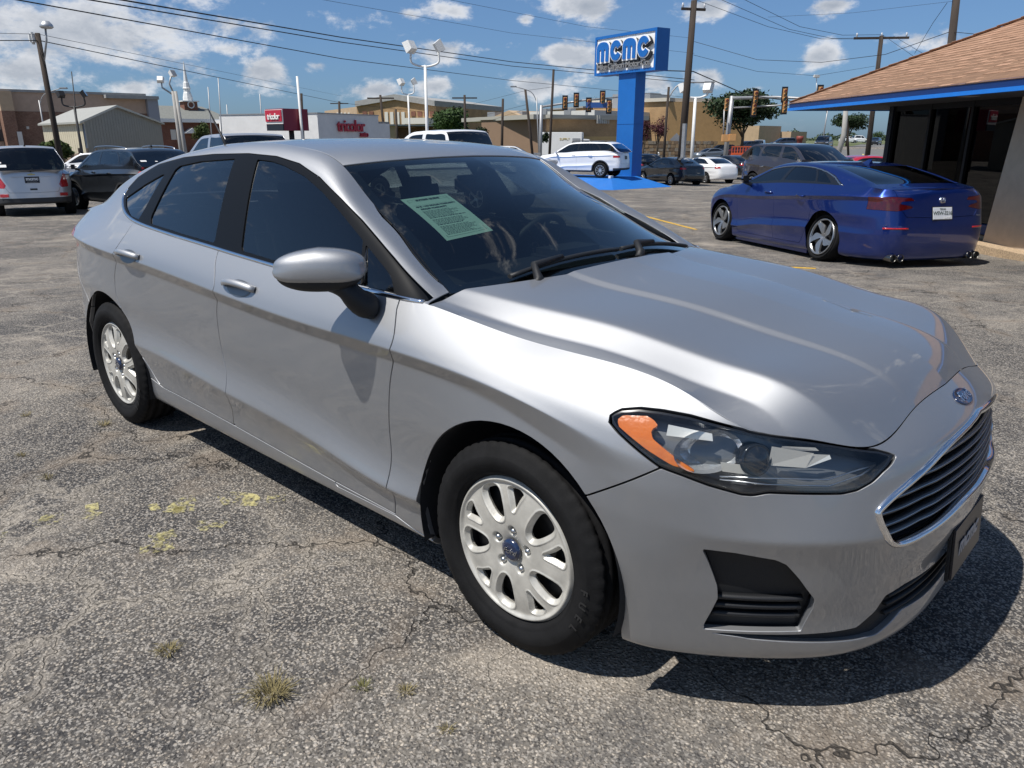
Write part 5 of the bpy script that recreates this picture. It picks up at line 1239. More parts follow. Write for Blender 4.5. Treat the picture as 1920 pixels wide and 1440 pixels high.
    if full:
        for s_ in (-1, 1):
            mb = MB(); mx_, mz = -p['cowl'] - .30 - p.get('mirx', 0), p['belt'] + .06; mb.box((mx_, s_ * (hw + p.get('miry', .09)), mz), (.11, .19, .12), bev=.045); mo = mb.build('wing_mirror', p.get('mirmat', pnt), car)
            mk = MB(); mk.tube([(mx_ + .02, s_ * (hw + .02), mz - .05), (mx_ + .03, s_ * (hw - .08), mz - .08)], .03, 8); mk.build('mirror_base', BLACKMAT, mo)
            if p.get('doors'):
                for hx in (p['doors'][1] - .16, p['doors'][2] - .22):
                    z = p['char'] + .04; U = cs.to_uv([(-hx, -hw * .97, z)])[0, 0]; pp, nn = [], []
                    for f in np.linspace(-.10, .10, 7):
                        a, b = cs.at_uv(U + f, z); off = .006 + .032 * (1 - (f / .10) ** 2) ** .5; pp.append((a + b * off) * (1, -s_, 1)); nn.append(b * (1, -s_, 1))
                    hb = MB(); ring_strip(pp, nn, [(-.014, -.006), (.014, -.006), (.012, .006), (-.010, .006)], hb, closed=False); hb.build('door_handle', p.get('handmat', pnt), car)
    return car, cs

def place_on(parent, cs, U, z, h=.004):
    p_, n_ = cs.at_uv(abs(U), z); n_ = n_ / np.linalg.norm(n_); return p_, n_

def rear_frame(cs, z, y=0.):
    """Point, outward normal, right and up vectors on the tail at height z (y offset)."""
    U = cs.U[-1] - abs(y); p_, n_ = cs.at_uv(U, z); n_ = n_ / np.linalg.norm(n_)
    if y > 0: p_, n_ = p_ * MIR, n_ * MIR
    rgt = np.array((0, -1., 0)); rgt = rgt - n_ * (rgt @ n_); rgt /= np.linalg.norm(rgt); up = np.cross(n_, rgt); up = up if up[2] > 0 else -up
    return p_, n_, rgt, up
def stick(parent, name, cs, z, y, w, h, d, mt, lift=.002, tilt=True):
    """A thin plate, badge or lamp standing on the tail."""
    p_, n_, r_, u_ = rear_frame(cs, z, y)
    mb = MB(); V = []
    for dd, k in ((lift, 1.), (lift + d * .7, 1.), (lift + d, .94)):
        for (a, b) in ((-1, -1), (1, -1), (1, 1), (-1, 1)): V.append(p_ + r_ * (a * w / 2 * k) + u_ * (b * h / 2 * k) + n_ * dd)
    mb.add(V, [(0, 1, 5, 4), (1, 2, 6, 5), (2, 3, 7, 6), (3, 0, 4, 7), (4, 5, 9, 8), (5, 6, 10, 9), (6, 7, 11, 10), (7, 4, 8, 11), (8, 9, 10, 11)]); return mb.build(name, mt, parent)
def stick_text(parent, name, cs, z, y, txt, size, mt, lift=.010, dz=0., bold=0., space=1., dx=0., shear=0.):
    p_, n_, r_, u_ = rear_frame(cs, z, y); o_ = p_ + n_ * lift + u_ * dz + r_ * dx
    me = text_mesh(txt, size, .0006, mt, bold=bold, space=space, shear=shear); me.transform(Matrix([[r_[i], u_[i], n_[i], o_[i]] for i in range(3)] + [[0, 0, 0, 1]])); return link(name, me, parent)

def pose_car(A_px, A_D, B_px, p, side, far, front=False):
    """Location (front axle centre) and heading from the rear wheel (or front wheel, front=True) of the side seen
    (+1 left, -1 right) and the column of the other wheel on that side."""
    A = np.array(at(A_px, A_D))[:2]; u = ray(B_px, 258)[:2]; u = u / np.hypot(*u); r_ = CAM_POS[:2] - A; b = u @ r_; c = r_ @ r_ - p['wb'] ** 2; q = math.sqrt(max(b * b - c, 0)); B = CAM_POS[:2] + (-b + (q if far else -q)) * u
    Rr, F = (B, A) if front else (A, B); h = (F - Rr) / np.linalg.norm(F - Rr); lf = np.array((-h[1], h[0])); c = F - lf * side * (p['w'] / 2 - .1)
    return (c[0], c[1], gz(*c)), math.atan2(h[1], h[0])
def slope(o, p):
    """Tip a parked car to the fall of the lot."""
    rz = o.rotation_euler.z; h = Vector((math.cos(rz), math.sin(rz), 0)); a = Vector(o.location) - h * p['wb']; o.rotation_euler = Euler((0, -math.atan2(o.location.z - gz(a.x, a.y), p['wb']), rz), 'XYZ')

def S_wins(x, q=True):
    """Side windows of a sedan: belt/top x positions."""
    a, b, c, d, e, f = x
    return [('front_window', [(a, 0), (b, 1), (c, 1), (d, 0)]), ('rear_side_window', [(d - .07, 0), (c - .08, 1), (e, 1), (f, 0)])]

# --- blue lowered sedan with its tail to the camera
P_BLUE = dict(wb=2.83, fo=.93, ro=1.14, w=2.02, h=1.375, low=.13, sill=.11, crease=.40, char=.86, belt=1.02, cowl=.36, head=1.02, rroof=2.46, deck=3.38, ds=.022, nb=64, nc=40, r=.335, rr=.258, tw=.235, wheel='twist', camber=.20, archk=1.13, track=.965, mirx=.16, miry=.03,
    doors=(.52, 1.60, 2.52), sglass=GLASS_D, mirmat=BLACKGL, tailmat=REDDARK, tailwrap=.40, wlo=.06, whi=.345,
    tail=[(1.02, .895), (.92, .945), (.66, .955), (.44, .940), (.40, .905), (.58, .895), (.60, .865), (.46, .840), (.42, .815), (.64, .775), (.90, .79), (1.02, .84)],
    gatecut=[(.0, 1.2), (.60, 1.2), (.625, .97), (.62, .84), (.52, .70), (.0, .685)],
    frame=[(-.47, .03), (-1.18, .40), (-1.6, .43), (-2.3, .43), (-2.72, .34), (-3.05, .02)],
    wins=[('front_window', [(-.56, 0), (-1.20, 1), (-1.62, 1), (-1.56, 0)]), ('rear_side_window', [(-1.64, 0), (-1.70, 1), (-2.22, 1), (-2.42, 0)]), ('rear_quarter_pane', [(-2.46, 0), (-2.27, 1), (-2.45, .9 * .345), (-2.78, .06)])])
BLUE = paint('deep_blue_pearl', (.0045, .024, .17), metal=.7, rough=.34)
def blue_sedan():
    p = P_BLUE; loc, rz = pose_car(col(1540, 502), 11.9, col(1339, 460), p, +1, True); h0, h1 = (Vector((math.cos(a), math.sin(a))) for a in (rz, rz - .06)); k = p['wb']; sd = p['w'] / 2 - .1
    # turn about the rear wheel on the near side
    rz -= .06; loc = (loc[0] + k * (h1.x - h0.x) + sd * (h1.y - h0.y), loc[1] + k * (h1.y - h0.y) - sd * (h1.x - h0.x), loc[2])
    car, cs = build_car('blue_sedan', 'lowered blue sedan with dark twisted-spoke wheels parked by the building', p, loc, rz, BLUE); slope(car, p)
    # tail: plate, badge, spoiler, exhausts, reflectors, diffuser
    pl = stick(car, 'licence_plate', cs, .74, 0, .305, .155, .006, mat('plate_white', (.62, .64, .68), .4)); fr = stick(car, 'plate_frame', cs, .74, 0, .325, .178, .004, BLACKMAT, .0)
    stick_text(pl, 'plate_state', cs, .74, 0, 'TEXAS', .034, DARKPT, .0095, .052, .0006); stick_text(pl, 'plate_number', cs, .74, 0, 'WSW-3216', .066, DARKPT, .0095, .0, .0012, .92); stick_text(pl, 'frame_lettering', cs, .74, 0, 'カイグ', .040, WHITEPT, .0110, -.060, .0015, dx=.06)
    # H badge
    p_, n_, r_, u_ = rear_frame(cs, .905); bd = MB()
    def bar(pts, w_):
        bd.tube([p_ + r_ * a + u_ * b + n_ * .010 for a, b in pts], w_, 6)
    o_ = [(-.036, .030), (.036, .030), (.044, .010), (.034, -.034), (-.034, -.034), (-.044, .010), (-.036, .030)]; bar(o_, .0045); bar([(-.024, .028), (-.018, -.032)], .0065); bar([(.024, .028), (.018, -.032)], .0065); bar([(-.020, .0), (.020, .0)], .006); bd.build('badge', CHROME, car)
    sp = MB(); pts, nr = [], []
    for y in np.linspace(-.58, .58, 21):
        i = np.argmin(((cs.top.P[-1, :, 1] + abs(y)) ** 2)); q = cs.top.P[-1, i].copy(); q[1] = y; q[0] += .03 + .05 * (abs(y) / .6) ** 2; q[2] += .004; pts.append(q); nr.append(np.array((0, 0, 1.)))
    ring_strip(pts, nr, [(-.05, -.01), (.05, -.012), (.03, .022), (.02, .026)], sp, closed=False); sp.build('lip_spoiler', BLUE, car)
    xe = -p['wb'] - p['ro']
    for s_ in (-1, 1):
        for k in (0, 1):
            ex = MB(); c = (xe + .20, s_ * (.66 - .115 * k), .175); ex.lathe([(.038, .0), (.045, -.165), (.049, -.17), (.050, -.16), (.048, .0)], 20, c=c, axis='x'); ex.lathe([(.042, -.12), (.0, -.12)], 20, c=c, axis='x'); ex.build('exhaust_tip', mat('exhaust_steel', (.22, .215, .20), .3, 1.), car)
        rf = MB(); pp, nn = [], []
        for y in np.linspace(.50, .82, 9):
            a, b = cs.at_uv(cs.U[-1] - y, .555); pp.append((a + b * .002) * (1, -s_, 1)); nn.append(b * (1, -s_, 1))
        ring_strip(pp, nn, [(-.012, -.002), (.012, -.002), (.010, .004), (-.010, .004)], rf, closed=False); rf.build('bumper_reflector', REDLENS, car)
        sk = MB(); sk.prism([(-.42, .07), (-2.42, .07), (-2.42, .15), (-.42, .15)], lambda u, v, d: (u, s_ * d, v), .78, .895); sk.build('side_skirt', BLUE, car)
    an = MB(); i = len(cs.top.s) * 6 // 12; zt = np.interp(2.38, -cs.top.P[:, -1, 0], cs.top.P[:, -1, 2]); an.add([(-2.26, 0, zt + .004), (-2.46, -.035, zt - .012), (-2.46, .035, zt - .012), (-2.47, 0, zt + .062), (-2.40, 0, zt + .058)], [(0, 1, 4), (0, 4, 2), (1, 3, 4), (2, 4, 3), (1, 2, 3), (0, 2, 1)], False); an.build('roof_fin', BLUE, car)
    # bright strip round the side glass and along the flank
    Pc = cs.cabin.P.reshape(-1, 3); Nc = cs.cabin.N.reshape(-1, 3); tt = np.tile(cs.cabin.t, len(cs.cabin.s))
    for s_ in (-1, 1):
        ct = MB(); pts, nr = [], []
        for (x, t_) in smooth_poly([(-1.10, .365), (-1.45, .40), (-1.9, .405), (-2.35, .375), (-2.70, .28), (-2.92, .10), (-3.0, .03)], False, 5):
            i = np.argmin((Pc[:, 0] - x) ** 2 + (tt - t_) ** 2); pts.append(Pc[i] * (1, -s_, 1)); nr.append(Nc[i] * (1, -s_, 1))
        ring_strip(pts, nr, [(-.010, -.003), (.010, -.003), (.007, .006), (-.007, .006)], ct, closed=False); ct.build('window_trim', SATIN, car)
    stick_text(car, 'trim_badge', cs, .80, -.62, 'TURBO', .030, SATIN, .006, -.10)
    return car
blue_sedan()

SUV = dict(suv=True, sill=.26, crease=.52, char=.98, r=.355, rr=.235, tw=.225, wheel='10', nb=40, nc=28, wlo=.08, whi=.60, nose=.45)
def suv_p(**k): d = dict(SUV); d.update(k); return d
WHITEP = paint('white_paint', (.76, .765, .77), rough=.45); SILVERP = paint('silver_paint', (.55, .56, .58), metal=.7, rough=.4); BLACKP = paint('black_paint', (.010, .010, .011), rough=.35); GREYP = paint('graphite_paint', (.022, .026, .031), metal=.5, rough=.35)
PLUM = paint('dark_taupe_metallic', (.060, .052, .058), metal=.6, rough=.35); MAROON = paint('maroon_paint', (.10, .010, .014), metal=.3, rough=.35); GREYL = paint('grey_metallic', (.20, .23, .26), metal=.6, rough=.35); REDP = paint('red_paint', (.42, .02, .04), rough=.3); NAVYP = paint('dark_navy_paint', (.015, .018, .03), rough=.35)
def roof_rails(car, p, mt, x0, x1):
    for s_ in (-1, 1):
        z = p['h']; mb = MB(); y = s_ * p['w'] / 2 * (p.get('tumble', .70) - .01); mb.tube(smooth_poly([(x0, y, z - .06), (x0 - .10, y, z + .015), ((x0 + x1) / 2, y, z + .04), (x1 + .12, y, z + .005), (x1, y, z - .07)], False, 4), .016, 8); mb.build('roof_rail', mt, car)
def dealer_plate(car, cs, z, full=True):
    pl = stick(car, 'dealer_plate', cs, z, 0, .305, .155, .006, PLATE)
    if full: stick_text(pl, 'plate_lettering', cs, z, 0, 'mcmc', .105, WHITEPT, .0095, .018, .004); stick_text(pl, 'plate_small_print', cs, z, 0, 'Mike Carlson Motor Co.', .022, WHITEPT, .0095, -.058)
    return pl

def white_suv_on_ramp():
    p = suv_p(wb=2.725, fo=.90, ro=1.02, w=1.84, h=1.66, belt=1.10, tailbelt=1.17, cowl=.12, head=1.00, rroof=3.12, ds=.03, doors=(.45, 1.48, 2.42), clad=.34, cladrear=.46, spoiler=.12, tuck=.10,
        tail=[(1.02, 1.06), (.66, 1.02), (.60, .96), (.70, .93), (.95, .93), (1.02, .95)], tailwrap=.42, headl=[(1.02, .93), (.62, .86), (.66, .80), (1.02, .86)], gatecut=[(.0, 1.3), (.72, 1.3), (.74, .9), (.62, .66), (0, .64)],
        frame=[(-.30, .05), (-.95, .63), (-2.6, .66), (-3.3, .63), (-3.62, .06)],
        wins=[('front_window', [(-.42, 0), (-1.02, 1), (-1.50, 1), (-1.46, 0)]), ('rear_side_window', [(-1.55, 0), (-1.58, 1), (-2.30, 1), (-2.62, 0)]), ('rear_quarter_pane', [(-2.72, 0), (-2.42, 1), (-3.15, 1), (-3.42, .12)])])
    loc, rz = pose_car(1128, 38.2, 1032, p, +1, True); loc = (loc[0], loc[1], -.345); car, cs = build_car('white_suv', 'white SUV standing on the blue display ramp under the tall sign', p, loc, rz, WHITEP, cat='SUV'); dealer_plate(car, cs, .93, False); roof_rails(car, p, BLACKMAT, -1.1, -2.9)
    return car
SUV_RAMP = white_suv_on_ramp()

def silver_suv_tail():
    p = suv_p(wb=2.555, fo=.86, ro=.84, w=1.775, h=1.69, belt=1.07, tailbelt=1.12, cowl=.12, head=.95, rroof=2.90, ds=.026, nb=56, doors=(.45, 1.42, 2.30), clad=.30, cladrear=.50, tuck=.12, tumble=.66, rglass=glass('rear_glass', (.16, .19, .19), 1.),
        tail=[(1.03, 1.08), (.77, 1.08), (.72, .98), (.62, .80), (.66, .73), (1.03, .735)], tailwrap=.34, headl=[(1.02, .93), (.62, .86), (.66, .80), (1.02, .86)], gatecut=[(.0, 1.3), (.83, 1.3), (.76, 1.02), (.64, .74), (.57, .63), (0, .62)],
        frame=[(-.30, .05), (-.95, .63), (-2.6, .66), (-3.0, .6), (-3.24, .06)],
        wins=[('front_window', [(-.42, 0), (-1.02, 1), (-1.45, 1), (-1.40, 0)]), ('rear_side_window', [(-1.48, 0), (-1.52, 1), (-2.20, 1), (-2.48, 0)]), ('rear_quarter_pane', [(-2.55, 0), (-2.30, 1), (-2.75, 1), (-3.0, .15)])])
    # seen square from behind: both rear wheels give the pose
    a = np.array(at(col(69, 404), row_D(69, 402)))[:2]; h = a - CAM_POS[:2]; h = h / np.linalg.norm(h); h = np.array((h[0] * .9986 - h[1] * .052, h[1] * .9986 + h[0] * .052)); c = a + h * p['wb']
    car, cs = build_car('silver_compact_suv', 'silver compact SUV seen from behind at the left edge with a dealer plate', p, (c[0], c[1], gz(*c)), math.atan2(h[1], h[0]), SILVERP, cat='SUV')
    dealer_plate(car, cs, .92); bt = MB(); p_, n_, r_, u_ = rear_frame(cs, 1.035); bt.add([p_ + n_ * .008 + r_ * a + u_ * b for a, b in ((-.075, -.012), (-.028, -.012), (-.022, -.03), (.032, -.03), (.028, -.012), (.080, -.012), (.075, .014), (.028, .014), (.022, .03), (-.032, .03), (-.028, .014), (-.080, .014))], [tuple(range(12))]); bt.build('badge', mat('gold_badge', (.62, .45, .16), .3, .8), car)
    st = stick(car, 'tailgate_strip', cs, 1.005, 0, .84, .03, .012, SILVERP); hn = stick(car, 'gate_handle', cs, .70, 0, .15, .04, .008, BLACKMAT)
    for s_ in (-1, 1): stick(car, 'bumper_reflector', cs, .565, s_ * .62, .20, .075, .012, REDLENS)
    wp = MB(); p_, n_, r_, u_ = rear_frame(cs, 1.11); wp.tube([p_ + n_ * .03 + r_ * -.02 + u_ * .02, p_ + n_ * .045 + r_ * .05 + u_ * .05, p_ + n_ * .0 + r_ * -.32 + u_ * .09], [.035, .03, .012], 8); wp.build('rear_wiper', BLACKPL, car)
    fn = MB(); fn.add([(-2.62, 0, 1.675), (-2.80, -.03, 1.665), (-2.80, .03, 1.665), (-2.82, 0, 1.73)], [(0, 1, 3), (0, 3, 2), (1, 2, 3), (0, 2, 1)]); fn.build('roof_fin', BLACKPL, car)
    t_ = cs.top; 
    for (y, z, w, h_) in ((.52, 1.23, .13, .075), (.56, 1.31, .05, .04)):
        i = np.argmin(np.abs(t_.P[:, 10, 2] - z) + 5 * (t_.P[:, 10, 0] > -2.9)); q = t_.P[i]; j = np.argmin(np.abs(q[:, 1] + y)); o_ = q[j] * (1, -1, 1); nn = t_.N[i, j] * (1, -1, 1); r_ = np.array((0, -1., 0)); u_ = np.cross(r_, nn); u_ = u_ if u_[2] > 0 else -u_
        sk = MB(); sk.quad(*[o_ + nn * .004 + r_ * a * w / 2 + u_ * b * h_ / 2 for a, b in ((-1, -1), (1, -1), (1, 1), (-1, 1))]); sk.build('window_sticker', WHITEPT, car)
    return car
silver_suv_tail()

def dark_suv_left():
    p = suv_p(wb=2.725, fo=.93, ro=.98, w=1.84, h=1.64, belt=1.09, tailbelt=1.20, cowl=.12, head=.98, rroof=3.05, ds=.026, nb=56, doors=(.45, 1.46, 2.42), clad=.36, spoiler=.10, tuck=.10, sglass=glass('suv_glass', (.20, .23, .23), 1.),
        tail=[(1.03, 1.13), (.86, 1.13), (.70, 1.09), (.70, .99), (.80, .95), (1.03, .96)], tailwrap=.36, headl=[(1.02, .95), (.66, .92), (.66, .80), (1.02, .82)], gatecut=[(.0, 1.3), (.78, 1.3), (.70, .9), (.60, .60), (0, .58)],
        frame=[(-.30, .05), (-.95, .63), (-2.6, .66), (-3.1, .6), (-3.55, .06)],
        wins=[('front_window', [(-.42, 0), (-1.02, 1), (-1.48, 1), (-1.42, 0)]), ('rear_side_window', [(-1.52, 0), (-1.55, 1), (-2.26, 1), (-2.50, 0)]), ('rear_quarter_pane', [(-2.58, .06), (-2.34, 1), (-2.95, 1), (-3.12, .40)])])
    loc, rz = pose_car(col(151, 392), row_D(151, 392), col(240, 392), p, +1, False, True)
    car, cs = build_car('dark_grey_suv', 'dark grey SUV with bright roof rails beside the silver compact SUV', p, loc, rz, GREYP, cat='SUV'); roof_rails(car, p, SATIN, -1.0, -2.75); dealer_plate(car, cs, .90, False)
    for y, z, w, h_ in ((.62, 1.34, .15, .06), (.30, 1.32, .06, .03)):
        t_ = cs.top; i = np.argmin(np.abs(t_.P[:, 8, 2] - z) + 5 * (t_.P[:, 8, 0] > -3.05)); q = t_.P[i]; j = np.argmin(np.abs(q[:, 1] + y)); o_ = q[j] * (1, -1, 1); nn = t_.N[i, j] * (1, -1, 1); r_ = np.array((0, -1., 0)); u_ = np.cross(r_, nn); u_ = u_ if u_[2] > 0 else -u_
        sk = MB(); sk.quad(*[o_ + nn * .004 + r_ * a * w / 2 + u_ * b * h_ / 2 for a, b in ((-1, -1), (1, -1), (1, 1), (-1, 1))]); sk.build('window_sticker', WHITEPT, car)
    fn = MB(); fn.add([(-2.55, 0, 1.655), (-2.75, -.03, 1.65), (-2.75, .03, 1.65), (-2.77, 0, 1.72)], [(0, 1, 3), (0, 3, 2), (1, 2, 3), (0, 2, 1)]); fn.build('roof_fin', BLACKPL, car)
dark_suv_left()

def taupe_suv():
    p = suv_p(wb=3.04, fo=.95, ro=1.12, w=1.93, h=1.78, belt=1.17, tailbelt=1.26, cowl=.15, head=1.10, rroof=3.45, r=.385, rr=.25, ds=.03, doors=(.50, 1.66, 2.72), sill=.27, tumble=.74,
        tail=[(1.02, 1.15), (.5, 1.15), (.5, 1.05), (1.02, 1.04)], tailwrap=.3, headl=[(1.02, 1.05), (.55, 1.02), (.55, .90), (1.02, .93)], grille=[(.0, .98), (.5, .98), (.5, .80), (0, .78)],
        frame=None, wins=[('front_window', [(-.55, 0), (-1.20, 1), (-1.62, 1), (-1.60, 0)]), ('rear_side_window', [(-1.74, 0), (-1.76, 1), (-2.62, 1), (-2.78, 0)]), ('rear_quarter_pane', [(-2.92, .06), (-2.78, 1), (-3.45, 1), (-3.72, .12)])], mirmat=CHROME, handmat=CHROME, wglass=GLASS_D)
    # right flank and front seen: its nose points away to the right
    loc, rz = pose_car(col(1410, 370), 29.5, col(1515, 380), p, -1, False); car, cs = build_car('taupe_suv', 'dark taupe SUV with chrome mirrors parked behind the blue sedan', p, loc, rz, PLUM, cat='SUV')
taupe_suv()

P_SED = dict(wb=2.70, fo=.93, ro=1.00, w=1.78, h=1.45, sill=.20, crease=.45, char=.88, belt=1.02, cowl=.25, head=.95, rroof=2.38, deck=3.10, ds=.04, nb=40, r=.32, rr=.205, tw=.205, wheel='10', doors=(.48, 1.5, 2.42), tail=[(1.02, .96), (.60, .97), (.58, .88), (.95, .86), (1.02, .88)], tailwrap=.36,
    headl=[(1.02, .80), (.6, .72), (.62, .64), (1.02, .70)], gatecut=[(.0, 1.2), (.60, 1.2), (.62, .97), (.55, .70), (.0, .68)], frame=[(-.42, .03), (-1.1, .40), (-1.6, .43), (-2.2, .43), (-2.85, .04)], wlo=.06, whi=.35,
    wins=[('front_window', [(-.50, 0), (-1.12, 1), (-1.52, 1), (-1.46, 0)]), ('rear_side_window', [(-1.54, 0), (-1.60, 1), (-2.15, 1), (-2.40, 0)])])
def lot_row():
    p = P_SED; loc, rz = pose_car(1264, 42.5, 1212, p, +1, True); o, cs = build_car('black_sedan', 'black sedan with bright alloy wheels beside the blue ramp', p, loc, rz, BLACKP, 'cars parked in the row by the ramp')
    r2 = rz
    for (px, D, label, pn, nm) in ((1352, 46, 'white sedan between the two black sedans of the far row', WHITEP, 'white_sedan'), (1397, 52, 'black sedan behind the white sedan, half hidden by the taupe SUV', BLACKP, 'dark_sedan'), (1436, 60, 'grey sedan farthest in the row, only its roof above the taupe SUV', GREYL, 'grey_sedan')):
        c = at(px, D); h = Vector((math.cos(r2), math.sin(r2), 0)); lf = Vector((-h.y, h.x, 0)); o_ = c + h * p['wb'] - lf * .0
        q = dict(p); q['ds'] = .05; build_car(nm, label, q, (o_.x, o_.y, gz(o_.x, o_.y)), r2, pn, 'cars parked in the row by the ramp')
    p = suv_p(wb=2.7, fo=.9, ro=.95, w=1.84, h=1.60, belt=1.08, cowl=.12, head=.98, rroof=2.95, ds=.05, nb=30, tail=[(1.02, 1.06), (.66, 1.03), (.66, .96), (1.02, .95)], tailwrap=.3, wins=[('front_window', [(-.42, 0), (-1.02, 1), (-1.48, 1), (-1.42, 0)]), ('rear_side_window', [(-1.52, 0), (-1.55, 1), (-2.75, 1), (-3.1, 0)])])
    c = at(1213, 48); h = Vector((math.cos(r2), math.sin(r2), 0)); o_ = c + h * p['wb']; ob, cs = build_car('black_suv', 'black SUV behind the blue sign pillar and the black sedan', p, (o_.x, o_.y, gz(o_.x, o_.y)), r2, BLACKP, 'cars parked in the row by the ramp', 'SUV'); stick(ob, 'licence_plate', cs, .9, -.35, .30, .15, .006, WHITEPT)
lot_row()

# --- traffic and cars far off
def far_car(px, D, heading, name, label, pn, kind='sedan', group='cars on the street beyond the lot', z=None, h=None):
    base = at(px, D); zz = gz(base.x, base.y) if z is None else z
    if kind == 'sedan':
        p = dict(P_SED); p.update(ds=.09, nb=20, nc=14, full=False, doors=None, gatecut=None, wheel='5')
    elif kind == 'suv':
        p = suv_p(wb=2.75, fo=.92, ro=1.0, w=1.88, h=h or 1.70, belt=1.10, cowl=.12, head=1.0, rroof=3.05, ds=.09, nb=20, nc=14, full=False, wheel='5', tail=[(1.02, 1.06), (.66, 1.03), (.66, .93), (1.02, .92)], tailwrap=.3, headl=[(1.02, .95), (.56, .92), (.56, .80), (1.02, .82)], grille=[(.0, .95), (.45, .95), (.45, .68), (0, .66)],
            wins=[('front_window', [(-.42, 0), (-1.02, 1), (-1.48, 1), (-1.42, 0)]), ('rear_side_window', [(-1.55, 0), (-1.58, 1), (-2.75, 1), (-3.1, 0)])])
    else:
        return pickup(name, label, base, heading, pn, group, zz)
    c = Vector((base.x, base.y, zz)) + Vector((math.cos(heading), math.sin(heading), 0)) * p['wb'] / 2
    return build_car(name, label, p, (c.x, c.y, zz), heading, pn, group, 'car' if kind == 'sedan' else 'SUV')[0]

def pickup(name, label, base, heading, pn, group, z, ds=.07, bed=None, h=1.92, full=False):
    """Crew-cab pickup: blunt nose, upright cab back, open bed behind."""
    p = suv_p(wb=3.68, fo=.98, ro=1.22, w=2.02, h=h, sill=.42, crease=.62, char=1.10, belt=1.28, tailbelt=1.30, cowl=.20, head=1.12, rroof=2.55, gate=2.05, r=.40, rr=.24, tw=.26, ds=ds, nb=26, nc=18, full=full, wheel='5', tumble=.78, nose=.7, headl=[(1.02, 1.12), (.60, 1.10), (.60, .92), (1.02, .95)], grille=[(.0, 1.12), (.58, 1.10), (.58, .74), (0, .74)],
        tail=[(1.02, 1.25), (.86, 1.25), (.86, .92), (1.02, .92)], tailwrap=.2, tuck=.0, wlo=.10, whi=.62, wins=[('front_window', [(-.55, 0), (-1.20, 1), (-1.66, 1), (-1.62, 0)]), ('rear_side_window', [(-1.74, 0), (-1.78, 1), (-2.48, 1), (-2.56, 0)])])
    c = Vector((base.x, base.y, z)) + Vector((math.cos(heading), math.sin(heading), 0)) * p['wb'] / 2
    car, cs = build_car(name, label, p, (c.x, c.y, z), heading, pn, group, 'pickup truck')
    e = cs.body.P[:, -1]; bd = MB(); xs = -p['wb'] - p['ro'] + .08
    for s_ in (-1, 1): bd.box(((-2.92 + xs) / 2, s_ * .93, 1.27), (abs(-2.92 - xs), .09, .10), bev=.02)
    bd.box((xs + .03, 0, 1.26), (.08, 1.8, .12), bev=.02); bd.build('bed_rail', pn, car)
    fb = MB(); fb.box(((-2.92 + xs) / 2, 0, 1.05), (abs(-2.92 - xs) - .1, 1.74, .05)); fb.build('bed_floor', bed or BLACKMAT, car)
    return car
# ---------------------------------------------------------------- buildings, signs, poles
def brickmat(name, a, b, mortar, sc=1.0, rough=.9):
    if name in MATS: return MATS[name]
    m = bpy.data.materials.new(name); m.use_nodes = True; N, L = nt_of(m); bs = N['Principled BSDF']; bs.inputs['Roughness'].default_value = rough
    t = N.new('ShaderNodeTexCoord'); sp = N.new('ShaderNodeSeparateXYZ'); L.new(t.outputs['Object'], sp.inputs[0]); ad = N.new('ShaderNodeMath'); L.new(sp.outputs[0], ad.inputs[0]); L.new(sp.outputs[1], ad.inputs[1])
    cb = N.new('ShaderNodeCombineXYZ'); L.new(ad.outputs[0], cb.inputs[0]); L.new(sp.outputs[2], cb.inputs[1])
    k = N.new('ShaderNodeTexBrick'); L.new(cb.outputs[0], k.inputs['Vector']); k.inputs['Scale'].default_value = 2.2 * sc; k.inputs['Mortar Size'].default_value = .012; k.inputs['Color1'].default_value = (*a, 1); k.inputs['Color2'].default_value = (*b, 1); k.inputs['Mortar'].default_value = (*mortar, 1); k.inputs['Row Height'].default_value = .18
    n = N.new('ShaderNodeTexNoise'); n.inputs['Scale'].default_value = .8; n.inputs['Detail'].default_value = 6; L.new(t.outputs['Object'], n.inputs['Vector'])
    mr = N.new('ShaderNodeMapRange'); L.new(n.outputs['Fac'], mr.inputs[0]); mr.inputs[1].default_value = .3; mr.inputs[2].default_value = .7; mr.inputs[3].default_value = .82; mr.inputs[4].default_value = 1.12
    mm = N.new('ShaderNodeMix'); mm.data_type = 'RGBA'; mm.blend_type = 'MULTIPLY'; mm.inputs['Factor'].default_value = 1; L.new(k.outputs['Color'], mm.inputs['A']); L.new(mr.outputs[0], mm.inputs['B']); L.new(mm.outputs['Result'], bs.inputs['Base Color']); MATS[name] = m; return m
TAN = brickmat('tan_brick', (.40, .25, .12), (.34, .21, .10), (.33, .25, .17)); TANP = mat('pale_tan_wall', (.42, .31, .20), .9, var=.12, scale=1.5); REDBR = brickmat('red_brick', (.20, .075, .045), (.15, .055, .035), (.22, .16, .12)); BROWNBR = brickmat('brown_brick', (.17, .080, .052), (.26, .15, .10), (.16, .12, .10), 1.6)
STUC = mat('beige_stucco', (.55, .445, .33), .92, var=.10, scale=5, bump=.25, bscale=120); GREYMETAL = mat('grey_siding', (.24, .235, .205), .6, .2, var=.08, scale=2); CREAM = mat('cream_siding', (.52, .47, .34), .7, var=.08, scale=2); ROOFM = mat('metal_roof', (.42, .41, .36), .5, .3, var=.08, scale=1.5)
WHITEW = mat('white_wall', (.66, .66, .65), .8, var=.08, scale=1.2); SHINGREY = mat('grey_shingle', (.17, .175, .16), .95, var=.2, scale=3); CONC = mat('concrete', (.34, .33, .31), .9, var=.15, scale=2, bump=.2, bscale=30); WOOD = mat('pole_wood', (.045, .034, .027), .95, var=.4, scale=10, bump=.4, bscale=30, stretch=(1, 1, .08))
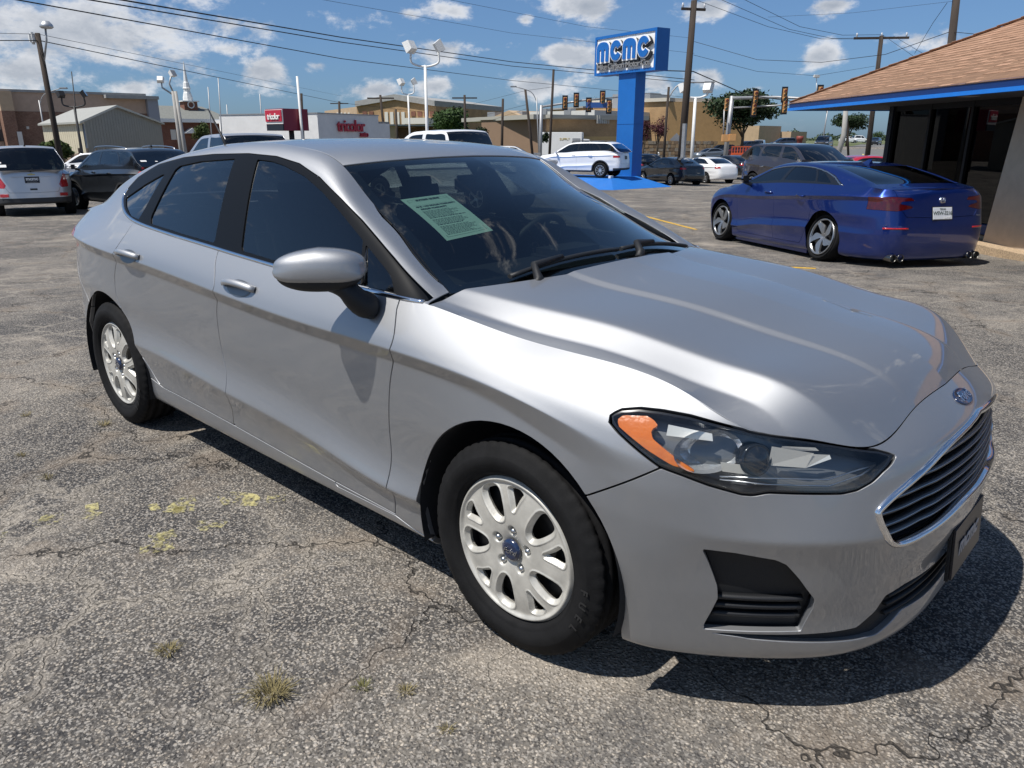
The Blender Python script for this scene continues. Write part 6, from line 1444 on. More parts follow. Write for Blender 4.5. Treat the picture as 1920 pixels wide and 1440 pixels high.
GALV = mat('galvanised', (.34, .345, .35), .5, .5, var=.12, scale=8); DKMETAL = mat('dark_metal', (.035, .035, .036), .6, .4); WHITEM = mat('white_metal', (.72, .72, .70), .45, var=.06, scale=6); WINB = mat('far_window', (.03, .045, .055), .12, spec=.8); WINW = mat('white_panel', (.60, .58, .52), .7)
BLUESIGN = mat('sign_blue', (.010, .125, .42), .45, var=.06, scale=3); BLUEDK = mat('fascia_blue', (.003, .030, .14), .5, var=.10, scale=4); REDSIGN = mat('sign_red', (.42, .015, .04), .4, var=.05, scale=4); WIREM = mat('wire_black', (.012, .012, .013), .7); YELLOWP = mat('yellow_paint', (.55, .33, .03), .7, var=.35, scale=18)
SIGTAN = mat('signal_housing', (.55, .30, .12), .5); GREYROOF = mat('flat_roof', (.30, .30, .29), .9, var=.15, scale=2)

def frame2(a, b):
    """Unit vectors along a->b and away from the camera."""
    e = Vector((b.x - a.x, b.y - a.y, 0)).normalized(); n = Vector((-e.y, e.x, 0))
    if n.dot(Vector((a.x - CAM_POS[0], a.y - CAM_POS[1], 0))) < 0: n = -n
    return e, n
class Front:
    """A wall seen from the lot: u metres along it, z up, w metres behind its face."""
    def __init__(s, p0, D0, p1, D1, zb=None):
        s.a, s.b = at(p0, D0), at(p1, D1); s.e, s.n = frame2(s.a, s.b); s.L = (s.b - s.a).xy.length; s.zb = min(s.a.z, s.b.z) - .3 if zb is None else zb; s.p0, s.D0, s.p1, s.D1 = p0, D0, p1, D1
    def P(s, u, z, w=0.): q = s.a + s.e * u + s.n * w; return Vector((q.x, q.y, z))
    def u(s, px):
        d = ray(px, 258); d = Vector((d[0], d[1])); r_ = s.a.xy - Vector(CAM_POS[:2]); e = s.e.xy; den = d.x * e.y - d.y * e.x; t = (r_.x * e.y - r_.y * e.x) / den; return ((Vector(CAM_POS[:2]) + d * t) - s.a.xy).dot(e)
    def z(s, px, py):
        q = s.P(s.u(px), 0); D = math.hypot(q.x - CAM_POS[0], q.y - CAM_POS[1]); return ontop(px, py, D).z
    def box(s, mb, u0, u1, z0, z1, w0, w1):
        V = [s.P(u, z, w) for z in (z0, z1) for (u, w) in ((u0, w0), (u1, w0), (u1, w1), (u0, w1))]; mb.add(V, [(0, 3, 2, 1), (4, 5, 6, 7), (0, 1, 5, 4), (1, 2, 6, 5), (2, 3, 7, 6), (3, 0, 4, 7)]); return mb
    def rect(s, mb, px0, py0, px1, py1, w0, w1): return s.box(mb, s.u(px0), s.u(px1), s.z((px0 + px1) / 2, py1), s.z((px0 + px1) / 2, py0), w0, w1)

def house(name, label, cat='building', loc=None, group=None): return empty(name, loc or (0, 0, 0), 0, label, cat, group)

# --- big brown and brick store at the far left
def brick_store():
    f = Front(-60, 97, 300, 101); z1 = f.z(60, 178); h = house('brick_store', 'long tan and brown brick store behind the metal shed at far left', loc=f.P(0, 0)); off = -Vector(h.location)
    def part(nm, m, *bx, parent=h):
        mb = MB()
        for b in bx: f.box(mb, *b)
        mb.v = [tuple(Vector(v) + off) for v in mb.v]; return mb.build(nm, m, parent)
    uc0, uc1 = f.u(8), f.u(33); zm = f.z(60, 209)
    part('lower_wall', BROWNBR, (uc1, f.u(282), f.zb, zm, 0, 30)); part('upper_wall', mat('tan_split_block', (.44, .32, .24), .9, var=.1, scale=2), (uc1, f.u(282), zm, z1 + .25, .05, 30)); part('corner_pier_base', BROWNBR, (uc0, uc1 - .02, f.zb, zm, -1.2, 12)); part('corner_pier', mat('pale_block', (.45, .33, .22), .9, var=.1, scale=2), (uc0, uc1 - .02, zm, z1 + .25, -1.2, 12))
    part('side_wall', mat('tan_split_block', (.3, .2, .14)), (-4, uc0 - .02, f.zb, z1 - .4, .6, 30)); part('coping', GREYROOF, (uc0 - .2, f.u(284), z1 + .25, z1 + .5, -.1, 30))
    part('grey_end', mat('blue_grey_wall', (.27, .28, .31), .8), (f.u(282) + .02, f.u(302), f.zb, f.z(295, 186), -.6, 30)); part('end_cap', GREYROOF, (f.u(206), f.u(303), f.z(295, 187), f.z(295, 181), -.9, 30))
    part('door', mat('white_door', (.6, .58, .54), .6), (f.u(29) , f.u(38), f.zb, f.z(33, 247), -1.3, -1.22)); part('window', WINB, (f.u(-8), f.u(10), f.z(4, 265), f.z(4, 243), .5, .62)); part('window', WINW, (f.u(53), f.u(58), f.z(55, 242), f.z(55, 237), -.05, .02))
brick_store()

def metal_shed():
    a, b, c = at(157, 58), at(305, 70), at(83, 68); h = house('metal_shed', 'cream and grey metal shed with a low gable roof', loc=(a.x, a.y, 0)); off = Vector((a.x, a.y, 0)); f = Front(157, 58, 305, 70); zl, zp, zr = f.z(157, 229), f.z(225, 203), f.z(305, 231); zb = f.zb
    n = Vector((c.x - a.x, c.y - a.y, 0)); dirn = n.normalized(); ln = n.length; up = f.u(225)
    def q(u, z, w): p = a + f.e * u + dirn * w; return (p.x - off.x, p.y - off.y, z)
    g = MB(); k = 60
    for i in range(k):                                              # ribbed gable wall
        u0, u1 = f.L * i / k, f.L * (i + 1) / k; top = lambda u: zl + (zp - zl) * u / up if u < up else zp + (zr - zp) * (u - up) / (f.L - up)
        w = -.012 if i % 2 else 0
        g.quad(q(u0, zb, w), q(u1, zb, w), q(u1, top(u1), w), q(u0, top(u0), w)); g.quad(q(u1, zb, w), q(u1, zb, -.012 - w), q(u1, top(u1), -.012 - w), q(u1, top(u1), w))
    g.build('gable_wall', GREYMETAL, h)
    s_ = MB(); m_ = 40
    for i in range(m_):
        w0, w1 = ln * i / m_, ln * (i + 1) / m_; d = -.015 if i % 2 else 0; s_.quad(q(d, zb, w0), q(d, zb, w1), q(d, zl, w1), q(d, zl, w0))
    s_.build('long_wall', CREAM, h)
    r_ = MB(); r_.add([q(-.4, zl - .1, -.4), q(up, zp + .06, -.4), q(up, zp + .06, ln + .4), q(-.4, zl - .1, ln + .4), q(-.4, zl + .02, -.4), q(up, zp + .2, -.4), q(up, zp + .2, ln + .4), q(-.4, zl + .02, ln + .4)], [(0, 1, 2, 3), (4, 5, 6, 7), (0, 1, 5, 4), (1, 2, 6, 5), (2, 3, 7, 6), (3, 0, 4, 7)]); r_.add([q(f.L + .4, zr - .1, -.4), q(up, zp + .06, -.4), q(up, zp + .06, ln), q(f.L + .4, zr - .1, ln), q(f.L + .4, zr + .02, -.4), q(up, zp + .2, -.4), q(up, zp + .2, ln), q(f.L + .4, zr + .02, ln)], [(0, 1, 2, 3), (4, 5, 6, 7), (0, 1, 5, 4), (1, 2, 6, 5), (2, 3, 7, 6), (3, 0, 4, 7)]); r_.build('roof', ROOFM, h)
    c_ = MB(); c_.add([q(-.05, zb, -.1), q(.35, zb, -.1), q(.35, zl, -.1), q(-.05, zl, -.1)], [(0, 1, 2, 3)]); c_.build('corner_trim', CREAM, h)
    dp = MB(); dp.tube([q(.1, zl - .1, -.16), q(.1, zb, -.16)], .06, 6); dp.build('downpipe', GALV, h)
metal_shed()

def church():
    f = Front(298, 152, 430, 156); o = f.P(0, 0); h = house('brick_church', 'brick church with grey roof and white steeple behind the sheds', loc=o); off = -Vector(o)
    def fin(mb, nm, m, parent=h): mb.v = [tuple(Vector(v) + off) for v in mb.v]; return mb.build(nm, m, parent)
    ze = f.z(360, 223); zr = f.z(360, 196)
    w = MB(); f.box(w, 0, f.L, f.zb, ze, 0, 16); fin(w, 'wall', REDBR)
    r_ = MB(); r_.add([f.P(-1, ze, -1), f.P(f.L + .5, ze, -1), f.P(f.L - 1.5, zr, 8), f.P(-1, zr, 8), f.P(-1, ze, 17), f.P(f.L + .5, ze, 17)], [(0, 1, 2, 3), (3, 2, 5, 4), (1, 5, 2)]); fin(r_, 'roof', SHINGREY)
    ev = MB(); f.box(ev, -1, f.L + .6, ze - .6, ze, -1.1, -.9); fin(ev, 'eave_board', WHITEM)
    tb = MB(); u0, u1 = f.u(371), f.u(396); f.box(tb, u0, u1, zr - 2.5, f.z(383, 188), 5, 5 + (u1 - u0)); t = fin(tb, 'steeple_base', REDBR)
    cp = MB(); f.box(cp, u0 - .3, u1 + .3, f.z(383, 189), f.z(383, 187), 4.7, 5.3 + (u1 - u0)); fin(cp, 'cornice', WHITEM, None if False else h)
    md = MB(); c0 = f.P((u0 + u1) / 2, f.z(383, 195), 4.95); md.tube([c0 + f.e * (.55 * math.cos(a)) + Vector((0, 0, .55 * math.sin(a))) for a in np.linspace(0, 2 * math.pi, 17)], .10, 6); fin(md, 'round_window', WHITEM)
    sp = MB(); cx = (u0 + u1) / 2; wc = 5 + (u1 - u0) / 2; prof = [(374, 187), (374, 181), (376, 172), (377, 170), (377, 164), (375.5, 163), (376.5, 161), (378, 152), (379, 150), (380, 138), (382.6, 111)]
    V = []; n = 8; mx_ = 383
    for (px, py) in prof:
        r0 = max(.05, abs(f.u(mx_) - f.u(px))); z = f.z(mx_, py)
        for k in range(n): a = math.pi / 8 + k * math.pi / 4; V.append(f.P(cx + r0 * math.cos(a), z, wc + r0 * math.sin(a)))
    sp.add(V, [(i * n + k, i * n + (k + 1) % n, (i + 1) * n + (k + 1) % n, (i + 1) * n + k) for i in range(len(prof) - 1) for k in range(n)]); fin(sp, 'spire', WHITEM)
    pc = MB(); u2, u3 = f.u(402), f.u(428); f.box(pc, u2, u3 + 1, f.z(415, 232), f.z(415, 226), -4, 0)
    for k in range(4): pc.tube([f.P(u2 + (u3 - u2) * k / 3, f.zb, -3.8), f.P(u2 + (u3 - u2) * k / 3, f.z(415, 232), -3.8)], .25, 8)
    fin(pc, 'porch', WHITEM)
    wn = MB(); f.box(wn, f.u(321), f.u(331), f.z(326, 262), f.z(326, 243), -.06, 0); fin(wn, 'window', WINW)
    pe = MB(); pe.add([f.P(f.u(342), f.z(350, 250), -1.5), f.P(f.u(366), f.z(350, 250), -1.5), f.P(f.u(358), f.z(350, 240), -1.5), f.P(f.u(342), f.z(350, 250), 0), f.P(f.u(366), f.z(350, 250), 0), f.P(f.u(358), f.z(350, 240), 0)], [(0, 1, 2), (0, 1, 4, 3), (1, 2, 5, 4), (2, 0, 3, 5)]); fin(pe, 'entry_gable', WHITEM)
church()

def red_shop():
    f = Front(598, 62, 711, 68); o = f.P(0, 0); h = house('white_shop', 'flat white shop with red raised lettering behind the silver sedan', 'shop', loc=o); off = -Vector(o)
    def fin(mb, nm, m, parent=h): mb.v = [tuple(Vector(v) + off) for v in mb.v]; return mb.build(nm, m, parent)
    m = MB(); f.box(m, 0, f.L, f.zb, f.z(650, 215), 0, 10); fin(m, 'front_wall', WHITEW); c = MB(); f.box(c, -.05, f.L + .05, f.z(650, 215), f.z(650, 213), -.05, 10); fin(c, 'coping', GALV)
    g = Front(463, 70, 597, 66); m = MB(); g.box(m, 0, g.L, g.zb, g.z(530, 226), .6, 12); fin(m, 'side_wing', WHITEW); c = MB(); g.box(c, -.1, g.L, g.z(530, 228), g.z(530, 224), .4, 12); fin(c, 'wing_coping', GREYROOF)
    for nm, txt, cx, cy, hh in (('lettering', 'tricolor', 658, 237, 20), ('small_lettering', 'auto', 681, 252, 10)):
        z = f.z(cx, cy); D_ = (f.P(f.u(cx), z) - Vector(CAM_POS)).length; size = hh * D_ / 1431 * 1.38; me = text_mesh(txt, size, .06, REDSIGN, bold=size * .012, space=.90)
        p = f.P(f.u(cx), z, -.12) + off; me.transform(Matrix([[f.e.x, 0, -f.n.x, p.x], [f.e.y, 0, -f.n.y, p.y], [0, 1, 0, p.z], [0, 0, 0, 1]])); link(nm, me, h)
    l = MB(); l.box(g.P(g.u(594.5), g.z(594, 239), .3) + off, (.25, .25, .5), bev=.05); l.build('wall_lamp', DKMETAL, h)
red_shop()

def red_sign():
    f = Front(502, 45, 535, 43.6); o = f.P(f.L / 2, 0); h = empty('red_pole_sign', tuple(o), 0, 'red and white tricolor box sign on a post beside the white shop', 'sign'); off = -Vector(o)
    def fin(mb, nm, m, parent=h): mb.v = [tuple(Vector(v) + off) for v in mb.v]; return mb.build(nm, m, parent)
    b = MB(); f.box(b, 0, f.L, f.z(518, 245), f.z(518, 204), 0, 1.5); fin(b, 'cabinet', mat('sign_dark_red', (.20, .01, .03), .4))
    w = MB(); f.rect(w, 502.5, 205.5, 534.5, 232.5, -.06, -.005); fin(w, 'white_border', WHITEM); r_ = MB(); f.rect(r_, 504, 206.5, 534, 228, -.10, -.065); fin(r_, 'red_face', REDSIGN); k = MB(); f.rect(k, 504, 234, 534.5, 245, -.06, -.005); fin(k, 'message_board', PLATE)
    z = f.z(519.5, 219); size = 12.5 * 44 / 1431 * 1.05; me = text_mesh('tricolor', size * 1.08, .02, WHITEPT, space=.86, bold=.004); p = f.P(f.u(519.8), z, -.13) + off; me.transform(Matrix([[f.e.x, 0, -f.n.x, p.x], [f.e.y, 0, -f.n.y, p.y], [0, 1, 0, p.z], [0, 0, 0, 1]])); link('lettering', me, h)
    ps = MB(); c = f.P(f.L * .82, 0, .6); ps.tube([Vector((c.x, c.y, o.z - .3)), Vector((c.x, c.y, f.z(525, 245)))], .14, 10); fin(ps, 'post', DKMETAL)
red_sign()

def gym():
    f = Front(672, 150, 819, 142); o = f.P(0, 0); h = house('tan_gymnasium', 'tall tan brick hall with low gable and white window panels', loc=o); off = -Vector(o)
    def fin(mb, nm, m, parent=h): mb.v = [tuple(Vector(v) + off) for v in mb.v]; return mb.build(nm, m, parent)
    zl, zp, zr = f.z(672, 200), f.z(745, 187), f.z(819, 199); up = f.u(745); g = MB()
    V = [f.P(0, f.zb), f.P(f.L, f.zb), f.P(f.L, zr), f.P(up, zp), f.P(0, zl)]; V2 = [v + f.n * 30 for v in V]; g.add(V + V2, [(0, 1, 2, 3, 4), (5, 9, 8, 7, 6), (0, 4, 9, 5), (1, 6, 7, 2)]); fin(g, 'wall', TAN)
    r_ = MB(); T = .9
    for (p, q) in ((V[4], V[3]), (V[3], V[2])):
        p_, q_ = p - f.n * .5, q - f.n * .5; r_.add([p_, q_, q_ + f.n * 31, p_ + f.n * 31] + [x + Vector((0, 0, T)) for x in (p_, q_, q_ + f.n * 31, p_ + f.n * 31)], [(0, 1, 2, 3), (4, 5, 6, 7), (0, 1, 5, 4), (1, 2, 6, 5), (2, 3, 7, 6), (3, 0, 4, 7)])
    fin(r_, 'roof', GREYROOF)
    sg = Front(612, 175, 672, 150); s = MB(); s.add([sg.P(0, sg.zb), sg.P(sg.L, sg.zb), sg.P(sg.L, zl), sg.P(0, zl)] + [sg.P(0, sg.zb, 6), sg.P(sg.L, sg.zb, 6), sg.P(sg.L, zl, 6), sg.P(0, zl, 6)], [(0, 1, 2, 3), (0, 1, 5, 4), (2, 3, 7, 6), (0, 3, 7, 4)]); fin(s, 'side_wall', TANP)
    for k, px in enumerate((727, 737, 748, 758)): w = MB(); f.rect(w, px - 3, 210, px + 3, 234, -.15, .1); fin(w, 'window', WINW)
    for px in (637, 644, 651, 658): w = MB(); sg.rect(w, px - 1.6, 211, px + 1.6, 232, -.15, .1); fin(w, 'window', WINW)
    for px in (687, 699, 777, 789, 801, 812): w = MB(); f.rect(w, px - 4, 209, px + 4, 218, -.12, .1); fin(w, 'brick_panel', REDBR)
    q = Front(711, 112, 905, 118); m = MB(); q.box(m, 0, q.L * .17, q.zb, q.z(728, 236), 0, 8); fin(m, 'annex', TANP); m = MB(); q.box(m, q.L * .18, q.L * .78, q.zb, q.z(800, 238), 3, 10); fin(m, 'low_wing', BROWNBR); m = MB(); q.box(m, -.3, q.L * .78, q.z(728, 236), q.z(728, 233), -.4, 10); fin(m, 'annex_roof', GREYROOF)
    w = MB(); f.rect(w, 780, 222, 818, 233, -4, 0); fin(w, 'entry_block', WINW)
gym()

def school():
    f = Front(905, 98, 1022, 84); o = f.P(0, 0); h = house('low_school', 'long low tan building with cream panels behind the white work truck', loc=o); off = -Vector(o)
    def fin(mb, nm, m, parent=h): mb.v = [tuple(Vector(v) + off) for v in mb.v]; return mb.build(nm, m, parent)
    zt = f.z(960, 226)
    m = MB(); f.box(m, 0, f.L, f.zb, f.z(960, 256), 0, 12); fin(m, 'lower_wall', mat('yellow_brick', (.50, .33, .14), .9, var=.12, scale=1.2)); m = MB(); f.box(m, 0, f.L, f.z(960, 256), zt, .15, 12); fin(m, 'upper_wall', TAN)
    for px0, px1 in ((929, 940), (963, 984), (990, 999), (1005, 1013)): m = MB(); f.rect(m, px0, 232, px1, 255, -.05, .2); fin(m, 'cream_panel', mat('cream_panel', (.58, .54, .42), .8))
    for px0, px1 in ((924, 928), (959, 963), (985, 989), (1001, 1004)): m = MB(); f.rect(m, px0, 235, px1, 258, -.02, .2); fin(m, 'window', WINB)
    g = Front(1022, 84, 1106, 88); m = MB(); g.box(m, 0.05, g.L, g.zb, g.z(1060, 222), 0, 12); fin(m, 'blank_wall', mat('brown_wall', (.22, .145, .095), .9, var=.06, scale=1)); m = MB(); g.box(m, g.u(1108), g.u(1141), g.zb, g.z(1120, 230), .2, 12); fin(m, 'brick_end', mat('reddish_wall', (.24, .12, .075), .9, var=.1, scale=1.5)); m = MB(); g.rect(m, 1125, 238, 1132, 250, .1, .25); fin(m, 'wall_panel', CONC)
    r_ = MB(); f.box(r_, -3, f.L + .2, zt, zt + .45, -1.5, 13); g.box(r_, -.1, g.u(1103), g.z(1060, 222), g.z(1060, 216), -1.2, 13); fin(r_, 'roof_slab', mat('roof_edge_grey', (.34, .33, .29), .8))
    c = MB(); u0, u1 = g.u(1104), g.u(1141); k = 18
    for i in range(k): a, b = u0 + (u1 - u0) * i / k, u0 + (u1 - u0) * (i + 1) / k; g.box(c, a, b - .04, g.z(1120, 232), g.z(1120, 217), -1.3 + (.06 if i % 2 else 0), -1.1)
    fin(c, 'ribbed_fascia', mat('ribbed_metal', (.45, .44, .40), .6))
    q = Front(918, 125, 1105, 112); p = MB(); V = [q.P(0, 0), q.P(q.L, 0)]; zl, zp = q.z(930, 222), q.z(953, 207)
    p.add([q.P(0, zl), q.P(q.u(953), zp), q.P(q.u(990), zl - .3), q.P(0, zl, 20), q.P(q.u(953), zp, 20), q.P(q.u(990), zl - .3, 20)], [(0, 1, 2), (0, 1, 4, 3), (1, 2, 5, 4)]); fin(p, 'rear_gable', TANP); p = MB(); q.box(p, q.u(985), q.L, q.z(1040, 222), q.z(1040, 208), 1, 16); fin(p, 'rear_roof', mat('pale_roof', (.55, .55, .52), .7))
    for px, py, s_ in ((1010, 212, 1.4), (1055, 211, 1.2), (915, 219, 1.6), (966, 215, 1.1), (1093, 212, 1.0)): b = MB(); b.box(q.P(q.u(px), q.z(px, py), 1.5) + off, (s_, s_, s_ * .9)); b.build('roof_unit', GALV, h)
school()

def brick_hall():
    f = Front(1203, 132, 1251, 122); g = Front(1251, 122, 1364, 138); o = g.P(0, 0); h = house('tan_brick_hall', 'windowless tan brick hall behind the wooden utility pole', loc=o); off = -Vector(o)
    def fin(mb, nm, m, parent=h): mb.v = [tuple(Vector(v) + off) for v in mb.v]; return mb.build(nm, m, parent)
    zt = g.z(1300, 193)
    m = MB(); g.box(m, 0, g.L, g.zb, zt, 0, 14); fin(m, 'wall', TAN); m = MB(); f.box(m, -10, f.L - .02, f.zb, zt - .1, 0, 12); fin(m, 'side_wall', mat('lit_brick', (.46, .29, .13), .9, var=.1, scale=1.5)); m = MB(); g.box(m, -.4, g.L + .3, zt, zt + .5, -.3, 14); f.box(m, f.u(1207), f.L - .3, zt - .05, zt + .45, -.3, 12); fin(m, 'roof_edge', mat('pale_coping', (.48, .45, .38), .8))  # side wall's brick is coloured lighter: its sunlit tone is painted in
    m = MB(); g.rect(m, 1264, 212, 1276, 231, -.6, 0); g.rect(m, 1287, 212, 1294, 231, -.6, 0); fin(m, 'wall_unit', WHITEM); m = MB(); g.rect(m, 1277, 212, 1286, 231, -.4, 0); fin(m, 'unit_gap', WINB)
    fr = MB(); u0, u1, z0, z1 = g.u(1298), g.u(1335), g.z(1316, 232), g.z(1316, 218)
    for b in ((u0, u1, z0, z0 + .25), (u0, u1, z1 - .25, z1), (u0, u0 + .25, z0, z1), (u1 - .25, u1, z0, z1)): g.box(fr, *b, -.12, 0)
    fin(fr, 'recess_frame', TAN)
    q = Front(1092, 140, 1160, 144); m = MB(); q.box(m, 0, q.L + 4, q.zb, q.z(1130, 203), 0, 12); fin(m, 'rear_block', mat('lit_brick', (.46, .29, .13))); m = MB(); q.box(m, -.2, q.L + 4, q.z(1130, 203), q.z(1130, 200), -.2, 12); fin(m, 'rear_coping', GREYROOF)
    for px, py, s_ in ((1220, 188, 2.4), (1262, 189, 3.0), (1282, 186, 2.0)): b = MB(); b.box(g.P(g.u(px), g.z(px, py), 5) + off, (s_, s_, s_ * .8)); b.build('roof_unit', GALV, h)
    e = Front(1422, 150, 1493, 165); m = MB(); e.box(m, 0, e.u(1463), e.zb, e.z(1440, 236), 0, 10); e.box(m, e.u(1463), e.L, e.zb, e.z(1480, 247), -2, 8); fin(m, 'far_block', TANP)
brick_hall()

# --- the office on the right
def office():
    E1 = at(1903, 12.4); E2 = at(1477, 19.4); e = Vector((E2.x - E1.x, E2.y - E1.y, 0)).normalized(); n = Vector((-e.y, e.x, 0)); n = n if n.dot(Vector((E1.x - CAM_POS[0], E1.y - CAM_POS[1], 0))) > 0 else -n
    L = (E2 - E1).xy.length; ze = 2.083; zt = 2.232; pit = .44; gb = -.27; NEAR = -7.5
    h = house('office', 'low dealership office with brown shingle roof, blue fascia and dark glass', loc=(E2.x, E2.y, gb))
    def P(u, z, w): p = E1 + e * u + n * w; return Vector((p.x - E2.x, p.y - E2.y, z - gb))
    def box(mb, u0, u1, z0, z1, w0, w1): V = [P(u, z, w) for z in (z0, z1) for (u, w) in ((u0, w0), (u1, w0), (u1, w1), (u0, w1))]; return mb.add(V, [(0, 3, 2, 1), (4, 5, 6, 7), (0, 1, 5, 4), (1, 2, 6, 5), (2, 3, 7, 6), (3, 0, 4, 7)])
    # fascia: two boards, the lower one set forward
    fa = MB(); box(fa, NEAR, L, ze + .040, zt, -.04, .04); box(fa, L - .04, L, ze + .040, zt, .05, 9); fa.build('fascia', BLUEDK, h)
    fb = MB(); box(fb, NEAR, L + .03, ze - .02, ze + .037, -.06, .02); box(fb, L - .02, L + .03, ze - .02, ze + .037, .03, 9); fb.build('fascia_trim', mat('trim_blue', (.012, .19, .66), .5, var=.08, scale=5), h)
    so = MB(); so.quad(P(NEAR, ze, .02), P(L - .02, ze, .02), P(L - .02, ze, 9), P(NEAR, ze, 9)); so.build('soffit', mat('soffit_dark', (.03, .035, .045), .8), h)
    # roof deck
    W_ = 5.2; rd = MB(); r0, r1 = P(NEAR, zt, -.03), P(L, zt, -.03); t0, t1 = P(NEAR, zt + pit * W_, W_), P(L - W_, zt + pit * W_, W_); e1 = P(L, zt, 2 * W_); rd.quad(r0, r1, t1, t0); rd.add([r1, e1, t1], [(0, 1, 2)]); rd.build('roof', mat('shingle_base', (.19, .11, .065), .95, var=.2, scale=6), h)
    hp = MB(); q0, q1 = P(L, zt + .01, -.03), P(L - W_, zt + pit * W_ + .03, W_)
    for k in range(40): a = q0.lerp(q1, k / 40); b = q0.lerp(q1, (k + 1.25) / 40); hp.tube([a + Vector((0, 0, .012 + .008 * (k % 2))), b + Vector((0, 0, .004))], .055, 5, flat=.4, smooth=False)
    hp.build('hip_cap', mat('shingle_hip', (.25, .145, .09), .95, var=.25, scale=8), h)
    # shingles: single tabs, courses of 14 cm
    tones = [mat('shingle_%s' % nm, c, .95, var=.22, scale=30, bump=.4, bscale=300) for nm, c in (('warm', (.345, .20, .125)), ('pale', (.38, .225, .145)), ('dark', (.295, .17, .105)), ('mid', (.325, .19, .118)))]
    metas = []
    sl = math.sqrt(1 + pit * pit); rowd = .14
    def tab(u, w, ln, lift, tone):
        # a tab: low end thick, upper end slides beneath the next course
        nz = Vector((n.x * -pit / sl, n.y * -pit / sl, 1 / sl)); a0, a1 = P(u, zt + pit * w, w), P(u + ln, zt + pit * w, w); b0, b1 = P(u, zt + pit * (w + .19), w + .19), P(u + ln, zt + pit * (w + .19), w + .19); t_ = .012 + lift
        return [a0, a1, b1, b0, a0 + nz * t_, a1 + nz * t_, b1 + nz * .004, b0 + nz * .004], tone
    tabs = []; r3 = random.Random(11); row = 0; w = -.05
    while w < W_ - .15:
        u = NEAR + r3.uniform(0, .3)
        while u < L - max(w, 0) - .02:
            ln = r3.choice((.16, .22, .30, .34)); ln = min(ln, L - max(w, 0) - u)
            if ln > .05: tabs.append((u, w, ln, r3.choice((0, 0, .002, .005)), r3.randrange(4)))
            u += ln + .004
        w += rowd; row += 1
    def size_seen(t):
        p = P(t[0], zt + pit * t[1], t[1]) + Vector((E2.x, E2.y, gb)); d = (p - Vector(CAM_POS)); dep = d.dot(Vector(fw_)); x = d.dot(Vector(rt_)) / dep; y = d.dot(Vector(up_)) / dep
        return -1 if abs(x) > .68 or y > .50 or dep < 0 else t[2] / dep
    tabs.sort(key=size_seen, reverse=True)
    nf = [(0, 1, 5, 4), (1, 2, 6, 5), (3, 0, 4, 7), (4, 5, 6, 7)]
    for t in tabs[:300]:
        V, tone = tab(*t); mb = MB(); mb.add(V, nf); mb.build('shingle', tones[tone], h)
    me = bpy.data.meshes.new('shingles'); vs, fs, mi = [], [], []
    for t in tabs[300:]:
        V, tone = tab(*t); o = len(vs); vs += [tuple(v) for v in V]; fs += [tuple(i + o for i in f_) for f_ in nf]; mi += [tone] * 4
    me.from_pydata(vs, [], fs); [me.materials.append(t) for t in tones]; me.polygons.foreach_set('material_index', mi); link('shingles', me, h, 'stuff')
    # wall: glass between dark posts, stucco pier, stone base
    pc = at(1930, 14.5); wc = (pc - E1).xy.dot(n.xy)
    def u_at(px, w):
        d = ray(px, 258); d = Vector((d[0], d[1])); o = (E1 + n * w).xy; r_ = o - Vector(CAM_POS[:2]); t = (r_.x * e.y - r_.y * e.x) / (d.x * e.y - d.y * e.x); return ((Vector(CAM_POS[:2]) + d * t) - o).dot(e.xy)
    w0 = wc; up_post = u_at(1665, w0); GLD = glass('office_glass', (.03, .032, .036), .13); PANE = mat('mullion', (.006, .006, .007), .6, spec=.2); u_pier = u_at(1912, w0)
    ps = MB(); box(ps, up_post - .16, up_post, gb, ze, w0 - .05, w0 + .14); ps.build('corner_post', mat('post_navy', (.006, .010, .018), .6, spec=.25), h)
    lo = .12
    nm = 4; us = [u_pier + .02 + (up_post - .17 - u_pier - .02) * k / 3 for k in range(4)]
    for k in range(3):
        g = MB(); g.quad(P(us[k] + .035, lo, w0 + .03), P(us[k + 1] - .035, lo, w0 + .03), P(us[k + 1] - .035, ze - .10, w0 + .03), P(us[k] + .035, ze - .10, w0 + .03)); g.build('window_pane', GLD, h)
    for k in range(4): m = MB(); box(m, us[k] - .035, us[k] + .035, lo, ze, w0 - .02, w0 + .08); m.build('mullion', PANE, h)
    hd = MB(); box(hd, u_pier, up_post - .17, ze - .10, ze - .002, w0 - .015, w0 + .075); hd.build('head_rail', PANE, h)
    sl_ = MB(); box(sl_, u_pier + .01, up_post - .17, lo - .16, lo - .004, w0 - .06, w0 + .12); sl_.build('window_sill', BLUEDK, h)
    pr = MB(); pr.add([P(-3.2, gb, w0 - .55), P(u_pier - .01, gb, w0 - .30), P(u_pier - .01, gb, w0 + .3), P(-3.2, gb, w0 + .3), P(-3.2, ze, w0 - .10), P(u_pier - .01, ze, w0 - .08), P(u_pier - .01, ze, w0 + .3), P(-3.2, ze, w0 + .3)], [(0, 1, 5, 4), (1, 2, 6, 5), (2, 3, 7, 6), (3, 0, 4, 7), (4, 5, 6, 7)]); pr.build('stucco_pier', STUC, h)
    bw = MB(); box(bw, -7, u_pier - .3, gb, ze, w0 + .32, w0 + .5); box(bw, u_pier, up_post - .16, gb, lo - .17, w0 + .02, w0 + .14); bw.build('wall', STUC, h)
    stn = mat('flag_stone', (.42, .33, .22), .9, var=.3, scale=6, bump=.3, bscale=40); r4 = random.Random(5); z = gb; rows = 3; us0, us1 = u_pier + .02, up_post - .2
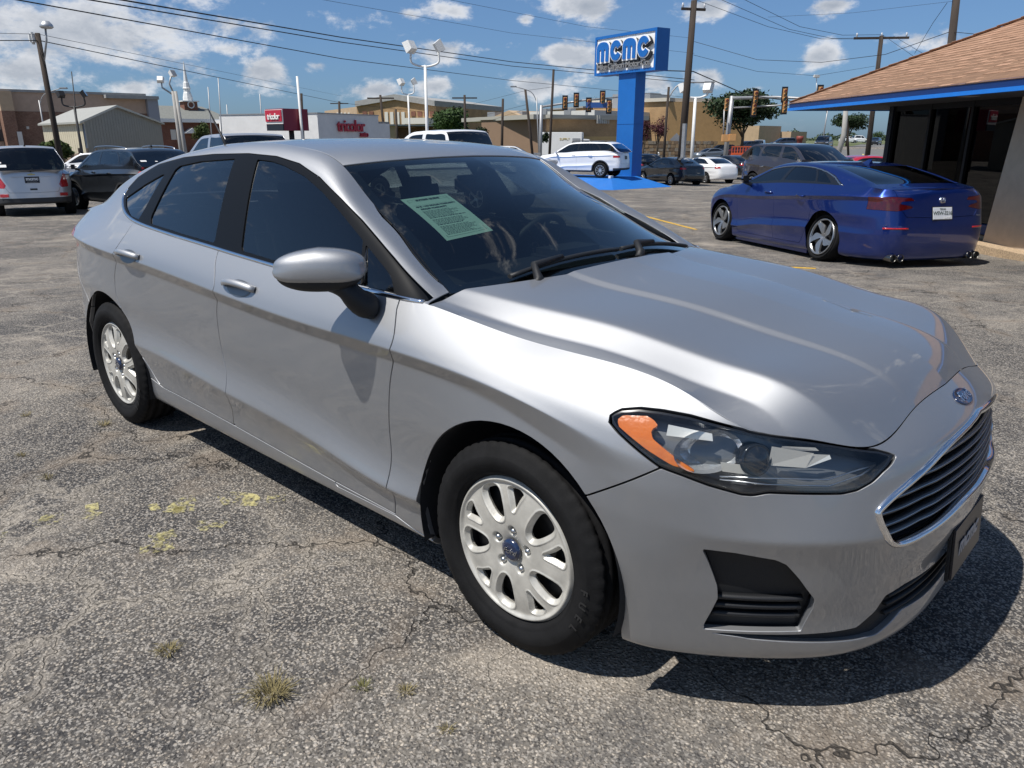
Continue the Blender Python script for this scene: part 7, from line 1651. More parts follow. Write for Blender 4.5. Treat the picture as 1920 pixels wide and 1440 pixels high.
    for r_ in range(rows):
        u = us0
        while u < us1 - .05:
            ln = min(r4.uniform(.14, .32), us1 - u); hgt = (lo - .17 - gb) / rows; m = MB(); z0, z1 = gb + hgt * r_ + .006, gb + hgt * (r_ + 1) - .006; j = lambda: r4.uniform(-.012, .012)
            V = [P(u + .006 + j(), z0, w0 + .0), P(u + ln - .006 + j(), z0, w0 + .0), P(u + ln - .006 + j(), z1 + j(), w0), P(u + .006 + j(), z1 + j(), w0)]; V2 = [P(0, 0, 0) * 0 + v - n * r4.uniform(.03, .05) for v in V]
            m.add(V + V2, [(4, 5, 6, 7), (0, 1, 5, 4), (1, 2, 6, 5), (2, 3, 7, 6), (3, 0, 4, 7)]); m.build('stone', stn, h); u += ln
    # dim room behind the glass
    rm = MB(); dk = mat('dark_room', (.010, .010, .011), .9); V = [P(u_pier, gb, w0 + .2), P(up_post - .2, gb, w0 + .2), P(up_post - .2, gb, w0 + 4), P(u_pier, gb, w0 + 4), P(u_pier, ze, w0 + .2), P(up_post - .2, ze, w0 + .2), P(up_post - .2, ze, w0 + 4), P(u_pier, ze, w0 + 4)]; rm.add(V, [(0, 1, 2, 3), (2, 3, 7, 6), (0, 3, 7, 4), (1, 2, 6, 5), (4, 5, 6, 7)]); rm.build('room', dk, h)
    wl2 = MB(); box(wl2, up_post - .14, up_post - .02, gb, ze, w0 + .15, 8.5); wl2.build('end_wall', STUC, h)
    vt = MB(); uv = u_at(1803, .35); box(vt, uv - .12, uv + .12, ze - .012, ze - .002, .25, .45); vt.build('soffit_vent', CONC, h)
    # pebble kerb at the foot of the wall
    kb = MB(); V0 = [P(-7, 0, 0) * 0]; box(kb, -7, up_post - .1, gb - .1, gb + .17, w0 - .62, w0 - .31); peb = mat('pebble_concrete', (.42, .31, .20), .95, var=.55, scale=45, bump=1.0, bscale=70); kb.build('pebble_kerb', peb, h)
office()

# --- tall blue sign and the display ramp
def rounded_m(w, h, stems=3, gap=.10, r=.5):
    """Outlines of a squat three-stem m (0..w, 0..h): outer body and the two slots."""
    k = 8; top = [(w * .5 + w * .5 * math.cos(a), h - w * .30 + w * .30 * math.sin(a)) for a in np.linspace(0, math.pi, 2 * k)]
    outer = [(0, 0)] + [(w, 0)] + top
    return outer
def tall_sign():
    f = Front(1112, 42.5, 1223, 39); o = f.P(f.L * .55, 0); h = empty('tall_blue_sign', tuple(o), 0, 'tall blue pylon sign reading mcmc with grey raised lettering below', 'sign'); off = -Vector(o)
    def fin(mb, nm, m, parent=h): mb.v = [tuple(Vector(v) + off) for v in mb.v]; return mb.build(nm, m, parent)
    z0, z1 = f.z(1175, 136.5), f.z(1175, 59.5); dp = .75
    b = MB(); f.box(b, 0, f.L, z0, z1, .04, dp); fin(b, 'cabinet', BLUESIGN)
    fr = MB(); t = .13
    for q in ((0, f.L, z1 - t, z1), (0, f.L, z0, z0 + t), (0, t, z0 + t, z1 - t), (f.L - t, f.L, z0 + t, z1 - t)): f.box(fr, *q, -.05, .038)
    fin(fr, 'cabinet_frame', BLUESIGN); w = MB(); f.box(w, t + .003, f.L - t - .003, z0 + t + .003, z1 - t - .003, .0, .036); fin(w, 'face_panel', mat('sign_white', (.86, .86, .84), .5))
    pl = MB(); u0, u1 = f.u(1153), f.u(1184); f.box(pl, u0, u1, o.z - .5, z0 - .002, .10, dp - .02); fin(pl, 'pillar', BLUESIGN); pj = MB(); f.box(pj, u0 - .01, u1 + .01, f.z(1171, 233), f.z(1171, 232.4), .09, dp - .01); fin(pj, 'pillar_joint', mat('joint_blue', (.006, .07, .25), .5))
    # lettering: blue over white over black, as raised plates
    def letters(dx, dz, grow, mt, w0, w1, nm):
        mb = MB(); uu = f.L * .075; W_ = f.L * .195; H_ = (z1 - z0) * .50; zb = z0 + (z1 - z0) * .335
        for ch in 'mcmc':
            wd = W_ * (1.05 if ch == 'm' else .92)
            if ch == 'm':
                n = 14; ow, oh = wd + 2 * grow, H_ + 2 * grow; cx, cb = uu + wd / 2 + dx, zb - grow + dz
                bar = wd / 3 - wd * .085
                if grow > 0.001: mb.prism([(-ow / 2, 0), (ow / 2, 0)] + [(ow / 2 * math.copysign(abs(math.cos(a)) ** .8, math.cos(a)), oh - ow * .33 + ow * .33 * math.sin(a)) for a in np.linspace(0, math.pi, n)], lambda u, v, d: f.P(cx + u, cb + v, d), w0, w1)
                else:
                    for s_ in range(3): a0 = -wd / 2 + s_ * (wd - bar) / 2; mb.prism([(a0, 0), (a0 + bar, 0), (a0 + bar, oh * .62), (a0, oh * .62)], lambda u, v, d: f.P(cx + u, cb + v, d), w0, w1)
                    arc = [(wd / 2 * math.copysign(abs(math.cos(a)) ** .8, math.cos(a)), oh - wd * .33 + wd * .33 * math.sin(a)) for a in np.linspace(0, math.pi, n)]
                    mb.prism([(-wd / 2 + .012, oh * .615), (wd / 2 - .012, oh * .615)] + arc, lambda u, v, d: f.P(cx + u, cb + v, d), w0, w1)
            else:
                cx, cz = uu + wd / 2 + dx, zb + H_ / 2 + dz; ro, ri = H_ / 2 + grow, H_ * .20 - grow; k = 26; a0 = .50 - grow * 1.4; an = np.linspace(a0, 2 * math.pi - a0, k); sx = wd / H_
                outer = [(ro * math.cos(a) * (wd / 2 + grow) / ro, ro * math.sin(a)) for a in an]; inner = [(ri * math.cos(a) * sx, ri * math.sin(a)) for a in an[::-1]]
                V = [f.P(cx + u, cz + v, d) for d in (w0, w1) for (u, v) in outer + inner]; N2 = 2 * k; F = []
                for i in range(k - 1): F += [(i, i + 1, N2 - 2 - i, N2 - 1 - i), (N2 + i, N2 + N2 - 1 - i, N2 + N2 - 2 - i, N2 + i + 1)]
                F += [(i, N2 + i, N2 + (i + 1) % N2, (i + 1) % N2) for i in range(N2)]; mb.add(V, F)
            uu += wd + f.L * .028
        fin(mb, nm, mt)
    letters(.10, -.07, .085, mat('sign_black', (.012, .012, .014), .5), -.13, -.055, 'letter_shadow'); letters(0, 0, .065, mat('sign_white', (.86, .86, .84), .5), -.17, -.132, 'letter_outline'); letters(0, 0, 0, BLUESIGN, -.21, -.172, 'lettering')
    me = text_mesh('Mike Carlson Motor Co.', .38, .05, mat('letter_grey', (.20, .20, .20), .5), bold=.006, space=.86); p = f.P(f.L / 2, z0 + (z1 - z0) * .20, -.10) + off; sx = (f.L * .86) / max(me.vertices[i].co.x for i in range(len(me.vertices))) / 2
    me.transform(Matrix.Diagonal((sx, 1, 1, 1))); me.transform(Matrix([[f.e.x, 0, -f.n.x, p.x], [f.e.y, 0, -f.n.y, p.y], [0, 1, 0, p.z], [0, 0, 0, 1]])); link('company_lettering', me, h)
tall_sign()

def ramp():
    c = Vector(SUV_RAMP.location); rz = SUV_RAMP.rotation_euler.z; hx = Vector((math.cos(rz), math.sin(rz), 0)); ly = Vector((-hx.y, hx.x, 0)); h = empty('display_ramp', (c.x, c.y, gz(c.x, c.y)), 0, 'bright blue sloped display ramp under the white SUV', 'ramp'); o = Vector(h.location)
    zt = -.352
    def P(u, v, z): p = c + hx * u + ly * v; return Vector((p.x, p.y, gz(p.x, p.y) + .004 if z is None else z)) - o
    T = [P(1.6, -1.9, zt), P(1.6, 1.45, zt), P(-3.55, 1.45, zt), P(-3.55, -1.9, zt)]; B = [P(2.2, -2.1, None), P(2.2, 3.6, None), P(-4.6, 3.6, None), P(-5.4, -1.9, None)]
    for nm, q in (('deck', T), ('side_slope', [T[1], B[1], B[2], T[2]]), ('end_slope', [T[2], B[2], B[3], T[3]]), ('front_slope', [T[0], B[0], B[1], T[1]]), ('back_slope', [T[3], B[3], B[0], T[0]])):
        mb = MB(); mb.quad(*q); mb.build(nm, mat('ramp_blue', (.010, .14, .48), .55, var=.08, scale=2), h)
    for u in (-.5, -2.725):
        b = MB(); b.box(P(u - .55 if u < -1 else u, .82, zt + .06), (.12, .35, .12), rz=rz, bev=.01); b.build('wheel_stop', WHITEM, h)
ramp()

# --- poles, lamps, signals, wires
def pole_mb(px0, py0, D, px1=None, zb=None, r=.12, r2=None, n=10):
    """Straight pole from the ground to the point seen at (px0, py0); px1 = column of its foot."""
    t = ontop(px0, py0, D); b = at(px1 if px1 else px0, D); return t, b
def pole(name, label, cat, px0, py0, D, px1, r, m, r2=None, group=None, n=10):
    t, b = pole_mb(px0, py0, D, px1); h = empty(name, tuple(b), 0, label, cat, group); mb = MB(); tt = t - b; mb.tube([Vector((0, 0, -.3)), tt * .5, tt], [r, (r + (r2 or r)) / 2, r2 or r], n); mb.build('pole', m, h); return h, tt
def crossarm(h, tt, z, w, ang, m=WOOD, ins=True):
    d = Vector((math.cos(ang), math.sin(ang), 0)); c = tt * ((tt.z - z) / tt.z); mb = MB(); p, q = c - d * w / 2, c + d * w / 2; mb.box((p + q) / 2, (w, .10, .13), rz=ang); mb.build('crossarm', m, h)
    if ins:
        for k in (-.45, .0, .45): i = MB(); i.lathe([(.0, .24), (.05, .22), (.045, .14), (.07, .10), (.045, .05), (.04, .0)], 8, c=tuple(c + d * w * k + Vector((0, 0, .06)))); i.build('insulator', mat('insulator_grey', (.45, .46, .48), .3), h)
    return c
def flood(h, p, ang, tilt, m=WHITEM, s=1.0, nm='flood_lamp'):
    """Box floodlight: finned back, glass front, on a short bracket."""
    mb = MB(); Rm = Matrix.Rotation(ang, 4, 'Z') @ Matrix.Rotation(tilt, 4, 'Y'); V = [(-.16, -.22, -.20), (-.16, .22, -.20), (-.16, .22, .20), (-.16, -.22, .20), (.16, -.28, -.26), (.16, .28, -.26), (.16, .28, .26), (.16, -.28, .26)]
    mb.add([p + (Rm @ Vector(v)) * s for v in V], [(0, 1, 2, 3), (4, 5, 6, 7), (0, 1, 5, 4), (1, 2, 6, 5), (2, 3, 7, 6), (3, 0, 4, 7)]); o = mb.build(nm, m, h)
    g = MB(); g.add([p + (Rm @ Vector(v)) * s for v in ((.17, -.24, -.22), (.17, .24, -.22), (.17, .24, .22), (.17, -.24, .22))], [(0, 1, 2, 3)]); g.build('lamp_glass', mat('lamp_glass', (.25, .26, .27), .1, coat=1), o); return o
def double_flood(name, label, px, py, D, r, m, s=1.0, heads=((-.9, 2.6, .5), (.9, .3, -.5)), px1=None, span=.9, rise=.75, group='parking lot floodlight poles'):
    h, t = pole(name, label, 'light pole', px, py, D, px1, r, m, r * .75, group); e, n = Vector(rt_), Vector((0, 0, 1))
    ar = MB()
    for s_ in (-1, 1): ar.tube(smooth_poly([t - n * .05, t + e * s_ * span * .5 * s + n * -.02, t + e * s_ * span * s + n * .15 * s, t + e * s_ * span * s + n * rise * s], False, 4), r * .55, 7)
    ar.build('lamp_arm', m, h)
    for k, s_ in enumerate((-1, 1)): flood(h, t + e * s_ * (span + .02) * s + n * (rise + .28) * s, math.atan2(rt_[1], rt_[0]) + heads[k][1], heads[k][2], m if m is not GALV else WHITEM, s * 1.15)
    return h
double_flood('floodlight_pole', 'white double floodlight pole standing behind the silver sedan roof', 797, 122, 27, .062, WHITEM, .62, px1=801, span=.72, rise=.62)
double_flood('floodlight_pole', 'small white double floodlight pole in front of the tan hall', 765, 176, 75, .10, WHITEM, 1.0, px1=769, span=.55)
double_flood('floodlight_pole', 'white floodlight pole between the wooden pole and the traffic signal', 1304, 182, 52, .12, WHITEM, .95, heads=((0, 2.2, .4), (0, .9, .4)), px1=1300, span=.75, rise=.3)
double_flood('floodlight_pole', 'dark double floodlight pole in front of the metal shed', 139, 199, 46, .07, DKMETAL, .55, px1=150, span=1.0)

def cobra_pole():
    h, t = pole('wooden_lamp_pole', 'leaning wooden pole with round street lamp at far left', 'light pole', 70, 62, 30, 107, .10, WOOD, .075); e = Vector(rt_); n = Vector((0, 0, 1))
    a = MB(); a.tube([t - n * 1.0, t + e * .25 + n * -.2, t + e * .28 + n * .15], .03, 6); a.build('lamp_arm', GALV, h); l = MB(); l.lathe([(.0, .14), (.10, .12), (.18, .02), (.20, -.05), (.15, -.09), (.0, -.11)], 16, c=tuple(t + e * .32 + n * .22)); l.build('lamp_head', mat('lamp_aluminium', (.5, .51, .52), .4, .6), h); c = MB(); c.box(t + e * -.18 + n * -.15, (.2, .2, .35), bev=.06); c.build('camera_box', WHITEM, h)
cobra_pole()
def twin_conc():
    h, t = pole('concrete_lamp_pole', 'grey concrete pole with two spotlights left of the church', 'light pole', 324, 171, 52, 337, .13, CONC, .085); e = Vector(rt_); n = Vector((0, 0, 1)); a = MB(); a.tube([t - n * .2, t - e * .6 + n * .2, t - e * .6 + n * .5], .05, 6); a.tube([t, t - e * .15 + n * .4, t + n * .8], .05, 6); a.build('lamp_arm', GALV, h)
    flood(h, t - e * .65 + n * .65, 2.5, .6, WHITEM, .7); flood(h, t + n * .95 + e * .1, .4, -.5, WHITEM, .7)
    s = MB(); b = Vector((0, 0, -.3)); s.tube([b + e * .30, t + e * .16], [.15, .09], 4); s.build('brace_panel', CONC, h)
twin_conc()
h_, t_ = pole('flag_pole', 'bare white flagpole beside the red tricolor sign', 'pole', 557, 143, 44, 568, .085, WHITEM, .06)
for (px, py, D, p1, label) in ((565, 175, 60, 566, 'dark wooden stub pole right behind the white flagpole'), (636, 190, 120, 636, 'small utility pole at the left corner of the tan hall'), (713, 178, 80, 724, 'dark leaning pole in front of the tan hall'), (742, 205, 90, 745, 'short dark pole right of the leaning one before the tan hall'), (871, 178, 85, 873, 'wooden utility pole before the round green tree'), (943, 185, 80, 940, 'thin wooden pole before the low school'), (985, 168, 62, 1003, 'strongly leaning wooden pole before the low school'), (1038, 130, 50, 1029, 'slim dark wooden pole left of the blue sign'), (1254, 163, 60, 1246, 'dark pole with a lamp arm right of the blue sign')):
    h, t = pole('utility_pole', label, 'utility pole', px, py, D, p1, .11 * D / 60, WOOD, .085 * D / 60, 'distant utility poles')
    if px in (636, 713, 871): crossarm(h, t, .3, 2.6, math.atan2(rt_[1], rt_[0]), WOOD, False)
    if px == 1254: a = MB(); a.tube(smooth_poly([t - Vector((0, 0, .8)), t + Vector(rt_) * .8 + Vector((0, 0, .2)), t + Vector(rt_) * 2.6 + Vector((0, 0, .3))], False, 4), .05, 6); a.build('lamp_arm', GALV, h); l = MB(); l.box(t + Vector(rt_) * 2.9 + Vector((0, 0, .3)), (.8, .3, .16), rz=CAM_YAW, bev=.06); l.build('lamp_head', GALV, h)
for (px, py, D, p1, label, m) in ((409, 146, 60, 413, 'thin grey mast right of the church steeple', GALV), (487, 176, 80, 491, 'thin grey mast left of the red tricolor sign', GALV), (425, 196, 80, 427, 'short thin mast beside the church porch', GALV), (390, 163, 90, 395, 'thin mast just in front of the church', GALV), (134, 134, 46, 143, 'thin whip antenna above the dark floodlight pole', DKMETAL)):
    pole('thin_mast', label, 'pole', px, py, D, p1, .045 * D / 60, m, .03 * D / 60, 'thin masts', 6)
def lamp_curve(name, label, px, py, D, p1, side):
    h, t = pole(name, label, 'street lamp', px, py, D, p1, .055 * D / 60, GALV, .04 * D / 60); e = Vector(rt_) * side; n = Vector((0, 0, 1)); k = D / 60; a = MB(); a.tube(smooth_poly([t - n * .3 * k, t + e * .4 * k + n * .35 * k, t + e * 1.5 * k + n * .7 * k], False, 4), .03 * k, 6); a.build('lamp_arm', GALV, h); l = MB(); l.box(t + e * 1.7 * k + n * .72 * k, (.5 * k, .2 * k, .1 * k), rz=CAM_YAW, bev=.05); l.build('lamp_head', GALV, h)
lamp_curve('street_lamp', 'pale street lamp against the brown brick store', 73, 188, 85, 85, 1); lamp_curve('street_lamp', 'street lamp with arm to the left above the low school', 1006, 182, 80, 1012, -1)
lamp_curve('street_lamp', 'far thin street lamp under the office eave', 1552, 205, 150, 1543, -1)

def big_pole(name, label, px0, py0, D, px1, r, arms, ext=0.):
    t, b = pole_mb(px0, py0, D, px1); h = empty(name, tuple(b), 0, label, 'utility pole', 'near utility poles'); tt = t - b; tp = tt * (1 + ext); mb = MB(); mb.tube([Vector((0, 0, -.3)), tp * .5, tp], [r, r * .86, r * .72], 12); mb.build('pole', WOOD, h)
    for (fr, w, ang) in arms: crossarm(h, tp, tp.z * (1 - fr), w, ang)
    return h, tp
BP, BPt = big_pole('wooden_utility_pole', 'big dark wooden utility pole right of the blue sign', 1301, 8, 46, 1279, .22, ((.955, 1.4, CAM_YAW + .25),), .02)
SP, SPt = big_pole('wooden_utility_pole', 'wooden utility pole with crossarm above the office roof', 1653, 67, 55, 1632, .17, ((.985, 3.2, CAM_YAW - .1),))
TP, TPt = big_pole('wooden_utility_pole', 'thick wooden utility pole cut by the top edge above the roof', 1793, 0, 33, 1770, .17, ((1.01, 2.2, CAM_YAW + .3),), .06)
u_ = MB(); u_.box(Vector((.18, -.1, 1.6)), (.18, .2, 3.2)); u_.build('conduit', GALV, BP)

def signal_head(h, p, s=1.0, back=True, face=None):
    """Three-lens signal: housing, visors, lenses; `face` is the direction it shows."""
    d = face or Vector((-fw_[0], -fw_[1], 0)).normalized(); e = Vector((-d.y, d.x, 0)); b = MB()
    def bx(mb, c, w, dp, hh): V = [c + e * x * w / 2 + d * y * dp / 2 + Vector((0, 0, z * hh / 2)) for z in (-1, 1) for (x, y) in ((-1, -1), (1, -1), (1, 1), (-1, 1))]; mb.add(V, [(0, 3, 2, 1), (4, 5, 6, 7), (0, 1, 5, 4), (1, 2, 6, 5), (2, 3, 7, 6), (3, 0, 4, 7)])
    if back: bx(b, p - d * .02 * s, .60 * s, .03 * s, 1.50 * s); b.build('signal_backplate', PLATE, h)
    c = MB()
    for k in (-1, 0, 1): bx(c, p + Vector((0, 0, k * .38 * s)) + d * .08 * s, .36 * s, .18 * s, .36 * s)
    o = c.build('signal_head', SIGTAN, h)
    for k, mt in ((1, 'red'), (0, 'yellow'), (-1, 'green')):
        l = MB(); q = p + Vector((0, 0, k * .38 * s)) + d * .18 * s; n = 12; l.add([q + e * .13 * s * math.cos(a) + Vector((0, 0, .13 * s * math.sin(a))) for a in np.linspace(0, 2 * math.pi, n, endpoint=False)], [tuple(range(n))]); l.build('signal_lens', mat('lens_' + mt, {'red': (.5, .02, .02), 'yellow': (.25, .16, .03), 'green': (.02, .12, .08)}[mt], .2, coat=1), o)
        v = MB(); v.tube([q + Vector((0, 0, .03 * s)), q + d * .2 * s + Vector((0, 0, .0))], .155 * s, 10, cap=False); v.build('visor', mat('visor_amber', (.42, .22, .08), .6), o)
def mast_arm(name, label, px, py, D, p1, r, arm_px, arm_py, armD, heads, sz):
    h, t = pole(name, label, 'traffic signal', px, py, D, p1, r, GALV, r * .85); b = Vector(h.location); e_ = ontop(arm_px, arm_py, armD) - b; a = MB(); s0 = t - Vector((0, 0, .15)); a.tube([s0, s0.lerp(e_, .5) + Vector((0, 0, .10)), e_], [r * .62, r * .5, r * .36], 8); a.build('mast_arm', GALV, h)
    for (hx, hy) in heads:
        f = (hx - px) / (arm_px - px); d = D + (armD - D) * f; signal_head(h, ontop(hx, hy, d) - b - Vector((fw_[0], fw_[1], 0)).normalized() * .35, sz)
    return h, b
hm, bm_ = mast_arm('traffic_signal', 'traffic signal mast arm with five heads left of the blue sign', 1015, 197, 72, 1013, .16, 1170, 181, 72, ((1059, 193), (1080, 188), (1103, 197), (1129, 184), (1141, 200)), .82)
pb_ = MB(); q_ = ontop(1120, 197, 71.5) - bm_; pb_.box(q_, (2.0, .06, .45), rz=CAM_YAW); pb_.build('street_name_sign', mat('street_blue', (.03, .10, .32), .5), hm)
hm2, b2 = mast_arm('traffic_signal', 'grey traffic signal pole with long arms between sign and office', 1373, 180, 66, 1362, .20, 1545, 186, 62, ((1414, 182), (1411, 205), (1468, 178), (1468, 200), (1534, 175)), .74)
signal_head(hm2, ontop(1362, 196, 65.3) - b2, .8, False); a2 = MB(); a2.tube([ontop(1376, 202, 66) - b2, ontop(1490, 196, 64) - b2], .06, 6); a2.tube([ontop(1358, 205, 65.4) - b2, ontop(1356, 262, 65.4) - b2], .06, 6); a2.build('lower_arm', GALV, hm2)
for (px, py) in ((1360, 259), (1373, 258)): k_ = MB(); k_.box(ontop(px, py, 65) - b2, (.55, .4, .55), rz=CAM_YAW, bev=.04); k_.build('pedestrian_signal', SIGTAN, hm2)
cm_ = MB(); cm_.tube([ontop(1531, 182, 62) - b2, ontop(1531, 145, 62) - b2], .03, 6); cm_.box(ontop(1531, 143, 62) - b2, (.5, .2, .2), rz=CAM_YAW + .3, bev=.05); cm_.build('camera', WHITEM, hm2)

def wire(label, pts, r=.012, sag=0., group='overhead wires'):
    """A cable through points (column, row, distance), sagging a little between them."""
    P = [ontop(*q) for q in pts]; out = []
    for a, b in zip(P[:-1], P[1:]):
        for k in range(12): f = k / 12; out.append(a.lerp(b, f) - Vector((0, 0, sag * 4 * f * (1 - f))))
    out.append(P[-1]); mb = MB(); mb.tube(out, r * .72, 5); o = mb.build('overhead_wire', WIREM); tag(o, label, 'wire', group)
wire('upper of two thick cables crossing from top left to the sign', [(170, -10, 20), (640, 70, 32), (960, 116, 44), (1302, 150, 46.2)], .026)
wire('lower of two thick cables crossing from top left to the sign', [(110, -10, 20), (640, 79, 32), (960, 124, 44), (1302, 156, 46.2)], .022)
wire('single lower cable from the top left edge down behind the sign', [(-10, -8, 22), (640, 110, 38), (960, 151, 60), (1302, 184, 90)], .022)
wire('cable from the wooden lamp pole sloping down to the right', [(-20, 76, 29), (74, 76, 30), (640, 193, 75), (900, 222, 100)], .02)
wire('thin cable from the top of the wooden lamp pole going right', [(-20, 62, 29), (72, 64, 30), (640, 180, 90)], .010)
wire('thin wire across the sky from top centre to the wooden pole', [(580, -5, 35), (960, 62, 45), (1302, 100, 46.2)], .010)
wire('faint wire across the upper sky right of centre', [(820, -5, 35), (1100, 50, 42), (1302, 72, 46.2)], .009)
wire('first sagging line from the big pole to the crossarm over the roof', [(1340, -6, 44), (1480, 55, 49), (1560, 72, 52), (1648, 71, 55)], .016)
wire('second sagging line from the top edge to the crossarm over the roof', [(1385, -6, 44), (1500, 50, 49), (1580, 66, 52), (1654, 65, 55)], .016)
wire('third sagging line from the top edge to the crossarm over the roof', [(1300, -2, 46), (1440, 50, 50), (1540, 73, 53), (1640, 73, 55)], .016)
wire('line from the big pole sagging to the thick pole over the roof', [(1302, 78, 46.2), (1420, 112, 44), (1540, 117, 41), (1660, 102, 37), (1780, 60, 33)], .016)
wire('low line from the big pole sagging behind the office roof', [(1300, 103, 46.2), (1420, 134, 50), (1530, 142, 55), (1640, 124, 60)], .014)
wire('thick drop line from the big pole down to the right', [(1232, 132, 46), (1300, 134, 46.2), (1400, 178, 55), (1500, 192, 66)], .04)
wire('guy line from the thick pole down behind the roof', [(1776, 5, 33), (1750, 42, 34), (1715, 100, 36)], .012)
wire('line from the crossarm down to the right behind the roof', [(1676, 68, 55), (1735, 103, 45)], .014)
wire('line from the crossarm middle down to the right behind the roof', [(1656, 66, 55), (1715, 107, 45)], .014)
wire('short line from the thick pole to the right over the roof', [(1788, 60, 33), (1850, 66, 30)], .014)
wire('pale wire high above the office roof', [(1440, 32, 60), (1600, 24, 60), (1790, 2, 60)], .012)
wire('long thin line through the leaning poles before the school', [(880, 197, 85), (985, 170, 62), (1036, 163, 50)], .014)
wire('line fanning from the leaning pole to the school roof', [(900, 218, 90), (988, 196, 63)], .016); wire('second line fanning from the leaning pole to the school roof', [(920, 226, 90), (990, 203, 63)], .016)

# --- markings, verges, distant ground
def sheet(name, pts, m, dz=.004, kind='structure', sub=10):
    """Thin sheet laid on the ground through corner points (column, row-free: D)."""
    C_ = [at(*q) for q in pts]; V, F = [], []
    for i in range(sub + 1):
        for j in range(sub + 1):
            u, v = i / sub, j / sub; p = (C_[0] * (1 - u) + C_[1] * u) * (1 - v) + (C_[3] * (1 - u) + C_[2] * u) * v; V.append((p.x, p.y, gz(p.x, p.y) + dz))
    F = [(i * (sub + 1) + j, i * (sub + 1) + j + 1, (i + 1) * (sub + 1) + j + 1, (i + 1) * (sub + 1) + j) for i in range(sub) for j in range(sub)]
    mb = MB(); mb.add(V, F); return mb.build(name, m, kind=kind)
GRASS = mat('grass', (.085, .105, .030), .95, var=.35, scale=1.3, bump=.8, bscale=8, var2=.25, scale2=.2)
STREET = mat('street_asphalt', (.13, .128, .122), .9, var=.12, scale=.8); WALK = mat('pale_concrete', (.40, .37, .32), .9, var=.1, scale=1.5)
sheet('street', [(1010, 72), (1660, 80), (1700, 128), (960, 100)], STREET, .010); sheet('street', [(1500, 74), (1720, 74), (1760, 300), (1560, 300)], STREET, .014)
sheet('grass_verge', [(1600, 55), (1700, 46), (1700, 62), (1600, 66)], GRASS, .02); sheet('pavement', [(1600, 66.5), (1720, 62.5), (1720, 66), (1600, 70)], WALK, .03); sheet('grass_verge', [(1150, 113), (1600, 150), (1640, 300), (1100, 170)], GRASS, .02); sheet('grass_verge', [(560, 84), (1000, 84), (1000, 160), (560, 160)], GRASS, .02); sheet('pavement', [(1180, 104), (1300, 108), (1300, 111), (1180, 107)], WALK, .03)
def far_fields():
    mb = MB(); n = 72; rr = [185, 320, 700, 1500, 2900]; V = [(r_ * math.cos(2 * math.pi * k / n), r_ * math.sin(2 * math.pi * k / n), 0) for r_ in rr for k in range(n)]
    V = [(x, y, gz(x, y) + .05) for x, y, z in V]; F = [(i * n + k, i * n + (k + 1) % n, (i + 1) * n + (k + 1) % n, (i + 1) * n + k) for i in range(len(rr) - 1) for k in range(n)]; mb.add(V, F); mb.build('far_fields', mat('far_field', (.10, .115, .045), .95, var=.3, scale=.02), kind='structure')
far_fields()
def paint_line(a, b, w=.10):
    A, B = at(*a), at(*b); e = (B - A).xy.normalized(); n = Vector((-e.y, e.x)) * w / 2; V, F = [], []; k = 30; r5 = random.Random(2)
    for i in range(k + 1): p = A.lerp(B, i / k); j = r5.uniform(.8, 1.1); V += [(p.x + n.x * j, p.y + n.y * j, gz(p.x, p.y) + .004), (p.x - n.x * j, p.y - n.y * j, gz(p.x, p.y) + .004)]
    mb = MB(); mb.add(V, [(2 * i, 2 * i + 1, 2 * i + 3, 2 * i + 2) for i in range(k)]); o = mb.build('parking_line', YELLOWP, kind='structure')
paint_line((1214, row_D(1214, 405)), (1318, row_D(1318, 431))); paint_line((1475, row_D(1475, 501)), (1560, row_D(1560, 505)))
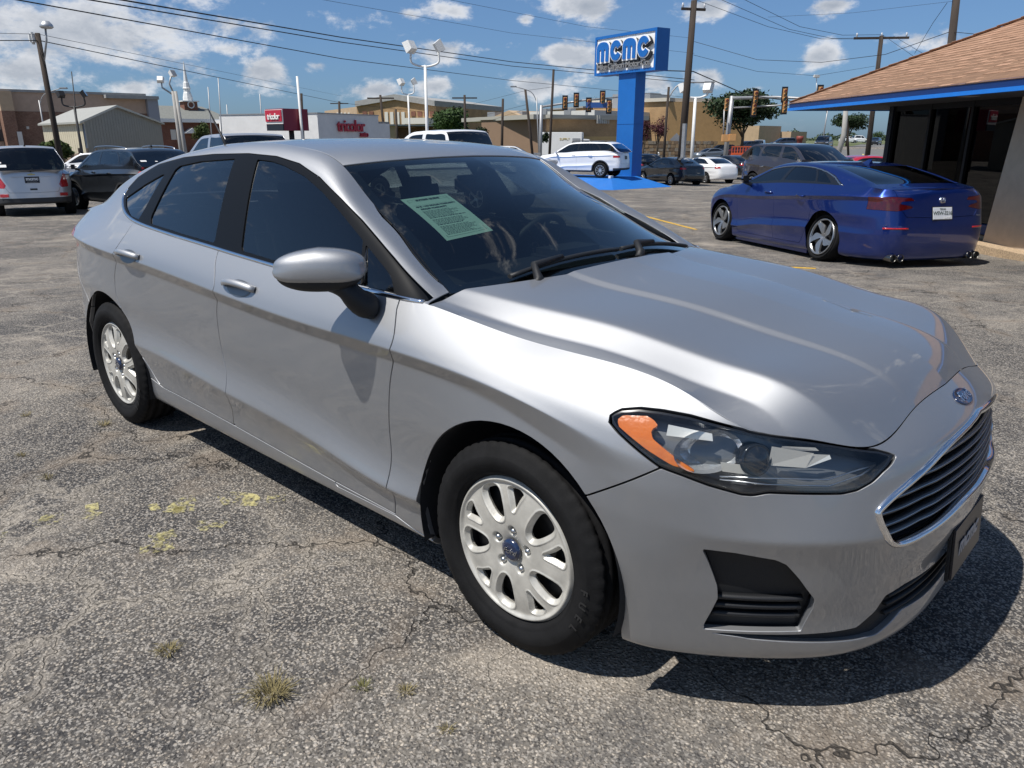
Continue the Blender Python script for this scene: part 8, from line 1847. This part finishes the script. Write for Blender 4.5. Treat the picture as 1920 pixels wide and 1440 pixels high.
def ghost_paint():
    """Worn yellow spray marks on the asphalt beside the silver car."""
    m = bpy.data.materials.new('ghost_yellow'); m.use_nodes = True; N, L = nt_of(m); b = N['Principled BSDF']; b.inputs['Base Color'].default_value = (.50, .45, .20, 1); b.inputs['Roughness'].default_value = .9; t = N.new('ShaderNodeTexCoord'); n = N.new('ShaderNodeTexNoise'); n.inputs['Scale'].default_value = 55; n.inputs['Detail'].default_value = 5; L.new(t.outputs['Object'], n.inputs['Vector']); n2 = N.new('ShaderNodeTexNoise'); n2.inputs['Scale'].default_value = 7; L.new(t.outputs['Object'], n2.inputs['Vector']); a = N.new('ShaderNodeMath'); a.operation = 'ADD'; L.new(n.outputs['Fac'], a.inputs[0]); L.new(n2.outputs['Fac'], a.inputs[1]); mr = N.new('ShaderNodeMapRange'); L.new(a.outputs[0], mr.inputs[0]); mr.inputs[1].default_value = .95; mr.inputs[2].default_value = 1.25; mr.inputs[4].default_value = .8; L.new(mr.outputs[0], b.inputs['Alpha'])
    strokes = [[(60, 985), (110, 975)], [(75, 975), (120, 968)], [(155, 975), (180, 960)], [(160, 955), (185, 950)], [(280, 955), (298, 950)], [(320, 962), (345, 940), (370, 935)], [(325, 958), (365, 952)], [(420, 925), (435, 945)], [(430, 930), (470, 935), (465, 950)], [(500, 938), (535, 935)], [(262, 1035), (300, 1028), (325, 1022)], [(280, 1012), (330, 1000)], [(290, 1020), (310, 1015)], [(370, 998), (385, 978)], [(400, 990), (412, 978)], [(0, 1008), (12, 1006)]]
    for q in strokes:
        P = []
        for (px, py) in q:
            d = ray(px, py); t_ = -CAM_POS[2] / d[2]; P.append(Vector(CAM_POS + t_ * d))
        V, F = [], []; Q = smooth_poly([tuple(p) for p in P], False, 5) if len(P) > 2 else np.array([P[0] * (1 - f) + P[1] * f for f in np.linspace(0, 1, 5)])
        for i, p in enumerate(Q): tn = Vector(Q[min(i + 1, len(Q) - 1)] - Q[max(i - 1, 0)]).normalized(); s_ = Vector((-tn.y, tn.x, 0)) * .036; V += [(p[0] + s_.x, p[1] + s_.y, .004), (p[0] - s_.x, p[1] - s_.y, .004)]
        mb = MB(); mb.add(V, [(2 * i, 2 * i + 1, 2 * i + 3, 2 * i + 2) for i in range(len(Q) - 1)]); mb.build('paint_mark', m, kind='structure')
ghost_paint()

# --- plants
def leafmat(name, c, var=.45):
    m = mat(name, c, .65, var=var, scale=2.5, var2=.35, scale2=.5, spec=.25); return m
LEAF = leafmat('leaf_green', (.040, .075, .020)); LEAFD = leafmat('leaf_dark', (.019, .037, .013)); LEAFP = leafmat('leaf_plum', (.075, .022, .030)); LEAFB = leafmat('leaf_bush', (.060, .085, .022)); BARK = mat('bark', (.09, .07, .05), .95, var=.3, scale=6)
def tree(name, label, px, D, ytop, width_px, leaf, ybot=None, n=2600, trunk=True, seed=1, group='trees across the street', ls=1.0, dx=0, lobes=9):
    base = at(px, D); r_ = random.Random(seed); top = ontop(px, ytop, D).z; w = width_px * D / 1431; zb = base.z; h = top - zb; t = empty(name, tuple(base), 0, label, 'tree' if h > 2.6 else 'shrub', group)
    zlow = (ontop(px, ybot, D).z - zb) if ybot else h * .28; cz = (zlow + h) / 2; rz_ = (h - zlow) / 2; rx = w / 2
    L_ = []
    for k in range(lobes):
        a = r_.uniform(0, 2 * math.pi); q = r_.uniform(.25, .62); z = r_.uniform(-.55, .55); L_.append((Vector((math.cos(a) * q * rx, math.sin(a) * q * rx, cz + z * rz_)), r_.uniform(.36, .52)))
    L_.append((Vector((0, 0, cz)), .62))
    V, F = [], []; s = ls * max(.10, min(w, h) * .022)
    for i in range(n):
        c, q = r_.choice(L_); d = Vector((r_.gauss(0, 1), r_.gauss(0, 1), r_.gauss(0, 1))).normalized(); rad = q * (r_.random() ** .45) * r_.uniform(.85, 1.12); p = c + Vector((d.x * rx * rad, d.y * rx * rad, d.z * rz_ * rad))
        if p.z < zlow * .8 + .05: continue
        a = Vector((r_.gauss(0, 1), r_.gauss(0, 1), r_.gauss(0, .6))).normalized(); b = a.cross(d + Vector((r_.gauss(0, .4), r_.gauss(0, .4), r_.gauss(0, .4)))).normalized(); k = s * r_.uniform(.6, 1.5); o = len(V); V += [p - a * k, p + b * k * .6, p + a * k, p - b * k * .6]; F.append((o, o + 1, o + 2, o + 3))
    cr = MB(); cr.add(V, F); cr.build('crown', leaf, t)
    if trunk:
        tb = MB(); r0 = max(.07, h * .022); tb.tube([(0, 0, -.2), (r0 * .3, 0, zlow * .7), (0, r0, cz)], [r0 * 1.3, r0, r0 * .5], 8)
        for k in range(6): c, q = L_[k]; tb.tube([(0, 0, zlow * r_.uniform(.5, .9)), tuple(c * .6 + Vector((0, 0, zlow * .3))), tuple(c)], [r0 * .6, r0 * .4, r0 * .15], 6)
        tb.build('trunk', BARK, t)
    return t
tree('round_tree', 'round dense green tree right of the tan hall', 850, 105, 192, 88, LEAF, 258, 6500, seed=2, lobes=16, ls=1.15)
tree('oak_tree', 'broad dark oak behind the traffic signal pole', 1392, 118, 163, 132, LEAFD, 246, 8500, seed=3, lobes=20, ls=1.15)
tree('oak_tree', 'small green tree under the office eave', 1588, 140, 211, 74, LEAFD, 250, 5200, seed=4, lobes=14, ls=1.25)
tree('young_tree', 'small sparse tree by the right edge of the sky gap', 1645, 190, 245, 26, LEAF, 262, 900, seed=5)
tree('plum_tree', 'purple leaved small tree left of the pillar foot', 1147, 104, 222, 26, LEAFP, 272, 1300, seed=6, ls=.8, group='purple leaved trees by the sign'); tree('plum_tree', 'purple leaved tree right behind the blue pillar', 1207, 108, 214, 34, LEAFP, 270, 1700, seed=7, ls=.8, group='purple leaved trees by the sign'); tree('plum_tree', 'larger purple leaved tree beside the wooden pole', 1233, 106, 214, 40, LEAFP, 262, 2200, seed=8, ls=.8, group='purple leaved trees by the sign')
tree('bush', 'leafy green bush at the foot of the wooden lamp pole', 100, 38, 258, 50, LEAFB, 300, 1800, seed=9, trunk=False, group='shrubs by the left fence'); tree('bush', 'green tree in front of the church entrance', 381, 110, 226, 40, LEAFB, 268, 2000, seed=10, group='shrubs by the left fence'); tree('bush', 'dark green tree top left of the white shop', 460, 100, 224, 44, LEAFD, 262, 1600, seed=11); tree('bush', 'green treetop between church and white shop roof', 595, 130, 206, 40, LEAFD, 250, 1200, seed=12)
tree('bush', 'dark round shrub by the low school wall', 903, 80, 235, 34, LEAFD, 268, 1200, seed=13); tree('bush', 'small dark shrub beside the box truck', 1022, 76, 247, 16, LEAFD, 270, 600, seed=14, trunk=False); tree('oak_tree', 'treetops showing above the tan brick hall', 1225, 170, 174, 46, LEAFD, 210, 1500, seed=15); tree('oak_tree', 'pale treetop above the traffic signal heads', 1110, 150, 180, 36, LEAF, 215, 1000, seed=16)
def stuff_mass(name, specs, leaf, seed):
    r_ = random.Random(seed); V, F = [], []
    for (p0, p1, D, hgt, n) in specs:
        for i in range(n):
            px = r_.uniform(p0, p1); b = at(px, D * r_.uniform(.92, 1.1)); bump = .55 + .45 * math.sin(px * .09 + seed) * math.sin(px * .031 + 2); z = b.z + hgt * bump * r_.random() ** .7; s = hgt * .10 * r_.uniform(.5, 1.4); p = Vector((b.x, b.y, z)); a = Vector((r_.gauss(0, 1), r_.gauss(0, 1), r_.gauss(0, .7))).normalized(); c = a.cross(Vector((r_.gauss(0, 1), r_.gauss(0, 1), r_.gauss(0, 1)))).normalized(); o = len(V); V += [p - a * s, p + c * s * .7, p + a * s, p - c * s * .7]; F.append((o, o + 1, o + 2, o + 3))
    mb = MB(); mb.add(V, F); o = mb.build(name, leaf, kind='stuff'); tag(o, 'low distant treeline along the horizon', 'trees')
stuff_mass('distant_treeline', [(1560, 1760, 420, 4.5, 2600), (-80, 640, 520, 6, 2600), (860, 1560, 420, 6, 2600)], leafmat('leaf_far', (.055, .080, .045), .3), 3)
def tufts(specs):
    for (px, py, s, n, dry, label) in specs:
        d = ray(px, py); t_ = -CAM_POS[2] / d[2]; p0 = Vector(CAM_POS + t_ * d); r_ = random.Random(px); mb = MB()
        for i in range(n):
            a = r_.uniform(0, 6.28); q = r_.random() ** .6 * s * .55; b = Vector((q * math.cos(a), q * math.sin(a), 0)); l = s * r_.uniform(.35, 1.0); dr = Vector((math.cos(a + r_.uniform(-.6, .6)), math.sin(a), 0)) * l * r_.uniform(.3, 1.1); w = Vector((-math.sin(a), math.cos(a), 0)) * .0011; m_ = b + dr * .5 + Vector((0, 0, l * .45)); e_ = b + dr + Vector((0, 0, l * r_.uniform(.25, .6))); mb.add([b - w, b + w, m_ + w * .8, m_ - w * .8, e_], [(0, 1, 2, 3), (3, 2, 4)])
        o = mb.build('grass_tuft', mat('dry_grass', (.20, .165, .075), .9, var=.4, scale=60) if dry else mat('weed_grass', (.13, .125, .045), .9, var=.45, scale=50), kind='stuff'); o.location = p0; tag(o, label, 'weeds', 'weeds in the asphalt cracks')
tufts([(510, 1305, .075, 260, True, 'largest weed tuft in the front asphalt crack'), (317, 1222, .05, 90, True, 'dry pale weed left of the largest tuft'), (680, 1290, .032, 60, False, 'small weed right of the largest tuft'), (762, 1298, .034, 60, True, 'small weed below the front wheel'), (840, 1370, .026, 40, True, 'dry weed near the bottom edge'), (195, 798, .05, 60, True, 'dry weed near the rear wheel'), (40, 855, .04, 40, True, 'dry weed near the left edge'), (90, 897, .045, 45, True, 'dry weed below the left edge tuft'), (48, 780, .04, 40, True, 'dry weed beside the left crack')])

# --- fence, wall, trucks, street traffic
def left_fence():
    f = Front(100, 48, 205, 44); o = f.P(0, 0); h = empty('wooden_fence', tuple(o), 0, 'weathered wooden fence with posts behind the dark grey SUV', 'fence'); r_ = random.Random(4); WF = mat('fence_wood', (.24, .18, .13), .95, var=.3, scale=8); n = 26; zt = f.z(130, 287)
    for i in range(n):
        a = f.L * i / n; b = MB(); z1 = zt + r_.uniform(-.05, .05); V = [f.P(u, z, w) - Vector(o) for z in (gz(o.x, o.y) - .1, z1) for (u, w) in ((a, 0), (a + f.L / n - .025, 0), (a + f.L / n - .025, .03), (a, .03))]; b.add(V, [(0, 3, 2, 1), (4, 5, 6, 7), (0, 1, 5, 4), (1, 2, 6, 5), (2, 3, 7, 6), (3, 0, 4, 7)]); b.build('plank', WF, h)
    for i in range(0, n + 1, 4): b = MB(); p = f.P(f.L * i / n, 0, -.08) - Vector(o); b.tube([(p.x, p.y, -.1), (p.x, p.y, zt - o.z + .25)], .05, 6); b.build('post', WOOD, h)
left_fence()
def stone_wall():
    f = Front(1140, 112, 1345, 116); o = f.P(0, 0); h = empty('stone_retaining_wall', tuple(o), 0, 'low brown rubble stone wall below the tan brick hall', 'wall'); r_ = random.Random(6); ms = [mat('rubble_%s' % k, c, .95, var=.35, scale=3) for k, c in (('tan', (.24, .17, .10)), ('brown', (.16, .11, .07)), ('grey', (.22, .19, .15)))]; zt = f.z(1240, 264); z = f.zb + .2
    bk = MB(); f.box(bk, 0, f.L, z - .5, zt - .05, .12, .6); bk.v = [tuple(Vector(v) - Vector(o)) for v in bk.v]; bk.build('wall_core', ms[1], h)
    rows = 5; hh = (zt - z) / rows; st = MB(); mi = []
    for r0 in range(rows):
        u = r_.uniform(0, .3)
        while u < f.L - .2:
            ln = r_.uniform(.3, .8); g = MB(); d = r_.uniform(0, .06); z0, z1 = z + r0 * hh + .02, z + (r0 + 1) * hh - .02; f.box(g, u, u + ln - .03, z0, z1 + r_.uniform(-.05, .03), d, .13); st.add([Vector(v) - Vector(o) for v in g.v], g.f); mi += [r_.randrange(3)] * 6; u += ln
    me = st.mesh('rubble', ms); me.polygons.foreach_set('material_index', mi); link('rubble', me, h, 'stuff')
stone_wall()
HD = CAM_YAW  # heading "to the right of the picture"
pickup('white_pickup', 'white crew cab pickup just behind the silver sedan roof', at(843, 22), HD + 2.45, WHITEP, 'pickup trucks', gz(*at(843, 22).xy), ds=.05, full=True, h=2.08)
pickup('silver_pickup', 'pale silver pickup behind the dark grey SUV', at(455, 22), HD + 2.35, SILVERP, 'pickup trucks', gz(*at(455, 22).xy), ds=.05, full=True, h=1.96)
far_car(168, 46, HD + 3.3, 'white_suv', 'white SUV parked behind the wooden fence at left', WHITEP, 'suv', 'cars parked at the left')
def work_truck():
    b = at(952, 66); pickup('white_work_truck', 'white single cab work truck crossing in front of the school', b, HD, WHITEP, 'vehicles by the school', gz(*b.xy), ds=.06)
work_truck()
def box_truck():
    b = at(1066, 84); z = gz(*b.xy); h = empty('box_truck', (b.x, b.y, z), HD - .15, 'white box truck behind the white display SUV', 'truck', 'vehicles by the school'); m = WHITEP
    q = MB(); q.box((-.6, 0, 2.0), (4.2, 2.3, 2.3), bev=.05); q.build('cargo_box', WHITEM, h); c = MB(); c.prism([(1.55, .7), (3.1, .7), (3.1, 1.5), (2.75, 1.65), (2.2, 2.45), (1.55, 2.5)], lambda u, v, d: (u, d, v), -1.0, 1.0); cb = c.build('cab', WHITEP, h)
    for s_ in (-1, 1): w = MB(); w.prism([(1.75, 1.6), (2.6, 1.6), (2.2, 2.3), (1.75, 2.3)], lambda u, v, d: (u, s_ * (1.005 + d), v), 0, .01); w.build('cab_window', WINB, cb)
    w = MB(); w.quad((2.80, -.9, 1.70), (2.80, .9, 1.70), (2.30, .85, 2.38), (2.30, -.85, 2.38)); w.build('windscreen', WINB, cb)
    fr = MB(); fr.box((.2, 0, .65), (5.6, .9, .2)); fr.build('chassis', DKMETAL, h)
    for x in (2.45, -1.6):
        for s_ in (-1, 1): car_wheel(h, x, s_, 1.05, .40, .26, .24, '5', 0, False)
    me = text_mesh('SUPPLY', .32, .01, mat('truck_yellow', (.45, .33, .05), .6)); me.transform(Matrix.Translation((-.3, -1.165, 2.45)) @ Matrix.Rotation(R(90), 4, 'X')); link('lettering', me, h)
    me = text_mesh('SUPPLY', .2, .01, mat('truck_yellow', (.45, .33, .05))); me.transform(Matrix.Translation((2.15, -1.02, 1.3)) @ Matrix.Rotation(R(90), 4, 'X')); link('cab_lettering', me, h)
    d = MB(); d.box((.9, -1.16, 1.75), (.8, .02, 1.6)); d.build('side_door', GALV, h)
box_truck()
far_car(1332, 101, HD + 3.5, 'grey_car', 'blue grey sedan waiting left of the signal pole', GREYL); far_car(1353, 113, HD + 3.6, 'black_suv', 'black SUV facing the camera behind the blue grey sedan', BLACKP, 'suv'); far_car(1378, 109, HD + 3.3, 'maroon_car', 'maroon sedan behind the signal pole', MAROON); far_car(1402, 128, HD + 3.6, 'dark_suv', 'dark navy SUV behind the orange barrier', NAVYP, 'suv'); far_car(1424, 132, HD - 2.0, 'white_suv', 'white SUV on the street above the taupe SUV roof', WHITEP, 'suv'); far_car(1424, 190, HD + 3.2, 'white_car', 'small white car far off before the tan block', WHITEP)
far_car(1470, 140, HD + 3.3, 'dark_suv', 'dark SUV left of the red post on the street', NAVYP, 'suv'); far_car(1546, 128, HD - 2.1, 'black_pickup', 'black pickup driving toward the camera under the eave', BLACKP, 'pickup'); far_car(1591, 230, HD, 'white_car', 'white car parked under the small green tree', WHITEP, 'suv'); far_car(1613, 235, HD, 'white_van', 'white van right of the small green tree', WHITEP, 'suv', h=2.0); far_car(1642, 170, HD - 2.2, 'grey_car', 'dark grey car at the right end of the street', GREYP); far_car(1640, 33, HD + .2, 'red_car', 'red car mostly hidden behind the taupe SUV and the post', REDP, 'sedan', 'cars parked near the office')
def street_bits():
    b = at(1393, 105); h = empty('orange_barrier', (b.x, b.y, gz(*b.xy)), HD, 'orange construction barrier beside the maroon car', 'barrier'); m = mat('barrier_orange', (.55, .10, .03), .6)
    q = MB(); q.box((0, 0, .35), (2.6, .5, .7), bev=.08); q.box((0, 0, 1.45), (2.6, .08, .12)); q.build('body', m, h); p = MB(); [p.box((-1.25 + .35 * k, 0, 1.05), (.08, .08, .8)) for k in range(8)]; p.build('rails', m, h)
    b = at(1500, 130); h = empty('red_post', (b.x, b.y, gz(*b.xy)), HD, 'short dark red and white marker post by the street', 'post'); q = MB(); q.lathe([(.35, 0), (.42, 1.4), (.52, 1.5), (.52, 2.0), (.0, 2.0)], 12); q.build('post_body', mat('post_red', (.20, .04, .03), .6, var=.4, scale=2), h)
    b = at(1568, 66); t = ontop(1588, 180, 66); h = empty('concrete_pole', tuple(b), 0, 'grey concrete pole beside the small green tree', 'pole'); q = MB(); e = t - b; q.tube([(0, 0, -.2), tuple(Vector((.25, .25, 0)) + e * .5), tuple(e)], [.24, .2, .16], 10); q.build('shaft', CONC, h); k = MB(); k.tube([(1.0, .8, 0), tuple(e * .95)], .09, 6); k.build('brace', WOOD, h)
    b = at(1632, 43); h = empty('bollard', tuple(at(1604, 55)), 0, 'yellow leaning guy marker in the grass by the street', 'marker'); q = MB(); q.tube([(0, 0, 0), (.5, .4, 1.5)], .07, 6); q.build('tube', mat('marker_yellow', (.55, .48, .14), .6), h)
    b = at(1193 + 0, 84); h = empty('fire_hydrant', tuple(at(1236, 112)), 0, 'pale hydrant in front of the rubble stone wall', 'hydrant'); q = MB(); q.lathe([(.18, 0), (.16, .1), (.13, .12), (.13, .55), (.17, .58), (.15, .7), (.0, .8)], 10); q.tube([(-.22, 0, .45), (.22, 0, .45)], .07, 8); q.build('body', WHITEM, h)
    h = empty('road_sign', tuple(at(1268, 116)), 0, 'back of a grey diamond road sign before the brick hall', 'sign'); q = MB(); q.tube([(0, 0, -.2), (0, 0, 3.0)], .05, 6); q.build('sign_post', GALV, h); q = MB(); d = Vector((-fw_[0], -fw_[1], 0)).normalized(); e = Vector((-d.y, d.x, 0)); c = Vector((0, 0, 2.4)); q.add([c + e * .9 + d * .06, c + Vector((0, 0, .9)) + d * .06, c - e * .9 + d * .06, c - Vector((0, 0, .9)) + d * .06, c + e * .9 + d * .09, c + Vector((0, 0, .9)) + d * .09, c - e * .9 + d * .09, c - Vector((0, 0, .9)) + d * .09], [(0, 1, 2, 3), (4, 5, 6, 7), (0, 1, 5, 4), (1, 2, 6, 5), (2, 3, 7, 6), (3, 0, 4, 7)]); q.build('sign_plate', GALV, h)
    h = empty('realty_sign', tuple(at(906, 64)), 0, 'small red yard sign before the dark shrub', 'sign'); q = MB(); q.box((0, 0, 1.5), (1.0, .06, .65), rz=HD); q.build('panel', mat('yard_red', (.60, .03, .03), .5), h); q = MB(); [q.tube([(x * math.cos(HD), x * math.sin(HD), -.1), (x * math.cos(HD), x * math.sin(HD), 1.6)], .03, 6) for x in (-.45, .45)]; q.build('stake', GALV, h)
    for px, D, w, hh, lab in ((984, 40, .35, 1.5, 'grey utility cabinet before the white work truck'), (1007, 70, .7, 1.3, 'dark signal control box at the mast foot')):
        b = at(px, D); h = empty('utility_cabinet', (b.x, b.y, gz(*b.xy)), HD, lab, 'cabinet', 'roadside cabinets'); q = MB(); q.box((0, 0, hh / 2), (w, w * .8, hh), bev=.03); q.build('case', GALV, h); q = MB(); q.box((0, -w * .41, hh * .5), (w * .8, .02, hh * .8)); q.build('cabinet_door', GALV, h)
street_bits()
